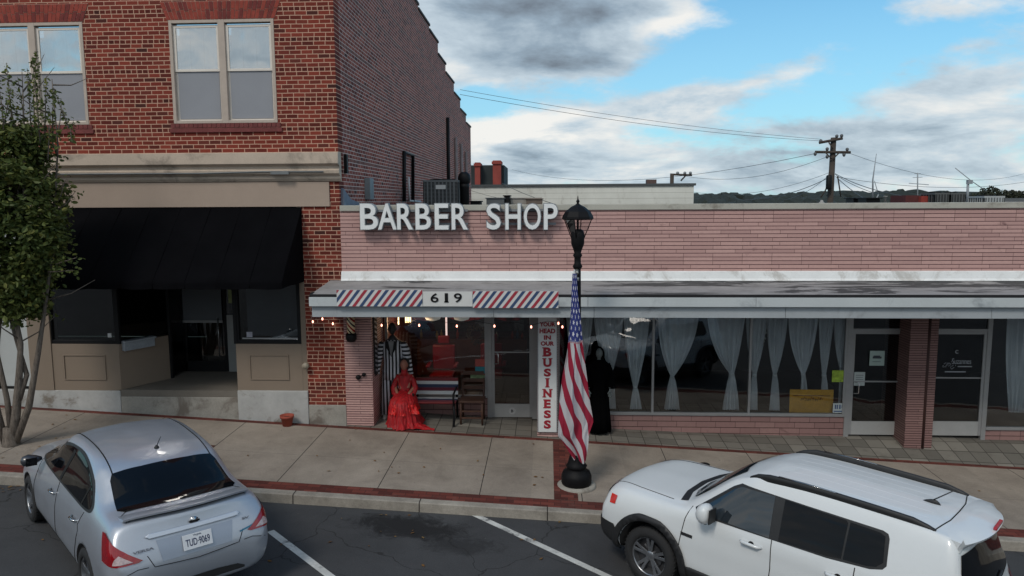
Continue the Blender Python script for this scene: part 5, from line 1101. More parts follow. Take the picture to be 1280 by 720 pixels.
# flag hanging from a short staff on the street side
FY=LY-.16
froot=thing('flag','american flag hanging limp from the street lamp','flag',at(718,345,y=FY))
MB().tube([at(718,337,y=FY+.04),at(719,352,y=FY)],.014,8).build('staff',worn('staff_white',srgb(180,180,180),.4),froot)
def flagmat():
    t=NT('flag_cloth'); uv=t.tc.outputs['UV']; u,v,_=t.sep(uv)
    # u across the 13 stripes, v along the length of the flag
    st=t.math('FLOOR',t.math('MULTIPLY',u,13.)); red=t.math('LESS_THAN',t.math('MODULO',st,2.),.5)
    c=t.mix(red,srgb(196,194,198),srgb(156,30,58)); ca=t.math('MULTIPLY',t.math('LESS_THAN',v,.40),t.math('LESS_THAN',u,.54)); c=t.mix(ca,c,srgb(50,60,128))
    # stars in a staggered grid
    su=t.math('MULTIPLY',u,7./.54); sv=t.math('MULTIPLY',v,13./.40)
    fu=t.math('SUBTRACT',t.math('FRACT',su),.5); fv=t.math('SUBTRACT',t.math('FRACT',sv),.5)
    par=t.math('MODULO',t.math('ADD',t.math('FLOOR',su),t.math('FLOOR',sv)),2.)
    ang=t.math('ARCTAN2',fv,fu); r=t.math('SQRT',t.math('ADD',t.math('MULTIPLY',fu,fu),t.math('MULTIPLY',fv,fv)))
    lim=t.math('ADD',.33,t.math('MULTIPLY',t.math('COSINE',t.math('MULTIPLY',ang,5.)),.11)); star=t.math('MULTIPLY',t.math('MULTIPLY',t.math('LESS_THAN',r,lim),t.math('LESS_THAN',par,.5)),ca)
    c=t.mix(star,c,srgb(214,214,220)); fb=t.noise(220,2,.5); t.bump(fb,.1,.001)
    t.fin(c,.85); tl=t.N.new('ShaderNodeBsdfTranslucent'); t.L.new(c,tl.inputs[0]); mx=t.N.new('ShaderNodeMixShader'); mx.inputs[0].default_value=.2; t.L.new(t.bsdf.outputs[0],mx.inputs[1]); t.L.new(tl.outputs[0],mx.inputs[2]); t.L.new(mx.outputs[0],t.out.inputs[0]); return t.mat
rows=70; n=90
edgeL=[(342,715.5),(365,714.5),(400,713),(440,709),(470,703),(500,699.5),(530,698),(546,697.5),(553,703),(562,709),(576,718)]
edgeR=[(342,721),(365,722),(400,726),(440,729.5),(470,733.5),(500,737),(528,742),(536,739),(545,736),(560,735),(576,732)]
def ip(T,y):
    for (a,b),(c,d) in zip(T[:-1],T[1:]):
        if y<=c: return b+(d-b)*(y-a)/(c-a)
    return T[-1][1]
vs=[];uvs=[]
for j in range(rows+1):
    f=j/rows
    for i in range(n+1):
        s=i/n; py=342+f*(576-342); low=max(0,(py-530)/46.)
        l=ip(edgeL,py); r_=ip(edgeR,py)
        # folds: cloth doubles back, so u runs over the stripes unevenly
        fold=math.sin(s*7.5+f*2.6)*.75+math.sin(s*17-f*4.+1.)*.32+.12*math.sin(s*33+f*9)
        x_px=l+(r_-l)*(s+.035*math.sin(s*18+2*f)*(1-abs(2*s-1)))
        wpx=(r_-l)
        p=at(x_px,py,y=FY); dep=(wpx/44.)*(.085*fold)+.10*low*math.sin(s*6)
        vs.append((p[0],FY+dep-.05*math.sin(s*math.pi)*wpx/40,p[2]+.02*math.sin(s*7)*f))
        # slanting stripes: the fly hangs diagonally
        u=.10+.62*s+.0*f; k=f
        if f>.36: u=.10+.38*s-(f-.36)*.80+.40
        else: u=.04+.48*s
        uvs.append((u+.30 if f>.36 else u,f*1.0 if f<.42 else f))
m=MB(); fs=[(j*(n+1)+i,j*(n+1)+i+1,(j+1)*(n+1)+i+1,(j+1)*(n+1)+i) for j in range(rows) for i in range(n)]
m.add(vs,fs,0,True); o=m.build('cloth',flagmat(),froot)
uvl=o.data.uv_layers.new(name='UVMap')
for lp in o.data.loops: uvl.data[lp.index].uv=uvs[lp.vertex_index]
# ================================================================== CARS
def catmull(P,n):
    P=np.array(P,float); out=[]
    Q=np.vstack([2*P[0]-P[1],P,2*P[-1]-P[-2]])
    for i in range(1,len(Q)-2):
        p0,p1,p2,p3=Q[i-1],Q[i],Q[i+1],Q[i+2]
        for k in range(n):
            t=k/n; 
            out.append(.5*((2*p1)+(-p0+p2)*t+(2*p0-5*p1+4*p2-p3)*t*t+(-p0+3*p1-3*p2+p3)*t**3))
    out.append(Q[-2]); return np.array(out)
def monot(xs,Y,xq):
    """monotone cubic through stations, column by column"""
    xs=np.array(xs,float); Y=np.array(Y,float); h=np.diff(xs); d=np.diff(Y,axis=0)/h[:,None]; m=np.zeros_like(Y); m[0]=d[0]; m[-1]=d[-1]
    for i in range(1,len(xs)-1):
        s=d[i-1]*d[i]>0; w1=2*h[i]+h[i-1]; w2=h[i]+2*h[i-1]
        with np.errstate(divide='ignore',invalid='ignore'):
            mm=(w1+w2)/(w1/d[i-1]+w2/d[i])
        m[i]=np.where(s,mm,0)
    out=[]
    for x in xq:
        i=min(max(np.searchsorted(xs,x)-1,0),len(xs)-2); t=(x-xs[i])/h[i]
        out.append((2*t**3-3*t*t+1)*Y[i]+(t**3-2*t*t+t)*h[i]*m[i]+(-2*t**3+3*t*t)*Y[i+1]+(t**3-t*t)*h[i]*m[i+1])
    return np.array(out)
def body_mesh(stations,nx=110,ns=5,bow=None):
    """stations: (x,[(y,z)...]) bottom centre -> top centre, half section"""
    st=sorted(stations,key=lambda s:s[0]); xs=[s[0] for s in st]; Y=[np.array(s[1]).ravel() for s in st]
    # denser sampling near the ends
    u=np.linspace(0,1,nx); xq=xs[0]+(xs[-1]-xs[0])*(u-.055*np.sin(4*np.pi*u)/1.2*.0-0.06*np.sin(2*np.pi*u))
    xq=np.clip(xq,xs[0],xs[-1]); A=monot(xs,Y,xq); rings=[]
    for x,a in zip(xq,A):
        pts=a.reshape(-1,2); c=catmull(pts,ns); 
        right=[(y,z) for y,z in c]; full=right+[(-y,z) for y,z in c[-2:0:-1]]
        rings.append([(x+(bow(x,y,z) if bow else 0),y,z) for y,z in full])
    return rings
def make_body(name,parent,rings,mats,arches,well_r,width):
    mb=MB(); mb.loft(rings,0,True,True); o=mb.build(name,mats,parent,local=True)
    bm=bmesh.new(); bm.from_mesh(o.data); bmesh.ops.triangulate(bm,faces=[f for f in bm.faces if len(f.verts)>4]); bm.to_mesh(o.data); bm.free()
    tree=BVHTree.FromPolygons([v.co for v in o.data.vertices],[p.vertices for p in o.data.polygons])
    cut=[]
    for (ax,az) in arches:
        for sd in (1,-1):
            c=MB(); c.lathe([(well_r,sd*(width-.28)),(well_r,sd*(width+.3))],(ax,0,az),40,0,False,'y'); q=c.build('cut',mats[1]); q.parent=parent; cut.append(q)
            b=o.modifiers.new('b','BOOLEAN'); b.operation='DIFFERENCE'; b.object=q; b.solver='EXACT'
    bpy.context.view_layer.update(); dg=bpy.context.evaluated_depsgraph_get(); me=bpy.data.meshes.new_from_object(o.evaluated_get(dg))
    o.modifiers.clear(); o.data=me
    for q in cut: bpy.data.objects.remove(q)
    me.materials.clear(); [me.materials.append(m) for m in mats]
    for p in me.polygons:
        c=p.center; p.use_smooth=True; ins=False
        for (ax,az) in arches:
            r=math.hypot(c.x-ax,c.z-az)
            if r<well_r+.003 and abs(c.y)<width+.1 and abs(c.y)>width-.30: ins=True
        p.material_index=1 if (ins or c.z<.2 and abs(p.normal.z)>.8) else 0
    return o,tree
def patch(name,parent,tree,poly,axis,side,mat,off=.004,step=.05,thick=0.,smooth=True,props=None):
    """project a 2-D outline onto the body: axis 'y' -> (x,z) seen from the side, 'x' -> (y,z) from behind/front, 'z' -> (x,y) from above"""
    bm=bmesh.new(); vs=[bm.verts.new((p[0],p[1],0)) for p in poly]; f=bm.faces.new(vs)
    for ax in (0,1):
        lo=min(p[ax] for p in poly); hi=max(p[ax] for p in poly); n=int((hi-lo)/step)
        for k in range(1,n+1):
            co=[0,0,0]; no=[0,0,0]; co[ax]=lo+(hi-lo)*k/(n+1); no[ax]=1
            bmesh.ops.bisect_plane(bm,geom=bm.verts[:]+bm.edges[:]+bm.faces[:],plane_co=co,plane_no=no)
    bmesh.ops.triangulate(bm,faces=[f for f in bm.faces if len(f.verts)>4])
    dead=[]
    for v in bm.verts:
        a,b=v.co.x,v.co.y
        if axis=='y': o=Vector((a,side*3,b)); d=Vector((0,-side,0))
        elif axis=='x': o=Vector((side*4,a,b)); d=Vector((-side,0,0))
        else: o=Vector((a,b,4)); d=Vector((0,0,-1))
        h=tree.ray_cast(o,d)
        if h[0] is None: dead.append(v); continue
        nn=h[1] if h[1].dot(d)<0 else -h[1]; v.co=h[0]+nn*off
    if dead: bmesh.ops.delete(bm,geom=dead,context='VERTS')
    me=bpy.data.meshes.new(name); bm.to_mesh(me); bm.free()
    o=bpy.data.objects.new(name,me); COL.objects.link(o); o.parent=parent; me.materials.append(mat)
    for p in me.polygons: p.use_smooth=smooth
    # face outwards
    c=Vector((0,0,.7)); 
    if len(me.polygons):
        s=sum((p.center-c).dot(p.normal)*p.area for p in me.polygons)
        if s<0: me.flip_normals()
    if thick: q=o.modifiers.new('s','SOLIDIFY'); q.thickness=thick; q.offset=1
    return o
def smooth_poly(P,n=5):
    Q=np.array(P,float); N_=len(Q); out=[]
    for i in range(N_):
        p0,p1,p2,p3=Q[(i-1)%N_],Q[i],Q[(i+1)%N_],Q[(i+2)%N_]
        for k in range(n):
            t=k/n; c=.5*((2*p1)+(-p0+p2)*t+(2*p0-5*p1+4*p2-p3)*t*t+(-p0+3*p1-3*p2+p3)*t**3); out.append(tuple(c))
    return out
def dpatch(name,parent,tree,poly,corner,mat,off=.004,step=.04):
    cx,cy,sd=corner; U=Vector((-.7071,-sd*.7071,0)); N_=Vector((-.7071,sd*.7071,0))
    bm=bmesh.new(); vs=[bm.verts.new((p[0],p[1],0)) for p in poly]; bm.faces.new(vs)
    for ax in (0,1):
        lo=min(p[ax] for p in poly); hi=max(p[ax] for p in poly); n=int((hi-lo)/step)
        for k in range(1,n+1):
            co=[0,0,0]; no=[0,0,0]; co[ax]=lo+(hi-lo)*k/(n+1); no[ax]=1
            bmesh.ops.bisect_plane(bm,geom=bm.verts[:]+bm.edges[:]+bm.faces[:],plane_co=co,plane_no=no)
    for v in bm.verts:
        o=Vector((cx,cy,v.co.y))+U*v.co.x+N_*2; h=tree.ray_cast(o,-N_); nn=h[1] if h[1].dot(N_)>0 else -h[1]; v.co=h[0]+nn*off
    me=bpy.data.meshes.new(name); bm.to_mesh(me); bm.free(); o=bpy.data.objects.new(name,me); COL.objects.link(o); o.parent=parent; me.materials.append(mat)
    for p in me.polygons: p.use_smooth=True
    if sum(p.normal.dot(N_) for p in me.polygons)<0: me.flip_normals()
    return o
def surf_line(name,parent,tree,pts,axis,side,mat,w=.006,off=.001,n=14):
    m=MB(); P=[]
    for (a,b),(c,d) in zip(pts[:-1],pts[1:]):
        k=max(2,int(math.hypot(c-a,d-b)/.06))
        for i in range(k): P.append((a+(c-a)*i/k,b+(d-b)*i/k))
    P.append(pts[-1]); L=[]
    for a,b in P:
        if axis=='y': o=Vector((a,side*3,b)); d=Vector((0,-side,0))
        elif axis=='x': o=Vector((side*4,a,b)); d=Vector((-side,0,0))
        else: o=Vector((a,b,4)); d=Vector((0,0,-1))
        h=tree.ray_cast(o,d)
        if h[0] is not None: L.append(h[0]-d*off*1.0)
    if len(L)>1: m.tube(L,w,5)
    return m
def arcpts(cx,cz,r,a0,a1,n=14): return [(cx+r*math.cos(R(a0+(a1-a0)*i/n)),cz+r*math.sin(R(a0+(a1-a0)*i/n))) for i in range(n+1)]
def paint(name,col,metal,rough=.3):
    t=NT(name); f=t.noise(900,1,.5); c=t.mix(t.mr(t.noise(1.6,4,.6),.4,.7,0,.10),col,tuple(k*.8 for k in col[:3])+(1,))
    c=t.mix(t.mr(t.noise(20,6,.8),.5,.8,0,.08),c,(.25,.23,.2,1))
    if metal: c=t.mix(.18,c,t.ramp(f,[(.3,(.2,.2,.2,1)),(.7,(.8,.8,.8,1))]),'OVERLAY')
    r=t.mr(t.noise(3,4,.7),.3,.8,rough,rough+.14); return t.fin(c,r,metal,coat=.6)
M_tyre=worn('tyre_rubber',(.018,.018,.019,1),.85,.25,12,bump=.2); M_rim=worn('alloy_grey',srgb(150,152,156),.32,.12,8,metal=.85); M_rimd=worn('rim_dark',(.03,.03,.032,1),.5,.2,8)
M_cglass=worn('tinted_car_glass',(.004,.0045,.006,1),.04,.2,.8,spec=.24); M_cglass2=worn('front_car_glass',(.018,.024,.030,1),.02,.2,.8,spec=.9)
M_trim=worn('black_plastic_trim',(.016,.016,.017,1),.55,.25,6); M_gap=worn('panel_gap',(.006,.006,.006,1),.9); M_tail=worn('tail_lamp_red',srgb(138,4,16),.12,.3,7,coat=.8); M_tailc=worn('tail_lamp_clear',srgb(180,160,160),.15,.4,30,coat=.8); M_chr=worn('car_chrome',srgb(190,190,190),.15,.05,5,metal=.95)
def wheel(parent,x,y,z,r,side,spokes,width=.21,rimmat=None,double=False,cap=False):
    """tyre, rim with spokes, hub; axis along Y, outer face towards side"""
    rimmat=rimmat or M_rim; w=width/2
    t=MB().lathe([(r*.66,-w),(r*.80,-w*1.02),(r*.95,-w*.95),(r*.995,-w*.7),(r,0),(r*.995,w*.7),(r*.95,w*.95),(r*.80,w*1.02),(r*.66,w),(r*.66,-w)],(0,0,0),44,0,True,'y',False)
    for k in range(44):
        a=2*math.pi*k/44
        for q in (-1,1):
            mm=Matrix.Rotation(a,4,'Y')@Matrix.Translation(Vector((0,q*w*.55,r*.998))); t.box(-.008,.008,-w*.3,w*.3,-.01,.004,M=mm)
    o=t.build('tyre',M_tyre,parent,local=True); o.location=(x,y,z)
    rm=MB(); s=side
    rm.lathe([(r*.675,-w*.9),(r*.675,w*.86*1),(r*.64,w*.9),(r*.615,w*.8),(r*.6,-w*.9)],(0,0,0),44,0,True,'y',False) if s>0 else rm.lathe([(r*.675,w*.9),(r*.675,-w*.86),(r*.64,-w*.9),(r*.615,-w*.8),(r*.6,w*.9)],(0,0,0),44,0,True,'y',False)
    n=spokes
    for k in range(n):
        a0=2*math.pi*k/n+.3
        for da in ((-.16,.16) if double else (0,)):
            a=a0; tip=a0+da*1.1; rt=r*.63; rb=r*.13
            pa=Vector((rb*math.cos(a0+da*.6),s*w*.62,rb*math.sin(a0+da*.6))); pm=Vector((r*.38*math.cos(a0+da),s*w*.72,r*.38*math.sin(a0+da))); pb_=Vector((rt*math.cos(tip),s*w*.80,rt*math.sin(tip)))
            hw=.016 if double else r*.085
            d=(pb_-pa).normalized(); nrm=Vector((0,s,0)); sd=d.cross(nrm).normalized()
            vs=[]
            for p,q in ((pa,hw*1.3),(pm,hw),(pb_,hw*1.25)):
                for u,v in ((-1,0),(1,0),(1,-.018),(-1,-.018)): vs.append(p+sd*q*u+nrm*(v*1.0))
            fs=[(i*4+j,i*4+(j+1)%4,(i+1)*4+(j+1)%4,(i+1)*4+j) for i in range(2) for j in range(4)]+[(0,1,2,3),(8,9,10,11)]
            rm.add(vs,fs,0)
    rm.lathe([(.001,s*w*.70),(r*.10,s*w*.70),(r*.17,s*w*.62),(r*.17,s*w*.3)],(0,0,0),20,0,True,'y')
    ro=rm.build('rim',rimmat,o,local=True,bevel=.003)
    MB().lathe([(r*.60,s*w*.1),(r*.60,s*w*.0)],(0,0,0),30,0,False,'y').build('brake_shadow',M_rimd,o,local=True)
    MB().lathe([(r*.42,s*w*.35),(r*.42,s*w*.2)],(0,0,0),30,0,False,'y').build('brake_disc',worn('brake_steel',srgb(90,90,92),.4,.1,6,metal=.8),o,local=True)
    return o
# ------------------------------------------------------------ silver sedan
SED=(-5.36,-5.02,R(137.2))
sedan=thing('parked_car','silver four door sedan with red tail lamps parked nose to the kerb','car',(SED[0],SED[1],rz(SED[0])),SED[2],'cars parked at the kerb')
slope=-.052
def tiltcar(o,h,cross=0.): # sit on the sloping street
    n=Vector((-slope,0,1)).normalized(); f=Vector((math.cos(h),math.sin(h),0)); f=(f-n*f.dot(n)).normalized(); l=n.cross(f)
    o.rotation_euler=Matrix((f,l,n)).transposed().to_euler()
tiltcar(sedan,SED[2])
B=lambda *a: list(a)
sst=[(-2.225,B((0,.33),(.40,.33),(.58,.36),(.64,.44),(.64,.50),(.62,.56),(.48,.585),(.25,.60),(0,.60))),
(-2.19,B((0,.29),(.5,.29),(.70,.35),(.765,.47),(.765,.56),(.74,.64),(.58,.685),(.32,.70),(0,.705))),
(-2.10,B((0,.26),(.56,.26),(.76,.33),(.825,.5),(.82,.64),(.77,.80),(.62,.865),(.35,.885),(0,.89))),
(-2.04,B((0,.25),(.58,.25),(.785,.32),(.84,.52),(.83,.68),(.775,.90),(.64,.985),(.36,1.01),(0,1.015))),
(-1.93,B((0,.24),(.6,.24),(.80,.31),(.85,.54),(.835,.72),(.775,.94),(.66,1.02),(.38,1.05),(0,1.055))),
(-1.7,B((0,.22),(.62,.22),(.815,.3),(.853,.55),(.84,.76),(.775,.965),(.66,1.06),(.40,1.10),(0,1.11))),
(-1.35,B((0,.20),(.64,.2),(.82,.29),(.855,.56),(.84,.78),(.785,.985),(.63,1.20),(.40,1.265),(0,1.285))),
(-1.0,B((0,.19),(.64,.19),(.82,.28),(.853,.56),(.838,.78),(.79,.98),(.60,1.335),(.40,1.41),(0,1.435))),
(-.7,B((0,.18),(.64,.18),(.82,.28),(.85,.56),(.836,.77),(.79,.97),(.585,1.39),(.39,1.465),(0,1.49))),
(-.2,B((0,.18),(.64,.18),(.82,.28),(.85,.56),(.834,.76),(.785,.955),(.58,1.415),(.39,1.49),(0,1.512))),
(.25,B((0,.18),(.64,.18),(.82,.28),(.85,.56),(.832,.75),(.78,.94),(.585,1.39),(.39,1.465),(0,1.487))),
(.55,B((0,.18),(.64,.18),(.82,.28),(.85,.56),(.83,.74),(.775,.925),(.60,1.28),(.41,1.375),(0,1.40))),
(.95,B((0,.19),(.64,.19),(.82,.28),(.852,.55),(.83,.73),(.765,.905),(.645,1.07),(.44,1.165),(0,1.19))),
(1.2,B((0,.2),(.64,.2),(.82,.28),(.855,.54),(.83,.72),(.755,.885),(.65,.975),(.44,1.03),(0,1.05))),
(1.6,B((0,.2),(.62,.2),(.80,.28),(.84,.52),(.81,.69),(.72,.82),(.62,.89),(.42,.935),(0,.955))),
(1.95,B((0,.2),(.56,.2),(.73,.27),(.77,.46),(.74,.6),(.65,.70),(.55,.76),(.38,.805),(0,.83))),
(2.12,B((0,.22),(.46,.22),(.60,.28),(.65,.42),(.62,.5),(.54,.57),(.45,.62),(.3,.66),(0,.68))),
(2.2,B((0,.28),(.3,.28),(.4,.32),(.44,.38),(.42,.43),(.36,.47),(.3,.5),(.2,.52),(0,.53)))]
def sbow(x,y,z):
    b=0
    zr=min(1,max(0,(z-.85)/.25)); b=-(.16 if x>0 else -.13)*(y/.6)**2*zr*min(1,max(0,(abs(x+.2)-.35)/.6))*(1-.6*min(1,max(0,(abs(x)-1.6)/.4)))
    return b-.14*min(1,max(0,(z-1.02)/.3))
M_silver=paint('silver_paint',srgb(176,181,190),.55,.30)
sst=[(x,[((y*(1+.085*min(1,max(0,(z-.98)/.3))*(1 if x<.9 else .3))),z+.055*min(1,max(0,(-x-1.3)/.6))*min(1,max(0,(z-.35)/.4))) for y,z in P]) for x,P in sst]
rings=body_mesh(sst,120,6,sbow); sb_,stree=make_body('body',sedan,rings,[M_silver,M_trim],[(1.3,.31),(-1.3,.31)],.345,.86)
pz=lambda P,ax,sd,nm,mt,**k: patch(nm,sedan,stree,P,ax,sd,mt,**k)
gsh=lambda P:[(x-.14*min(1,max(0,(z-1.02)/.3)),z) for x,z in P]
side_gl=[(.98,.985),(.62,1.20),(.30,1.325),(-.05,1.385),(-.45,1.38),(-.85,1.28),(-1.13,1.13),(-1.24,1.045),(-1.16,1.0),(-.6,.985),(.2,.975)]
for sd in (1,-1):
    pz(smooth_poly(gsh([(1.03,.965),(.64,1.235),(.30,1.36),(-.05,1.412),(-.46,1.41),(-.88,1.305),(-1.17,1.14),(-1.31,1.035),(-1.19,.975),(-.6,.962),(.2,.952)]),4),'y',sd,'window_trim',M_trim,off=.003,step=.03)
    pz(smooth_poly(gsh(side_gl),4),'y',sd,'side_window',M_cglass,off=.007,step=.03)
    pil=pz(gsh([(-.09,.985),(-.02,.985),(-.07,1.30),(-.07,1.37),(-.15,1.37),(-.15,1.30)]),'y',sd,'door_pillar',M_gap,off=.010)
    pz(gsh([(-1.0,.995),(-.965,.995),(-.97,1.215),(-1.005,1.20)]),'y',sd,'window_divider',M_gap,off=.010)
    m=MB()
    for ln in ([(.93,.30),(.98,.55),(.93,.80),(.96,.94)],[(-.05,.30),(-.06,.60),(-.05,.95)],[(-1.0,.78),(-1.12,.95)],[(-.05,.30),(-.86,.30),(-.93,.5),(-1.03,.72),(-1.0,.78)],[(.93,.30),(-.05,.30)]):
        q=surf_line('g',sedan,stree,ln,'y',sd,M_gap,.0045); m.add(q.v,q.f)
    m.build('door_gap',M_gap,sedan,local=True)
    for hx in (.10,-.86):
        h=stree.ray_cast(Vector((hx,sd*3,.80)),Vector((0,-sd,0)))[0]
        MB().tube([(hx+.09,h.y-sd*.0,.80),(hx+.05,h.y+sd*.035,.805),(hx-.06,h.y+sd*.035,.805),(hx-.10,h.y,.80)],[.012,.015,.015,.012],8).build('door_handle',M_chr,sedan,local=True)
    # mirror
    m=MB().loft([[ (.80+dx+a*math.cos(t),sd*(yy),1.0+b*math.sin(t)) for t in (2*math.pi*k/16 for k in range(16))] for yy,a,b,dx in ((.79,.03,.02,0),(.85,.07,.05,0),(.93,.085,.075,.0),(1.0,.06,.06,-.01),(1.02,.02,.02,-.01))]); mi=m.build('wing_mirror',worn('dark_mirror_housing',srgb(52,54,60),.3,.1,5,coat=.5),sedan,local=True)
    MB().box(.71,.715,*((.86,.98) if sd>0 else (-.98,-.86)),.95,1.05).build('mirror_glass',M_cglass,mi,local=True)
    for (ax_) in (1.3,-1.3): 
        w=wheel(sedan,ax_,sd*.755,.305,.305,sd,5,.19,cap=True)
    corner=(-2.05,sd*.80,sd)
    dpatch('tail_lamp',sedan,stree,[(-.19,.968),(-.13,.975),(-.02,.935),(.12,.85),(.22,.782),(.275,.745),(.25,.73),(.0,.722),(-.12,.732),(-.15,.84)],corner,M_tail,off=.010)
    dpatch('reverse_lamp',sedan,stree,[(.085,.825),(.055,.79),(.045,.742),(.205,.748),(.15,.785)],corner,M_tailc,off=.014,step=.03)
# rear glass and windscreen
pz([(-1.76,.57),(-1.81,.30),(-1.83,0),(-1.81,-.30),(-1.76,-.57),(-1.67,-.63),(-1.26,-.575),(-1.19,-.54),(-1.24,-.25),(-1.255,0),(-1.24,.25),(-1.19,.54),(-1.26,.575),(-1.67,.63)],'z',1,'rear_window',M_cglass,off=.006,step=.06)
pz([(.42,.47),(.46,.25),(.47,0),(.46,-.25),(.42,-.47),(.49,-.50),(.95,-.62),(1.06,-.60),(1.20,-.3),(1.23,0),(1.20,.3),(1.06,.60),(.95,.62),(.49,.50)],'z',1,'windscreen',M_cglass2,off=.006,step=.06)
m=None
for ln,ax,sd in (([(-1.95,.62),(-1.80,.63),(-1.74,.56)],'z',1),([(-1.95,-.62),(-1.80,-.63),(-1.74,-.56)],'z',1),([(-.52,.585),(-.50,.74),(-.47,.80)],'x',-1),([(.5,.77),(.44,.65),(0,.62),(-.44,.65),(-.5,.77)],'x',-1)):
    if ax=='x' and ln[0]==(-.52,.585): continue
    surf_line('g',sedan,stree,ln,ax,sd,M_gap,.0045).build('boot_gap',M_gap,sedan,local=True)
for sd in (1,-1):
    q=surf_line('g',sedan,stree,[(.40,sd*.53),(.1,sd*.525),(-.6,sd*.52),(-1.08,sd*.53),(-1.2,sd*.535)],'z',1,M_gap,.007); q.build('roof_seam',M_gap,sedan,local=True)
# bumper crease, plate recess, garnish bar, plate
for sd in (-1,1): surf_line('g',sedan,stree,[(sd*.83,.60),(sd*.6,.665),(sd*.5,.66)],'x',-1,M_gap,.004).build('bumper_gap',M_gap,sedan,local=True)
pz([(-.40,.885),(.40,.885),(.36,.68),(-.36,.68)],'x',-1,'plate_recess',paint('silver_recess',srgb(150,158,172),.5,.35),off=.004,step=.06)
pz([(-.50,.93),(-.46,.955),(.46,.955),(.50,.93),(.45,.905),(-.45,.905)],'x',-1,'garnish_bar',paint('silver_bar',srgb(196,202,212),.5,.3),off=.012,thick=.006,step=.016)
hx=stree.ray_cast(Vector((-4,0,.80)),Vector((1,0,0)))[0].x; hb=stree.ray_cast(Vector((-4,0,.735)),Vector((1,0,0)))[0].x; ht=stree.ray_cast(Vector((-4,0,.865)),Vector((1,0,0)))[0].x
ang=math.atan2(ht-hb,.13)
PM=Matrix.Translation(Vector((hx-.018,0,.797)))@Matrix.Rotation(ang,4,'Y')@Matrix.Rotation(-math.pi/2,4,'Z')
# in plate space x runs left-right, z up, -y outwards (towards the rear)
pr_=thing('rear',None,None) if 0 else None
m=MB().box(-.153,.153,-.004,.004,-.078,.078,M=PM); pl=m.build('licence_plate',worn('plate_white',srgb(206,208,212),.45,.03,8),sedan,local=True,bevel=.003)
def on_plate(body,w,h,x,z,mat,nm,bold=.02):
    m=MB(); put_text(m,body,w,h,(0,0,0),.001,bold); m.v=[tuple(PM@Vector((p[0]+x,p[1]-.0055,p[2]+z))) for p in m.v]; m.build(nm,mat,pl,local=True)
on_plate('TUD·9069',.25,.075,0,-.008,worn('plate_ink',srgb(40,48,80),.5),'plate_number',.01)
on_plate('Virginia',.085,.024,0,.057,worn('plate_ink',srgb(40,48,80),.5),'plate_state',.0)
def badge(body,w,h,y,z,nm):
    h0=stree.ray_cast(Vector((-4,y,z)),Vector((1,0,0)))[0]; m=MB(); put_text(m,body,w,h,(0,0,0),.002,.02); Q=Matrix.Translation(Vector((h0.x-.012,y,z)))@Matrix.Rotation(ang,4,'Y')@Matrix.Rotation(-math.pi/2,4,'Z'); m.v=[tuple(Q@Vector(p)) for p in m.v]; m.build(nm,worn('badge_grey',srgb(110,112,120),.3,metal=.6),sedan,local=True)
badge('VERSA',.20,.026,.53,.83,'model_badge'); badge('SV',.08,.026,-.55,.87,'trim_badge')
h0=stree.ray_cast(Vector((-4,0,.985)),Vector((1,0,0)))[0]; MB().lathe([(.045,-.012),(.042,.0)],(0,0,0),20,0,True,'x').build('emblem',M_chr,sedan,local=True).location=(h0.x-.004,0,.98)
MB().box(-.004,.0,-.055,.055,-.01,.01).build('emblem_bar',M_gap,sedan,local=True).location=(h0.x-.020,0,.98)
m=MB(); put_m=None; pz([(-.62,.775),(-.46,.745),(-.46,.76),(-.62,.79)],'x',-1,'blue_badge',worn('badge_blue',srgb(40,110,140),.3),off=.006,step=.03)
# lip spoiler
L=[]; 
for k in range(25):
    y=-.66+1.32*k/24; xx=-1.995+.11*(y/.66)**2; h=stree.ray_cast(Vector((xx+.06,y,3)),Vector((0,0,-1)))[0]; L.append((xx,y,h.z))
rg=[[(x+.15,y,z+.0),(x+.05,y,z+.012),(x-.04,y,z+.035),(x-.075,y,z+.03),(x-.075,y,z+.01),(x-.02,y,z-.005),(x+.05,y,z-.03)] for x,y,z in L]
MB().loft(rg).build('boot_spoiler',M_silver,sedan,local=True,sharp=45)
m=MB(); m.loft([[(x-.055,y,z+.008),(x-.05,y,z+.006),(x-.02,y,z-.022),(x-.028,y,z-.026)] for x,y,z in L[1:-1]]); m.build('spoiler_shadow_gap',M_trim,sedan,local=True)
# antenna, lower bumper insert, headlamps
h=stree.ray_cast(Vector((-.98,0,4)),Vector((0,0,-1)))[0]; MB().lathe([(.03,h.z-.005),(.025,h.z+.012),(.01,h.z+.03)],(-.98,0,0),14).tube([(-.98,0,h.z+.02),(-1.12,0,h.z+.17)],[.006,.004],6).build('antenna',M_trim,sedan,local=True)
pz([(-.5,.37),(-.42,.41),(-.2,.43),(.2,.43),(.42,.41),(.5,.37),(.5,.345),(-.5,.345)],'x',-1,'bumper_insert',M_trim,off=.004,step=.05)
for sd in (1,-1): pz([(sd*.40,.60),(sd*.72,.70),(sd*.74,.60),(sd*.5,.54)],'x',1,'headlamp',M_tailc,off=.006)
pz([(-.36,.52),(.36,.52),(.30,.38),(-.30,.38)],'x',1,'grille',M_trim,off=.005)
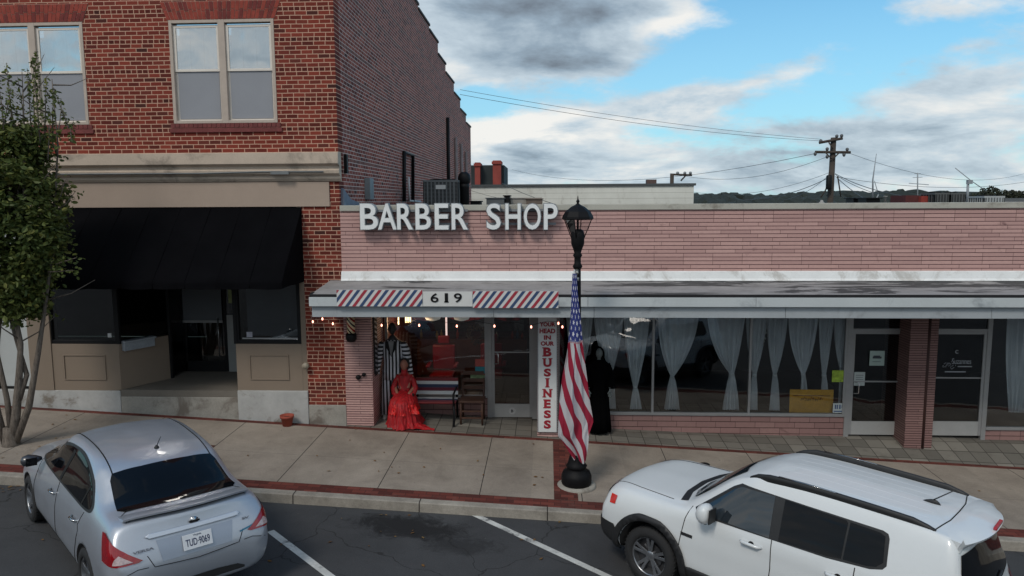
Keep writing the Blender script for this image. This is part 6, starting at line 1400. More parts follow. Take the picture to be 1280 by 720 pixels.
# ------------------------------------------------------------ white boxy suv
JP=(2.74,-5.50,R(139.))
suv=thing('parked_car','white boxy suv with black roof rails parked nose to the kerb','car',(JP[0],JP[1],rz(JP[0])),JP[2],'cars parked at the kerb'); tiltcar(suv,JP[2])
jst=[(-2.14,B((0,.42),(.5,.42),(.64,.46),(.70,.55),(.70,.66),(.68,.74),(.5,.77),(.28,.78),(0,.78))),
(-2.08,B((0,.36),(.6,.36),(.78,.42),(.83,.56),(.83,.72),(.80,.84),(.66,.90),(.38,.92),(0,.925))),
(-2.02,B((0,.33),(.64,.33),(.83,.41),(.87,.62),(.87,.82),(.83,.98),(.74,1.10),(.48,1.14),(0,1.15))),
(-1.93,B((0,.32),(.66,.32),(.85,.40),(.885,.64),(.885,.86),(.855,1.08),(.75,1.32),(.54,1.38),(0,1.40))),
(-1.86,B((0,.31),(.67,.31),(.855,.395),(.89,.65),(.89,.87),(.862,1.10),(.735,1.50),(.56,1.57),(0,1.595))),
(-1.78,B((0,.30),(.68,.3),(.86,.39),(.895,.66),(.895,.88),(.868,1.12),(.715,1.58),(.56,1.645),(0,1.67))),
(-1.3,B((0,.28),(.7,.28),(.87,.38),(.90,.66),(.90,.88),(.87,1.12),(.70,1.605),(.56,1.665),(0,1.69))),
(-.5,B((0,.27),(.7,.27),(.87,.37),(.895,.66),(.895,.88),(.868,1.11),(.69,1.61),(.55,1.67),(0,1.70))),
(.1,B((0,.27),(.7,.27),(.87,.37),(.895,.66),(.893,.87),(.865,1.10),(.68,1.585),(.54,1.645),(0,1.672))),
(.34,B((0,.27),(.7,.27),(.87,.37),(.895,.66),(.892,.87),(.862,1.09),(.69,1.50),(.54,1.585),(0,1.615))),
(.85,B((0,.27),(.7,.27),(.87,.37),(.90,.66),(.893,.86),(.855,1.06),(.735,1.18),(.56,1.235),(0,1.26))),
(1.02,B((0,.27),(.7,.27),(.87,.37),(.90,.66),(.893,.86),(.85,1.05),(.74,1.095),(.56,1.12),(0,1.135))),
(1.4,B((0,.28),(.7,.28),(.87,.37),(.90,.66),(.89,.85),(.835,1.02),(.72,1.075),(.54,1.095),(0,1.11))),
(1.8,B((0,.3),(.68,.3),(.86,.38),(.893,.64),(.885,.84),(.825,1.005),(.72,1.055),(.5,1.075),(0,1.09))),
(1.99,B((0,.33),(.66,.33),(.83,.41),(.868,.60),(.86,.78),(.80,.945),(.69,1.01),(.48,1.035),(0,1.05))),
(2.06,B((0,.36),(.60,.36),(.75,.43),(.79,.57),(.78,.73),(.72,.88),(.61,.95),(.42,.98),(0,.99))),
(2.09,B((0,.40),(.50,.40),(.64,.46),(.68,.57),(.67,.70),(.62,.82),(.52,.88),(.38,.91),(0,.92)))]
def jbow(x,y,z):
    b=0
    zr=min(1,max(0,(z-.75)/.5)); b=-.10*(y/.7)**2*zr*min(1,max(0,(x-.1)/.8))+.05*(y/.7)**2*zr*min(1,max(0,(-x-1.3)/.6))
    return b
M_wpaint=paint('white_paint',srgb(214,217,218),0,.28)
rings=body_mesh(jst,120,6,jbow); jb_,jtree=make_body('body',suv,rings,[M_wpaint,M_trim],[(1.285,.36),(-1.285,.36)],.435,.89)
jz=lambda P,ax,sd,nm,mt,**k: patch(nm,suv,jtree,P,ax,sd,mt,**k)
for sd in (1,-1):
    # black surround joining all side glass
    jz([(.76,1.135),(.37,1.48),(.28,1.535),(-1.20,1.535),(-1.25,1.52),(-1.27,1.48),(-1.29,1.24),(-1.26,1.20),(-1.15,1.165),(-.75,1.125),(.5,1.085),(.72,1.09)],'y',sd,'window_surround',M_trim,off=.003)
    jz([(.70,1.13),(.35,1.455),(.26,1.505),(-.12,1.525),(-.15,1.115),(.5,1.105)],'y',sd,'front_window',M_cglass2,off=.007)
    jz([(-.25,1.12),(-.23,1.525),(-.86,1.52),(-.88,1.50),(-.88,1.165),(-.75,1.145)],'y',sd,'rear_window',M_cglass,off=.007)
    jz([(-.90,1.165),(-.90,1.515),(-1.18,1.51),(-1.23,1.49),(-1.255,1.26),(-1.20,1.205),(-1.12,1.185)],'y',sd,'quarter_window',M_cglass,off=.007)
    m=MB()
    for ln in ([(.92,.36),(.88,.7),(.84,1.0),(.80,1.13)],[(-.18,.36),(-.20,.8),(-.18,1.11)],[(-.86,.52),(-.95,.70),(-1.02,.9),(-1.02,1.13)]):
        q=surf_line('g',suv,jtree,ln,'y',sd,M_gap,.005); m.add(q.v,q.f)
    m.build('door_gap',M_gap,suv,local=True)
    for hx in (.03,-.88):
        h=jtree.ray_cast(Vector((hx,sd*3,.985)),Vector((0,-sd,0)))[0]; m=MB().tube([(hx+.12,h.y-sd*.005,.985),(hx+.09,h.y+sd*.035,.99),(hx-.08,h.y+sd*.035,.99),(hx-.12,h.y-sd*.005,.985)],[.014,.019,.019,.014],8); hd=m.build('door_handle',M_wpaint,suv,local=True)
        MB().lathe([(.035,-.002),(.03,.004)],(0,0,0),14,0,True,'y').build('handle_cup',M_gap,hd,local=True).location=(hx,h.y+sd*.001,.985)
    jz([(1.70,.30),(1.74,.50),(1.80,.60),(2.08,.62),(2.12,.34)],'y',sd,'bumper_corner',M_trim,off=.014,step=.05)
    # mirror
    m=MB().loft([[ (.53+dx+a*math.cos(t)*(1 if math.cos(t)>0 else .7),sd*yy,1.19+b*math.sin(t)) for t in (2*math.pi*k/16 for k in range(16))] for yy,a,b,dx in ((.90,.07,.06,0),(.94,.10,.105,0),(1.01,.105,.115,0),(1.07,.085,.095,0),(1.095,.04,.05,0))]); mi=m.build('wing_mirror',M_wpaint,suv,local=True)
    MB().box(.44,.455,*((.93,1.07) if sd>0 else (-1.07,-.93)),1.11,1.27).tube([(.57,sd*.86,1.12),(.54,sd*.95,1.10),(.53,sd*1.0,1.09)],.03,8).build('mirror_stalk',M_trim,mi,local=True)
    for ax_ in (1.285,-1.285): wheel(suv,ax_,sd*.775,.355,.355,sd,5,.225,double=True)
    # wheel arch flares and sill cladding
    for ax_ in (1.285,-1.285):
        a=arcpts(ax_,.36,.435,-14,194,26); b_=arcpts(ax_,.36,.52,194,-14,26)
        b_=[(x,min(z,.865)) for x,z in b_]
        jz(a+b_,'y',sd,'arch_flare',M_trim,off=.022,step=.05,thick=.02)
    jz([(.86,.28),(.80,.44),(.72,.455),(-.72,.455),(-.80,.44),(-.86,.28)],'y',sd,'sill_cladding',M_trim,off=.012,thick=.012)
    jz([(.87,.80),(.72,.80),(.72,.835),(.87,.835)],'y',sd,'side_badge',M_trim,off=.008)
    jz([(1.80,.95),(1.90,.945),(1.895,.84),(1.81,.85)],'y',sd,'side_marker',worn('marker_red',srgb(196,50,40),.2),off=.010,step=.03)
    # roof rails
    P=[]
    rz_=lambda x: (jtree.ray_cast(Vector((x,sd*.62,4)),Vector((0,0,-1)))[0]).z
    xs_=[.22,.14,.0,-.3,-.7,-1.1,-1.42,-1.55,-1.62]; hs=[.0,.022,.045,.05,.052,.05,.045,.02,.0]
    rr=[]
    for x,h_ in zip(xs_,hs): z_=rz_(x); yy=sd*(.635-.02*(x>0.1)); rr.append([(x,yy-.024,z_-.01),(x,yy+.024,z_-.02),(x,yy+.022,z_+h_),(x,yy+.010,z_+h_+.012),(x,yy-.010,z_+h_+.012),(x,yy-.022,z_+h_)])
    rail=MB().loft(rr).build('roof_rail',M_trim,suv,local=True)
    m=MB(); m.loft([[(x,sd*.635-.006,rz_(x)+.063),(x,sd*.635+.018,rz_(x)+.063),(x,sd*.635+.018,rz_(x)+.066),(x,sd*.635-.006,rz_(x)+.066)] for x in (-.10,-.4,-.7)]); m.build('rail_strip',M_chr,rail,local=True)
    jz([(sd*.66,.98),(sd*.84,.98),(sd*.85,.74),(sd*.66,.74)],'x',-1,'tail_lamp',M_tail,off=.01,step=.04)
    jz([(sd*.42,.98),(sd*.50,1.03),(sd*.66,1.02),(sd*.70,.90),(sd*.64,.80),(sd*.50,.79),(sd*.42,.86)],'x',1,'headlamp',M_tailc,off=.012,step=.04)
jz([(.34,.44),(.40,.25),(.42,0),(.40,-.25),(.34,-.44),(.40,-.50),(.84,-.60),(.88,-.59),(.98,-.35),(1.01,0),(.98,.35),(.88,.59),(.84,.60),(.40,.50)],'z',1,'windscreen',M_cglass2,off=.010,step=.04)
jz([(.93,.66),(1.02,.4),(1.05,0),(1.02,-.4),(.93,-.66),(1.02,-.68),(1.10,-.4),(1.13,0),(1.10,.4),(1.02,.68)],'z',1,'cowl',M_trim,off=.004,step=.06)
jz([(-.76,1.14),(-.72,1.36),(-.66,1.50),(.66,1.50),(.72,1.36),(.76,1.14),(.66,1.05),(-.66,1.05)],'x',-1,'tailgate_window',M_cglass,off=.006,step=.06)
jz([(-.78,.48),(.78,.48),(.80,.70),(.72,.74),(-.72,.74),(-.80,.70)],'x',-1,'rear_bumper',M_trim,off=.012,step=.06)
jz([(-.72,.40),(.72,.40),(.74,.62),(-.74,.62)],'x',1,'front_bumper',M_trim,off=.012,step=.06)
for k in range(7):
    y=-.30+.1*k; jz([(y-.025,.97),(y+.025,.97),(y+.025,.78),(y-.025,.78)],'x',1,'grille_slot',M_trim,off=.006,step=.05)
# shallow pressed ribs along the roof
m=MB()
for k in range(6):
    y=-.40+.16*k; q=surf_line('g',suv,jtree,[(.0,y),(-1.5,y)],'z',1,M_wpaint,.006,off=-.0046); m.add(q.v,q.f,0,True)
m.build('roof_ribs',M_wpaint,suv,local=True)
q=surf_line('g',suv,jtree,[(-1.60,.66),(-1.66,.3),(-1.67,0),(-1.66,-.3),(-1.60,-.66)],'z',1,M_gap,.006); q.build('tailgate_gap',M_gap,suv,local=True)
for sd in (1,-1): surf_line('g',suv,jtree,[(1.95,sd*.60),(1.6,sd*.66),(1.1,sd*.70)],'z',1,M_gap,.005).build('bonnet_gap',M_gap,suv,local=True)
# spoiler over the tailgate
rg=[]
for k in range(25):
    y=-.68+1.36*k/24; e=(abs(y)/.68)**4; zt_=jtree.ray_cast(Vector((-1.72,y,4)),Vector((0,0,-1)))[0].z+.008-.01*e; xe=-2.02+.10*(y/.6)**2+.07*e
    rg.append([(-1.66,y,zt_-.006),(-1.75,y,zt_+.002),(-1.84,y,zt_-.006),(xe,y,zt_-.045),(xe+.008,y,zt_-.068),(-1.84,y,zt_-.10),(-1.74,y,zt_-.09)])
sp_=MB().loft(rg).build('rear_spoiler',M_wpaint,suv,local=True,sharp=38)
MB().box(-.02,.012,-.14,.14,-.012,.016).build('brake_light',worn('brake_light_red',srgb(170,20,40),.2,.2,20,coat=.5),sp_,local=True,bevel=.006).location=(-1.995,0,jtree.ray_cast(Vector((-1.72,0,4)),Vector((0,0,-1)))[0].z-.022)
h=jtree.ray_cast(Vector((-1.42,0,4)),Vector((0,0,-1)))[0]; MB().loft([ring((-1.42+a,0,h.z+b),rx,.02*k_,12) for a,b,rx,k_ in ((0,-.004,.09,1.),(-.01,.02,.06,.8),(-.02,.035,.03,.5))]).tube([(-1.43,0,h.z+.03),(-1.62,0,h.z+.20)],[.007,.005],6).build('antenna',M_trim,suv,local=True)
wp=surf_line('g',suv,jtree,[(-.25,1.12),(.05,1.10),(.28,1.14)],'x',-1,M_trim,.012,off=.02); wp.build('rear_wiper',M_trim,suv,local=True)
# ================================================================== ROOFTOPS, FAR BUILDINGS, POLES, HILLS
def bgbox(px0,py0,px1,py1,y): 
    x0,x1,z0,z1=rect(px0,py0,px1,py1,y); return x0,x1,z0,z1
ROOF=3.7
# air conditioner behind the sign
M_cond=worn('condenser_grey',srgb(104,108,110),.6,.12,4)
def condenser(px0,py0,px1,py1,y,label,mat=M_cond,ribs=9,depth=.8):
    x0,x1,z0,z1=bgbox(px0,py0,px1,py1,y); z0=min(z0,ROOF+.02) if y<21 else z0; root=thing('air_conditioner',label,'air conditioner',((x0+x1)/2,y,ROOF),0,'rooftop air conditioners')
    m=MB(); m.box(x0+.02,x1-.02,y+.02,y+depth-.02,z0,z1-.03); m.build('coil',M_dark,root)
    m=MB(); m.box(x0,x1,y,y+depth,z1-.05,z1).box(x0,x1,y,y+depth,z0,z0+.06)
    n=ribs
    for i in range(n+1):
        xx=x0+(x1-x0-.03)*i/n; m.box(xx,xx+.03,y,y+.02,z0+.06,z1-.05)
        yy=y+(depth-.03)*i/n; m.box(x0,x0+.02,yy,yy+.03,z0+.06,z1-.05).box(x1-.02,x1,yy,yy+.03,z0+.06,z1-.05)
    n2=int((z1-z0)/.035)
    for i in range(n2): zz=z0+.06+(z1-z0-.11)*i/n2; m.box(x0+.01,x1-.01,y+.008,y+.014,zz,zz+.012)
    m.build('casing',mat,root); MB().lathe([(min(x1-x0,depth)*.42,z1),(min(x1-x0,depth)*.40,z1+.03)],((x0+x1)/2,y+depth/2,0),20).build('fan_guard',M_blk,root)
    return root,(x0,x1,z0,z1)
root,(x0,x1,z0,z1)=condenser(529,225,573,256,4.2,'large grey rooftop air conditioner with a small white label behind the letter E')
MB().box((x0+x1)/2-.12,(x0+x1)/2+.12,4.19,4.2,z1-.22,z1-.12).build('label_plate',M_swhite,root)
x0,x1,z0,z1=bgbox(573,217,588,256,4.6); xc=(x0+x1)/2; r_=(x1-x0)/2*.8
root=thing('vent_stack','fat black vent stack with a rounded cap beside the air conditioner','vent',(xc,4.6,ROOF))
MB().lathe([(r_,ROOF),(r_,z1-.35),(r_*1.06,z1-.34),(r_*1.06,z1-.30),(r_,z1-.29),(r_,z1-.22)],(xc,4.6,0),20).build('pipe',M_blk,root); MB().lathe([(r_*1.0,z1-.25),(r_*1.3,z1-.2),(r_*1.35,z1-.1),(r_*1.15,z1-.02),(r_*.6,z1+.04)],(xc,4.6,0),20).build('cap',M_blk,root)
for (a,b,c,d,y,nm,lab,mt) in ((588,251,600,258,6.,'roof_unit','low black box on the roof right of the vent stack',M_blk),(608,247,630,258,7.,'roof_vent_box','pale metal duct box on the roof above the letter S',M_cond),(630,244,637,258,7.2,'roof_chimney','small dark square flue on the roof above the letter H',M_blk),(638,247,676,258,7.4,'roof_hatch','long flat grey duct housing on the roof above the letter O',worn('duct_grey',srgb(150,146,140),.7,.2,2)),(658,248,678,258,7.2,'brown_roof_box','brown weathered box at the end of the duct housing',worn('brown_box',srgb(104,92,84),.8,.3,3))):
    x0,x1,z0,z1=bgbox(a,b,c,d,y); m=MB().box(x0,x1,y,y+.6,ROOF,z1-.03).box(x0-.03,x1+.03,y-.03,y+.63,z1-.03,z1); tag(m.build(nm,mt,bevel=.01),lab,'roof box')
# long off-white building
y=26.; x0,x1,z0,z1=bgbox(560,230,867,262,y)
root=thing('white_building','long flat roofed off-white brick building behind the shop row','building',((x0+x1)/2,y,0))
def blockwall():
    t=NT('offwhite_block'); x,yy,z=t.sep(); r=t.math('FRACT',t.math('DIVIDE',z,.3)); f=t.math('FRACT',t.math('DIVIDE',x,.62)); c=t.ramp(t.noise(.5,6,.7),[(.3,srgb(204,204,196)),(.7,srgb(228,228,220))]); c=t.mix(t.mr(t.noise(1.6,7,.8,v=t.map(t.obj(),scale=(1,1,.3))),.52,.72,0,.55),c,srgb(138,130,116)); c=t.mix(t.math('MULTIPLY',t.math('LESS_THAN',r,.10),.35),c,srgb(120,116,104)); return t.fin(c,.85)
MB().box(x0,x1,y,y+12,-1.5,z1-.12).build('wall',blockwall(),root); MB().box(x0-.05,x1+.1,y-.08,y+12.1,z1-.12,z1).build('roof_edge',worn('dark_roof_edge',srgb(74,78,80),.7,.1,2),root)
bx0,bx1,bz0_,bz1_=bgbox(808,224.5,820,230,y+1); MB().box(bx0,bx1,y+.8,y+1.3,z1-.01,bz1_).build('chimney',worn('small_chimney',srgb(92,74,70),.9,.2,3),root)
# pole top seen past the white building
def pole_top():
    y=32.; c=at(840,221,y=y); root=thing('utility_pole','short pole top with a single cross arm over the white building','utility pole',(c[0],y,-1.)); Mw=worn('pole_wood',srgb(66,58,52),.9,.3,4)
    MB().tube([(c[0],y,-1.),(c[0],y,at(840,217,y=y)[2])],.12,8).build('post',Mw,root)
    a=at(838,218,y=y); b=at(865,219,y=y); MB().tube([a,b],.07,6).tube([at(851,226,y=y),at(857,219.5,y=y)],.05,6).build('cross_arm',Mw,root)
    for px_ in (847,856,863): p=at(px_,217,y=y); MB().lathe([(.07,-.05),(.10,.05),(.05,.12)],tuple(p),8).build('insulator',worn('insulator_grey',srgb(120,124,126),.4),root)
pole_top()
# dark building with two brick chimneys
y=48.; x0,x1,z0,z1=bgbox(570,206.5,630,232,y); root=thing('dark_gable_building','dark slate clad building with two tall red brick chimneys','building',((x0+x1)/2,y,0))
MB().box(x0-1.,x1,y,y+6,0,z1).build('wall',worn('dark_slate',(.025,.036,.04,1),.8,.3,.6),root)
for a,b,c in ((593.5,600,203),(616,626,200.5)): u0,u1,_,v1=bgbox(a,c,b,232,y-.8); MB().box(u0,u1,y-.8,y+.4,0,v1).box(u0-.08,u1+.08,y-.9,y+.5,v1-.3,v1-.08).build('chimney',worn('far_red_brick',srgb(140,64,56),.9,.25,1.5),root)
# main utility pole
y=24.; PW=worn('pole_wood',srgb(66,58,52),.9,.3,4)
c=at(1040,200,y=y); X0=c[0]; zt=at(1042,172,y=y)[2]; root=thing('utility_pole','tall wooden utility pole with two cross arms and many wires','utility pole',(X0,y,-1.5))
MB().tube([(X0-.05,y,-1.5),(X0+.03,y,zt)],[.19,.13],10).build('post',PW,root)
def seg(a,b,w=.075): return MB().tube([at(*a,y=y-.15),at(*b,y=y-.15)],w,6)
seg((1024,178.5),(1053,173)).build('cross_arm',PW,root); seg((1019,190),(1063,190.5)).build('cross_arm',PW,root)
Mi=worn('insulator_dark',srgb(84,86,88),.5)
for (a,b) in ((1026,176.5),(1046,170.5),(1052,170),(1034,186.5),(1059,187),(1019,192.5),(1055,193.5),(1034,196)):
    p=at(a,b,y=y-.15); MB().lathe([(.04,-.09),(.08,-.02),(.085,.04),(.04,.09)],tuple(p),8).build('insulator',Mi,root)
m=MB()
for a,b in (((1031,190),(1040,199)),((1050,190),(1041,199)),((1036,178),(1041,186)),((1036,217),(1038,232)),((1047,220),(1051,246)),((1036,226),(1031,240)),((1035,233),(1026,247))): m.tube([at(*a,y=y-.2),at(*b,y=y-.2)],.035,5)
m.build('brace',PW,root)
m=MB().lathe([(.12,-.35),(.14,-.3),(.14,.3),(.1,.36)],tuple(at(1036,228,y=y-.3)),10); m.build('splice_case',M_blk,root)
# wires
def wire(pts,y0,y1,r,label=None,n=16,sag=.0):
    a=Vector(at(*pts[0],y=y0)); b=Vector(at(*pts[1],y=y1)); P=[]
    for i in range(n+1):
        t=i/n; p=a.lerp(b,t); p.z-=sag*4*t*(1-t); P.append(p)
    return P,r
W1=[]; 
WR=[((1024,176),(575,118),24,14,.016,.25,'topmost thin wire rising left from the tall pole past the brick corner'),
((1026,174),(575,112),24,14,.014,.2,'second thin wire just above the topmost left hand one'),
((1036,216),(866,240),24,30,.016,.5,'wire from the middle of the tall pole down to the white building roof'),
((1036,222),(930,250),24,20,.03,.25,'thicker wire falling left from the tall pole toward the hills'),
((1036,219),(980,250),24,20,.02,.2,'short thin wire falling left from the pole just inside the thicker one'),
((1019,192),(640,212),24,60,.022,1.2,'long slack wire from the lower cross arm toward the brick chimneys'),
((1034,196),(850,219),24,32,.018,.6,'slack wire from the pole brace to the short pole top'),
((1044,217),(1135,246),24,12,.028,.15,'thick wire falling right from the pole to the red roof box'),
((1044,218),(1110,246),24,14,.022,.12,'thick wire just under the first one falling right'),
((1046,222),(1080,248),24,16,.03,.05,'short thick wire dropping right close to the pole'),
((1044,221),(1290,226),24,40,.02,.5,'level wire leaving the right edge of the picture'),
((1063,192),(1290,214),24,50,.018,1.,'upper faint wire from the right end of the lower cross arm'),
((628,229),(700,257),26,8,.02,.08,'dark wire slanting down across the white building to the letter P'),
((588,238),(672,256),20,8,.012,.06,'thin wire low across the white wall above the letter S')]
for a,b,y0,y1,r_,sag,lab in WR:
    P,_=wire((a,b),y0,y1,r_,sag=sag); tag(MB().tube(P,r_*.55,5).build('wire',worn('wire_grey',(.06,.065,.07,1),.6)),lab,'wire')
# antennas and small roof things to the right
Ms=worn('galvanised',srgb(140,146,150),.5,.15,5)
y=10.; m=MB().tube([at(1091,256,y=y),at(1091,225,y=y),at(1095.5,192,y=y)],[.03,.022,.008],6).tube([at(1083,257,y=y),at(1091,247,y=y)],.012,5).tube([at(1098,243,y=y),at(1092,256,y=y)],.02,5).tube([at(1093,226,y=y),at(1098,243,y=y)],.012,5); tag(m.build('whip_antenna',Ms),'thin whip antenna on a braced mast right of the utility pole','antenna')
y=12.; m=MB().tube([at(1147,256,y=y),at(1147,216,y=y)],.02,6).tube([at(1136,229,y=y),at(1161,231,y=y)],.011,5).tube([at(1141,222,y=y),at(1153,221.5,y=y)],.008,5).tube([at(1143,217,y=y),at(1151,217,y=y)],.008,5); tag(m.build('tv_antenna',Ms),'small television aerial with short cross rods','antenna')
y=9.; m=MB().tube([at(1209,258,y=y),at(1210,228,y=y)],.035,6).tube([at(1194,210,y=y),at(1214,226,y=y),at(1233,239,y=y)],.013,5).box(*[v for v in (at(1209,229,y=y)[0],at(1214.5,229,y=y)[0],y-.06,y+.06,at(1210,230,y=y)[2],at(1210,225,y=y)[2])]); tag(m.build('tilted_antenna',Ms),'mast with a long tilted rod antenna at its top','antenna')
y=8.; x0,x1,z0,z1=bgbox(1104.5,245,1108.5,258,y); tag(MB().lathe([((x1-x0)/2*.7,ROOF),((x1-x0)/2*.7,z1-.02),((x1-x0)/2*1.2,z1-.02),((x1-x0)/2*1.2,z1)],((x0+x1)/2,y,0),12).build('vent_pipe',worn('pale_pipe',srgb(150,148,144),.7)),'short pale vent pipe on the roof','vent pipe')
x0,x1,z0,z1=bgbox(1024,250,1030,258,y); tag(MB().lathe([(.1,ROOF),(.1,z1-.1),(.05,z1-.05),(.03,z1)],((x0+x1)/2,y,0),12).build('roof_finial',worn('pale_pipe',srgb(150,148,144),.7)),'small pale pointed vent left of the utility pole base','vent pipe')
x0,x1,z0,z1=bgbox(1135,245,1168,258,y); root=thing('brick_chimney_box','low red brick rooftop housing with a darker left face','roof box',((x0+x1)/2,y,ROOF)); MB().box(x0+(x1-x0)*.5,x1,y,y+1.2,ROOF,z1).build('housing',worn('roof_red_brick',srgb(146,58,50),.9,.25,6),root); MB().box(x0,x0+(x1-x0)*.5,y+.15,y+1.1,ROOF,z1+.02).build('side_housing',worn('roof_dark_brick',srgb(84,38,38),.9,.2,6),root)
condenser(1168,241,1187,258,7.6,'dark ribbed rooftop air conditioner right of the red brick housing',worn('condenser_dark',srgb(78,80,80),.6,.12,4),5); condenser(1188,241,1207,258,7.6,'second ribbed rooftop air conditioner left of the tilted antenna',worn('condenser_dark',srgb(78,80,80),.6,.12,4),5)
condenser(1230,245,1256,258,7.6,'light grey slatted rooftop air conditioner near the right edge',worn('condenser_light',srgb(160,164,164),.6,.1,4),7)
x0,x1,z0,z1=bgbox(1083,247,1100,258,8.6); tag(MB().box(x0,x1,8.6,9.2,ROOF,z1-.03).box(x0-.04,x1+.04,8.5,9.3,z1-.03,z1).build('roof_cabinet',M_blk,bevel=.01),'dark low cabinet on the roof at the foot of the whip antenna','roof box')
x0,x1,z0,z1=bgbox(1067,247,1082,258,9.6); tag(MB().box(x0,x1,9.6,10.2,ROOF,z1-.03).box(x0-.04,x1+.04,9.5,10.3,z1-.03,z1).build('roof_cabinet',M_blk,bevel=.01),'dark low cabinet on the roof just right of the utility pole','roof box')
x0,x1,z0,z1=bgbox(1248,250,1300,262,26.); root=thing('grey_building','low grey roofed building at the far right above the parapet','building',((x0+x1)/2,26.,0)); MB().prism([(x0,z0-4),(x1,z0-4),(x1,z1+.1),(x0+2.5,z1),(x0,z1-.5)],'y',26.,34.).build('wall',worn('grey_roof',srgb(120,116,112),.8,.1,1),root)
# wooded hills: an uneven ridge of tree crowns
def ridge(name,y,pts,depth,mat,seed,amp,label):
    rnd=random.Random(seed); m=MB(); X=[at(p[0],p[1],y=y)[0] for p in pts]; Z=[at(p[0],p[1],y=y)[2] for p in pts]; n=150; nr=10; vs=[]
    for i in range(n+1):
        x=X[0]+(X[-1]-X[0])*i/n; z=np.interp(x,X,Z)
        for j in range(nr+1):
            f=j/nr; hh=-3.2+(z+3.2)*math.sin(f*math.pi/2)**.8; vs.append((x+rnd.uniform(-2,2),y-depth*(1-f)+rnd.uniform(-3,3),hh+(rnd.uniform(-amp,amp) if j>1 else 0)))
    m.add(vs,[(i*(nr+1)+j,(i+1)*(nr+1)+j,(i+1)*(nr+1)+j+1,i*(nr+1)+j+1) for i in range(n) for j in range(nr)],0,False); return struct(m.build(name,mat))
Mhill=worn('wooded_hill',(.020,.024,.016,1),.95,.5,.25)
ridge('hills',620,[(560,252),(700,251),(860,244),(900,243),(960,245),(1020,241),(1060,240),(1100,241.5),(1130,238),(1160,241),(1200,243),(1280,246),(1400,244)],160,Mhill,3,2.2,'')
# nearer clump of tree crowns on the skyline at the right
def crown(name,px,py,rpx,y,label,seed,mat,n=900):
    rnd=random.Random(seed); c=Vector(at(px,py,y=y)); r=rpx/914*(y+13.75); root=thing(name,label,'tree',(c.x,y,-3.),0,'trees on the skyline'); m=MB()
    lobes=[(rnd.uniform(-.6,.6),rnd.uniform(-.5,.5),rnd.uniform(-.3,.35),rnd.uniform(.4,.65)) for _ in range(9)]
    for i in range(n):
        l=rnd.choice(lobes); d=Vector((rnd.gauss(0,1),rnd.gauss(0,1),rnd.gauss(0,1))).normalized()*l[3]*rnd.uniform(.75,1.05); p=c+r*(Vector(l[:3])+d); s=r*.09*rnd.uniform(.6,1.5); a=Vector((rnd.gauss(0,1),rnd.gauss(0,1),rnd.gauss(0,1))).normalized(); b=a.cross(Vector((rnd.random(),rnd.random(),rnd.random()))).normalized(); cc=a.cross(b); m.add([p+b*s,p+cc*s,p-b*s,p-cc*s],[(0,1,2,3)])
    m.build('crown',mat,root); MB().tube([(c.x,y,-3.),(c.x,y,c.z)],[r*.12,r*.05],7).build('trunk',PW,root)
Mfar=worn('far_foliage',(.030,.034,.020,1),.95,.5,.6)
for k,(px_,py_,rp,lab) in enumerate(((1222,250,10,'dark round tree crown left of the light air conditioner'),(1238,245,13,'tallest dark round tree crown on the right skyline'),(1256,247,11,'dark tree crown directly above the light air conditioner end'),(1270,245,9,'dark tree crown second from the right edge of the skyline'),(1284,249,9,'dark tree crown cut by the right edge of the picture'))): crown('skyline_tree',px_,py_,rp,90+6*k,lab,20+k,Mfar)
# ================================================================== STREET TREE
tb=onplane(14,556,.022,-.052,.02); TX,TY=float(tb[0]),float(tb[1]); TZ=gz(TX,TY)
troot=thing('street_tree','leafy green street tree with several grey stems at the left edge','tree',(TX,TY,TZ))
def barkmat():
    t=NT('grey_bark'); v=t.map(t.obj(),scale=(6,6,1.4)); n=t.noise(5,6,.75,v=v,dist=.4); c=t.ramp(n,[(.3,srgb(66,58,52)),(.7,srgb(128,118,108))]); t.bump(n,.8,.02); return t.fin(c,.95)
M_bark=barkmat(); rnd=random.Random(11)
zt=lambda py: at(20,py,y=TY)[2]; xt=lambda px,py=400: at(px,py,y=TY)[0]
m=MB(); stems=[[(14,560),(20,520),(24,470),(26,430),(14,370),(10,300),(12,220),(14,140)],[(17,560),(34,510),(44,440),(48,400),(54,340),(58,260),(60,180),(50,95)],[(8,560),(-4,500),(-18,430),(-30,350),(-40,260),(-44,170)],[(15,550),(10,500),(-2,440),(4,390),(26,330),(34,250),(36,160),(34,90)],[(24,500),(30,470),(10,415),(-8,360),(-14,280),(-10,180)]]
branches=[]
for k,st in enumerate(stems):
    P=[Vector(at(a,b,y=TY)) for a,b in st]; 
    for i,p in enumerate(P): p.y+=(.0,.12,-.15,-.05,.2)[k]*i/4*1.3
    rs=[(.10,.085,.065,.05,.04,.03,.02,.01)[i]*(.8,.62,.6,.5,.45)[k] for i in range(len(P))]
    m.tube(P,rs,9); branches.append(P)
for B_ in branches:
    for i in range(3,len(B_)-1):
        for q in range(4):
            p=B_[i].lerp(B_[i+1],rnd.random()); d=Vector((rnd.uniform(-1,1),rnd.uniform(-1,1),rnd.uniform(.1,1))).normalized(); L_=rnd.uniform(.35,.75); m.tube([p,p+d*L_*.5,p+d*L_+Vector((0,0,.12))],[.014,.009,.004],5)
m.build('trunk',M_bark,troot)
m=MB().lathe([(.16,TZ-.05),(.13,TZ+.03),(.11,TZ+.15),(.10,TZ+.3)],(TX,TY,0),14); m.build('root_flare',M_bark,troot)
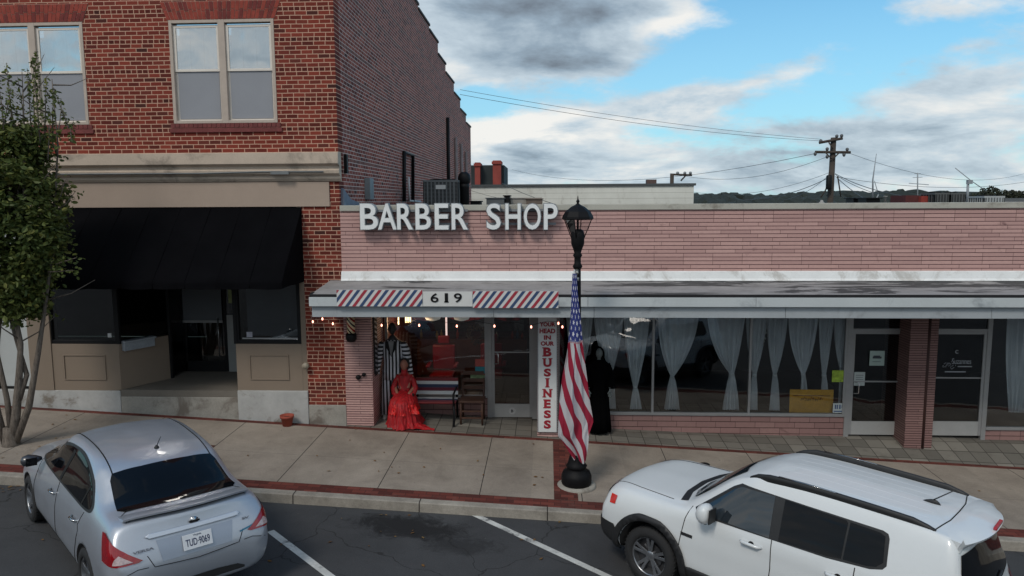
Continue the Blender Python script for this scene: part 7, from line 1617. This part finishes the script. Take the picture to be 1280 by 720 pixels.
def leafmat(name,cols):
    t=NT(name); g=t.N.new('ShaderNodeObjectInfo'); n=t.noise(2.2,3,.6); w=t.N.new('ShaderNodeTexWhiteNoise'); ge=t.N.new('ShaderNodeNewGeometry'); t.L.new(ge.outputs['Random Per Island'],w.inputs['Vector']) if False else None
    k=t.math('ADD',t.math('MULTIPLY',ge.outputs['Random Per Island'],.6),t.math('MULTIPLY',n,.4)); c=t.ramp(k,cols); t.fin(c,.55,spec=.35)
    tl=t.N.new('ShaderNodeBsdfTranslucent'); t.L.new(c,tl.inputs[0]); mx=t.N.new('ShaderNodeMixShader'); mx.inputs[0].default_value=.25; t.L.new(t.bsdf.outputs[0],mx.inputs[1]); t.L.new(tl.outputs[0],mx.inputs[2]); t.L.new(mx.outputs[0],t.out.inputs[0]); return t.mat
M_leaf=leafmat('street_tree_leaf',[(0,(.035,.055,.014,1)),(.4,(.075,.105,.026,1)),(.72,(.13,.15,.036,1)),(.9,(.22,.19,.042,1)),(1,(.30,.19,.045,1))])
def leaf(m,p,s,up=None):
    a=Vector((rnd.gauss(0,1),rnd.gauss(0,1),rnd.gauss(0,.5)-.4)).normalized(); b=a.cross(Vector((rnd.gauss(0,1),rnd.gauss(0,1),rnd.gauss(0,1)))).normalized(); c=a.cross(b)*s*.12
    m.add([p,p+a*s*.35+b*s*.28+c,p+a*s*.75+b*s*.22+c,p+a*s,p+a*s*.75-b*s*.22+c,p+a*s*.35-b*s*.28+c],[(0,1,2,3),(0,3,4,5)])
prof=[(395,.28),(370,.5),(335,.7),(290,.80),(240,.82),(200,.76),(175,.62),(155,.4)]
def halfw(py): return np.interp(-py,[-p[0] for p in prof],[p[1] for p in prof])
m=MB(); cxw=xt(10,280); cl=[]
for i in range(330):
    py=rnd.uniform(158,392); hw=halfw(py); a=rnd.uniform(0,6.28); rr=hw*math.sqrt(rnd.uniform(.12,1.0)); z=zt(py)
    if py>345 and rnd.random()<.35: continue
    cl.append((Vector((cxw+rr*math.cos(a),TY+rr*.9*math.sin(a),z)),rnd.uniform(.12,.26)))
for (c,r_) in cl:
    for q in range(int(80*r_/.2)):
        d=Vector((rnd.gauss(0,.5),rnd.gauss(0,.5),rnd.gauss(0,.45)))*r_; leaf(m,c+d,rnd.uniform(.04,.125))
# upright shoots on top
shoots=[((44,180),(46,62)),((40,180),(34,85)),((56,175),(58,95)),((20,175),(8,78)),((30,178),(22,96)),((66,172),(68,110)),((6,178),(-4,92)),((90,178),(92,150)),((50,178),(40,70)),((0,175),(14,110)),((86,160),(66,108)),((-14,178),(-20,90))]
tw=MB()
for a,b in shoots:
    A=Vector(at(*a,y=TY+rnd.uniform(-.3,.3))); Bq=Vector(at(*b,y=TY+rnd.uniform(-.3,.3))); tw.tube([A,A.lerp(Bq,.5)+Vector((rnd.uniform(-.04,.04),0,0)),Bq],[.012,.008,.003],5)
    n=int((Bq-A).length/.028)
    for i in range(n):
        t=i/n; p=A.lerp(Bq,t)
        for q in range(2): leaf(m,p+Vector((rnd.gauss(0,.02),rnd.gauss(0,.02),0))*(1.8-t),rnd.uniform(.045,.08))
for a,b in (((60,200),(63,140)),((70,330),(96,322)),((60,340),(92,338))):
    A=Vector(at(*a,y=TY-.2)); Bq=Vector(at(*b,y=TY-.2)); tw.tube([A,Bq],[.01,.004],5)
    for i in range(36): leaf(m,A.lerp(Bq,rnd.random())+Vector((rnd.gauss(0,.04),rnd.gauss(0,.06),rnd.gauss(0,.04))),rnd.uniform(.05,.09))
m.build('crown',M_leaf,troot); o_=tw.build('shoots',M_bark,troot)
# fallen leaves in the gutter and on the walk
m=MB()
for i in range(90):
    px_=rnd.choice((rnd.uniform(0,60),rnd.uniform(0,1280),rnd.uniform(300,700))); q=rnd.random()
    if q<.5: x=at(px_,600,y=-3.8)[0]; y=rnd.gauss(-3.82,.07) if px_<60 else rnd.uniform(-5.5,-3.75); z=rz(x)+.012
    else: x=at(px_,560,y=-2.5)[0]; y=rnd.uniform(-3.5,-.7); z=gz(x,y)+.012
    y=min(y,-3.74) if q<.5 else y; a=rnd.uniform(0,6.28); s=rnd.uniform(.02,.04); m.add([(x+s*math.cos(a),y+s*math.sin(a),z+.004),(x-s*.5*math.sin(a),y+s*.5*math.cos(a),z),(x-s*math.cos(a),y-s*math.sin(a),z),(x+s*.5*math.sin(a),y-s*.5*math.cos(a),z+.006)],[(0,1,2,3)])
tag(m.build('fallen_leaves',leafmat('dry_leaf',[(0,(.10,.045,.015,1)),(.5,(.2,.10,.03,1)),(1,(.28,.2,.08,1))])),'scattered dry leaves','leaves',kind='stuff')
# ================================================================== THE OTHER SIDE OF THE STREET (seen in the glass)
y=-32.; root=thing('opposite_building','brown brick row across the street seen only in reflections','building',(0,y,0)); Mob=worn('opposite_brick',srgb(120,98,88),.9,.2,.6)
MB().box(-40,-3,y-10,y,-1,6.2).build('wall',Mob,root); MB().box(-40.2,-2.8,y-10.2,y+.25,6.2,6.5).build('roof_edge',M_cornice,root); MB().box(-3,34,y-10,y,-3,4.6).build('wall',worn('opposite_stucco',srgb(150,142,132),.9,.15,.5),root); MB().box(-3,34.2,y-10.2,y+.2,4.6,4.85).build('roof_edge',M_cornice,root)
m=MB(); 
for i in range(14): xx=-38+i*5.1; m.box(xx,xx+3.4,y,y+.03,.3,2.7)
m.build('shop_windows',M_cglass,root)
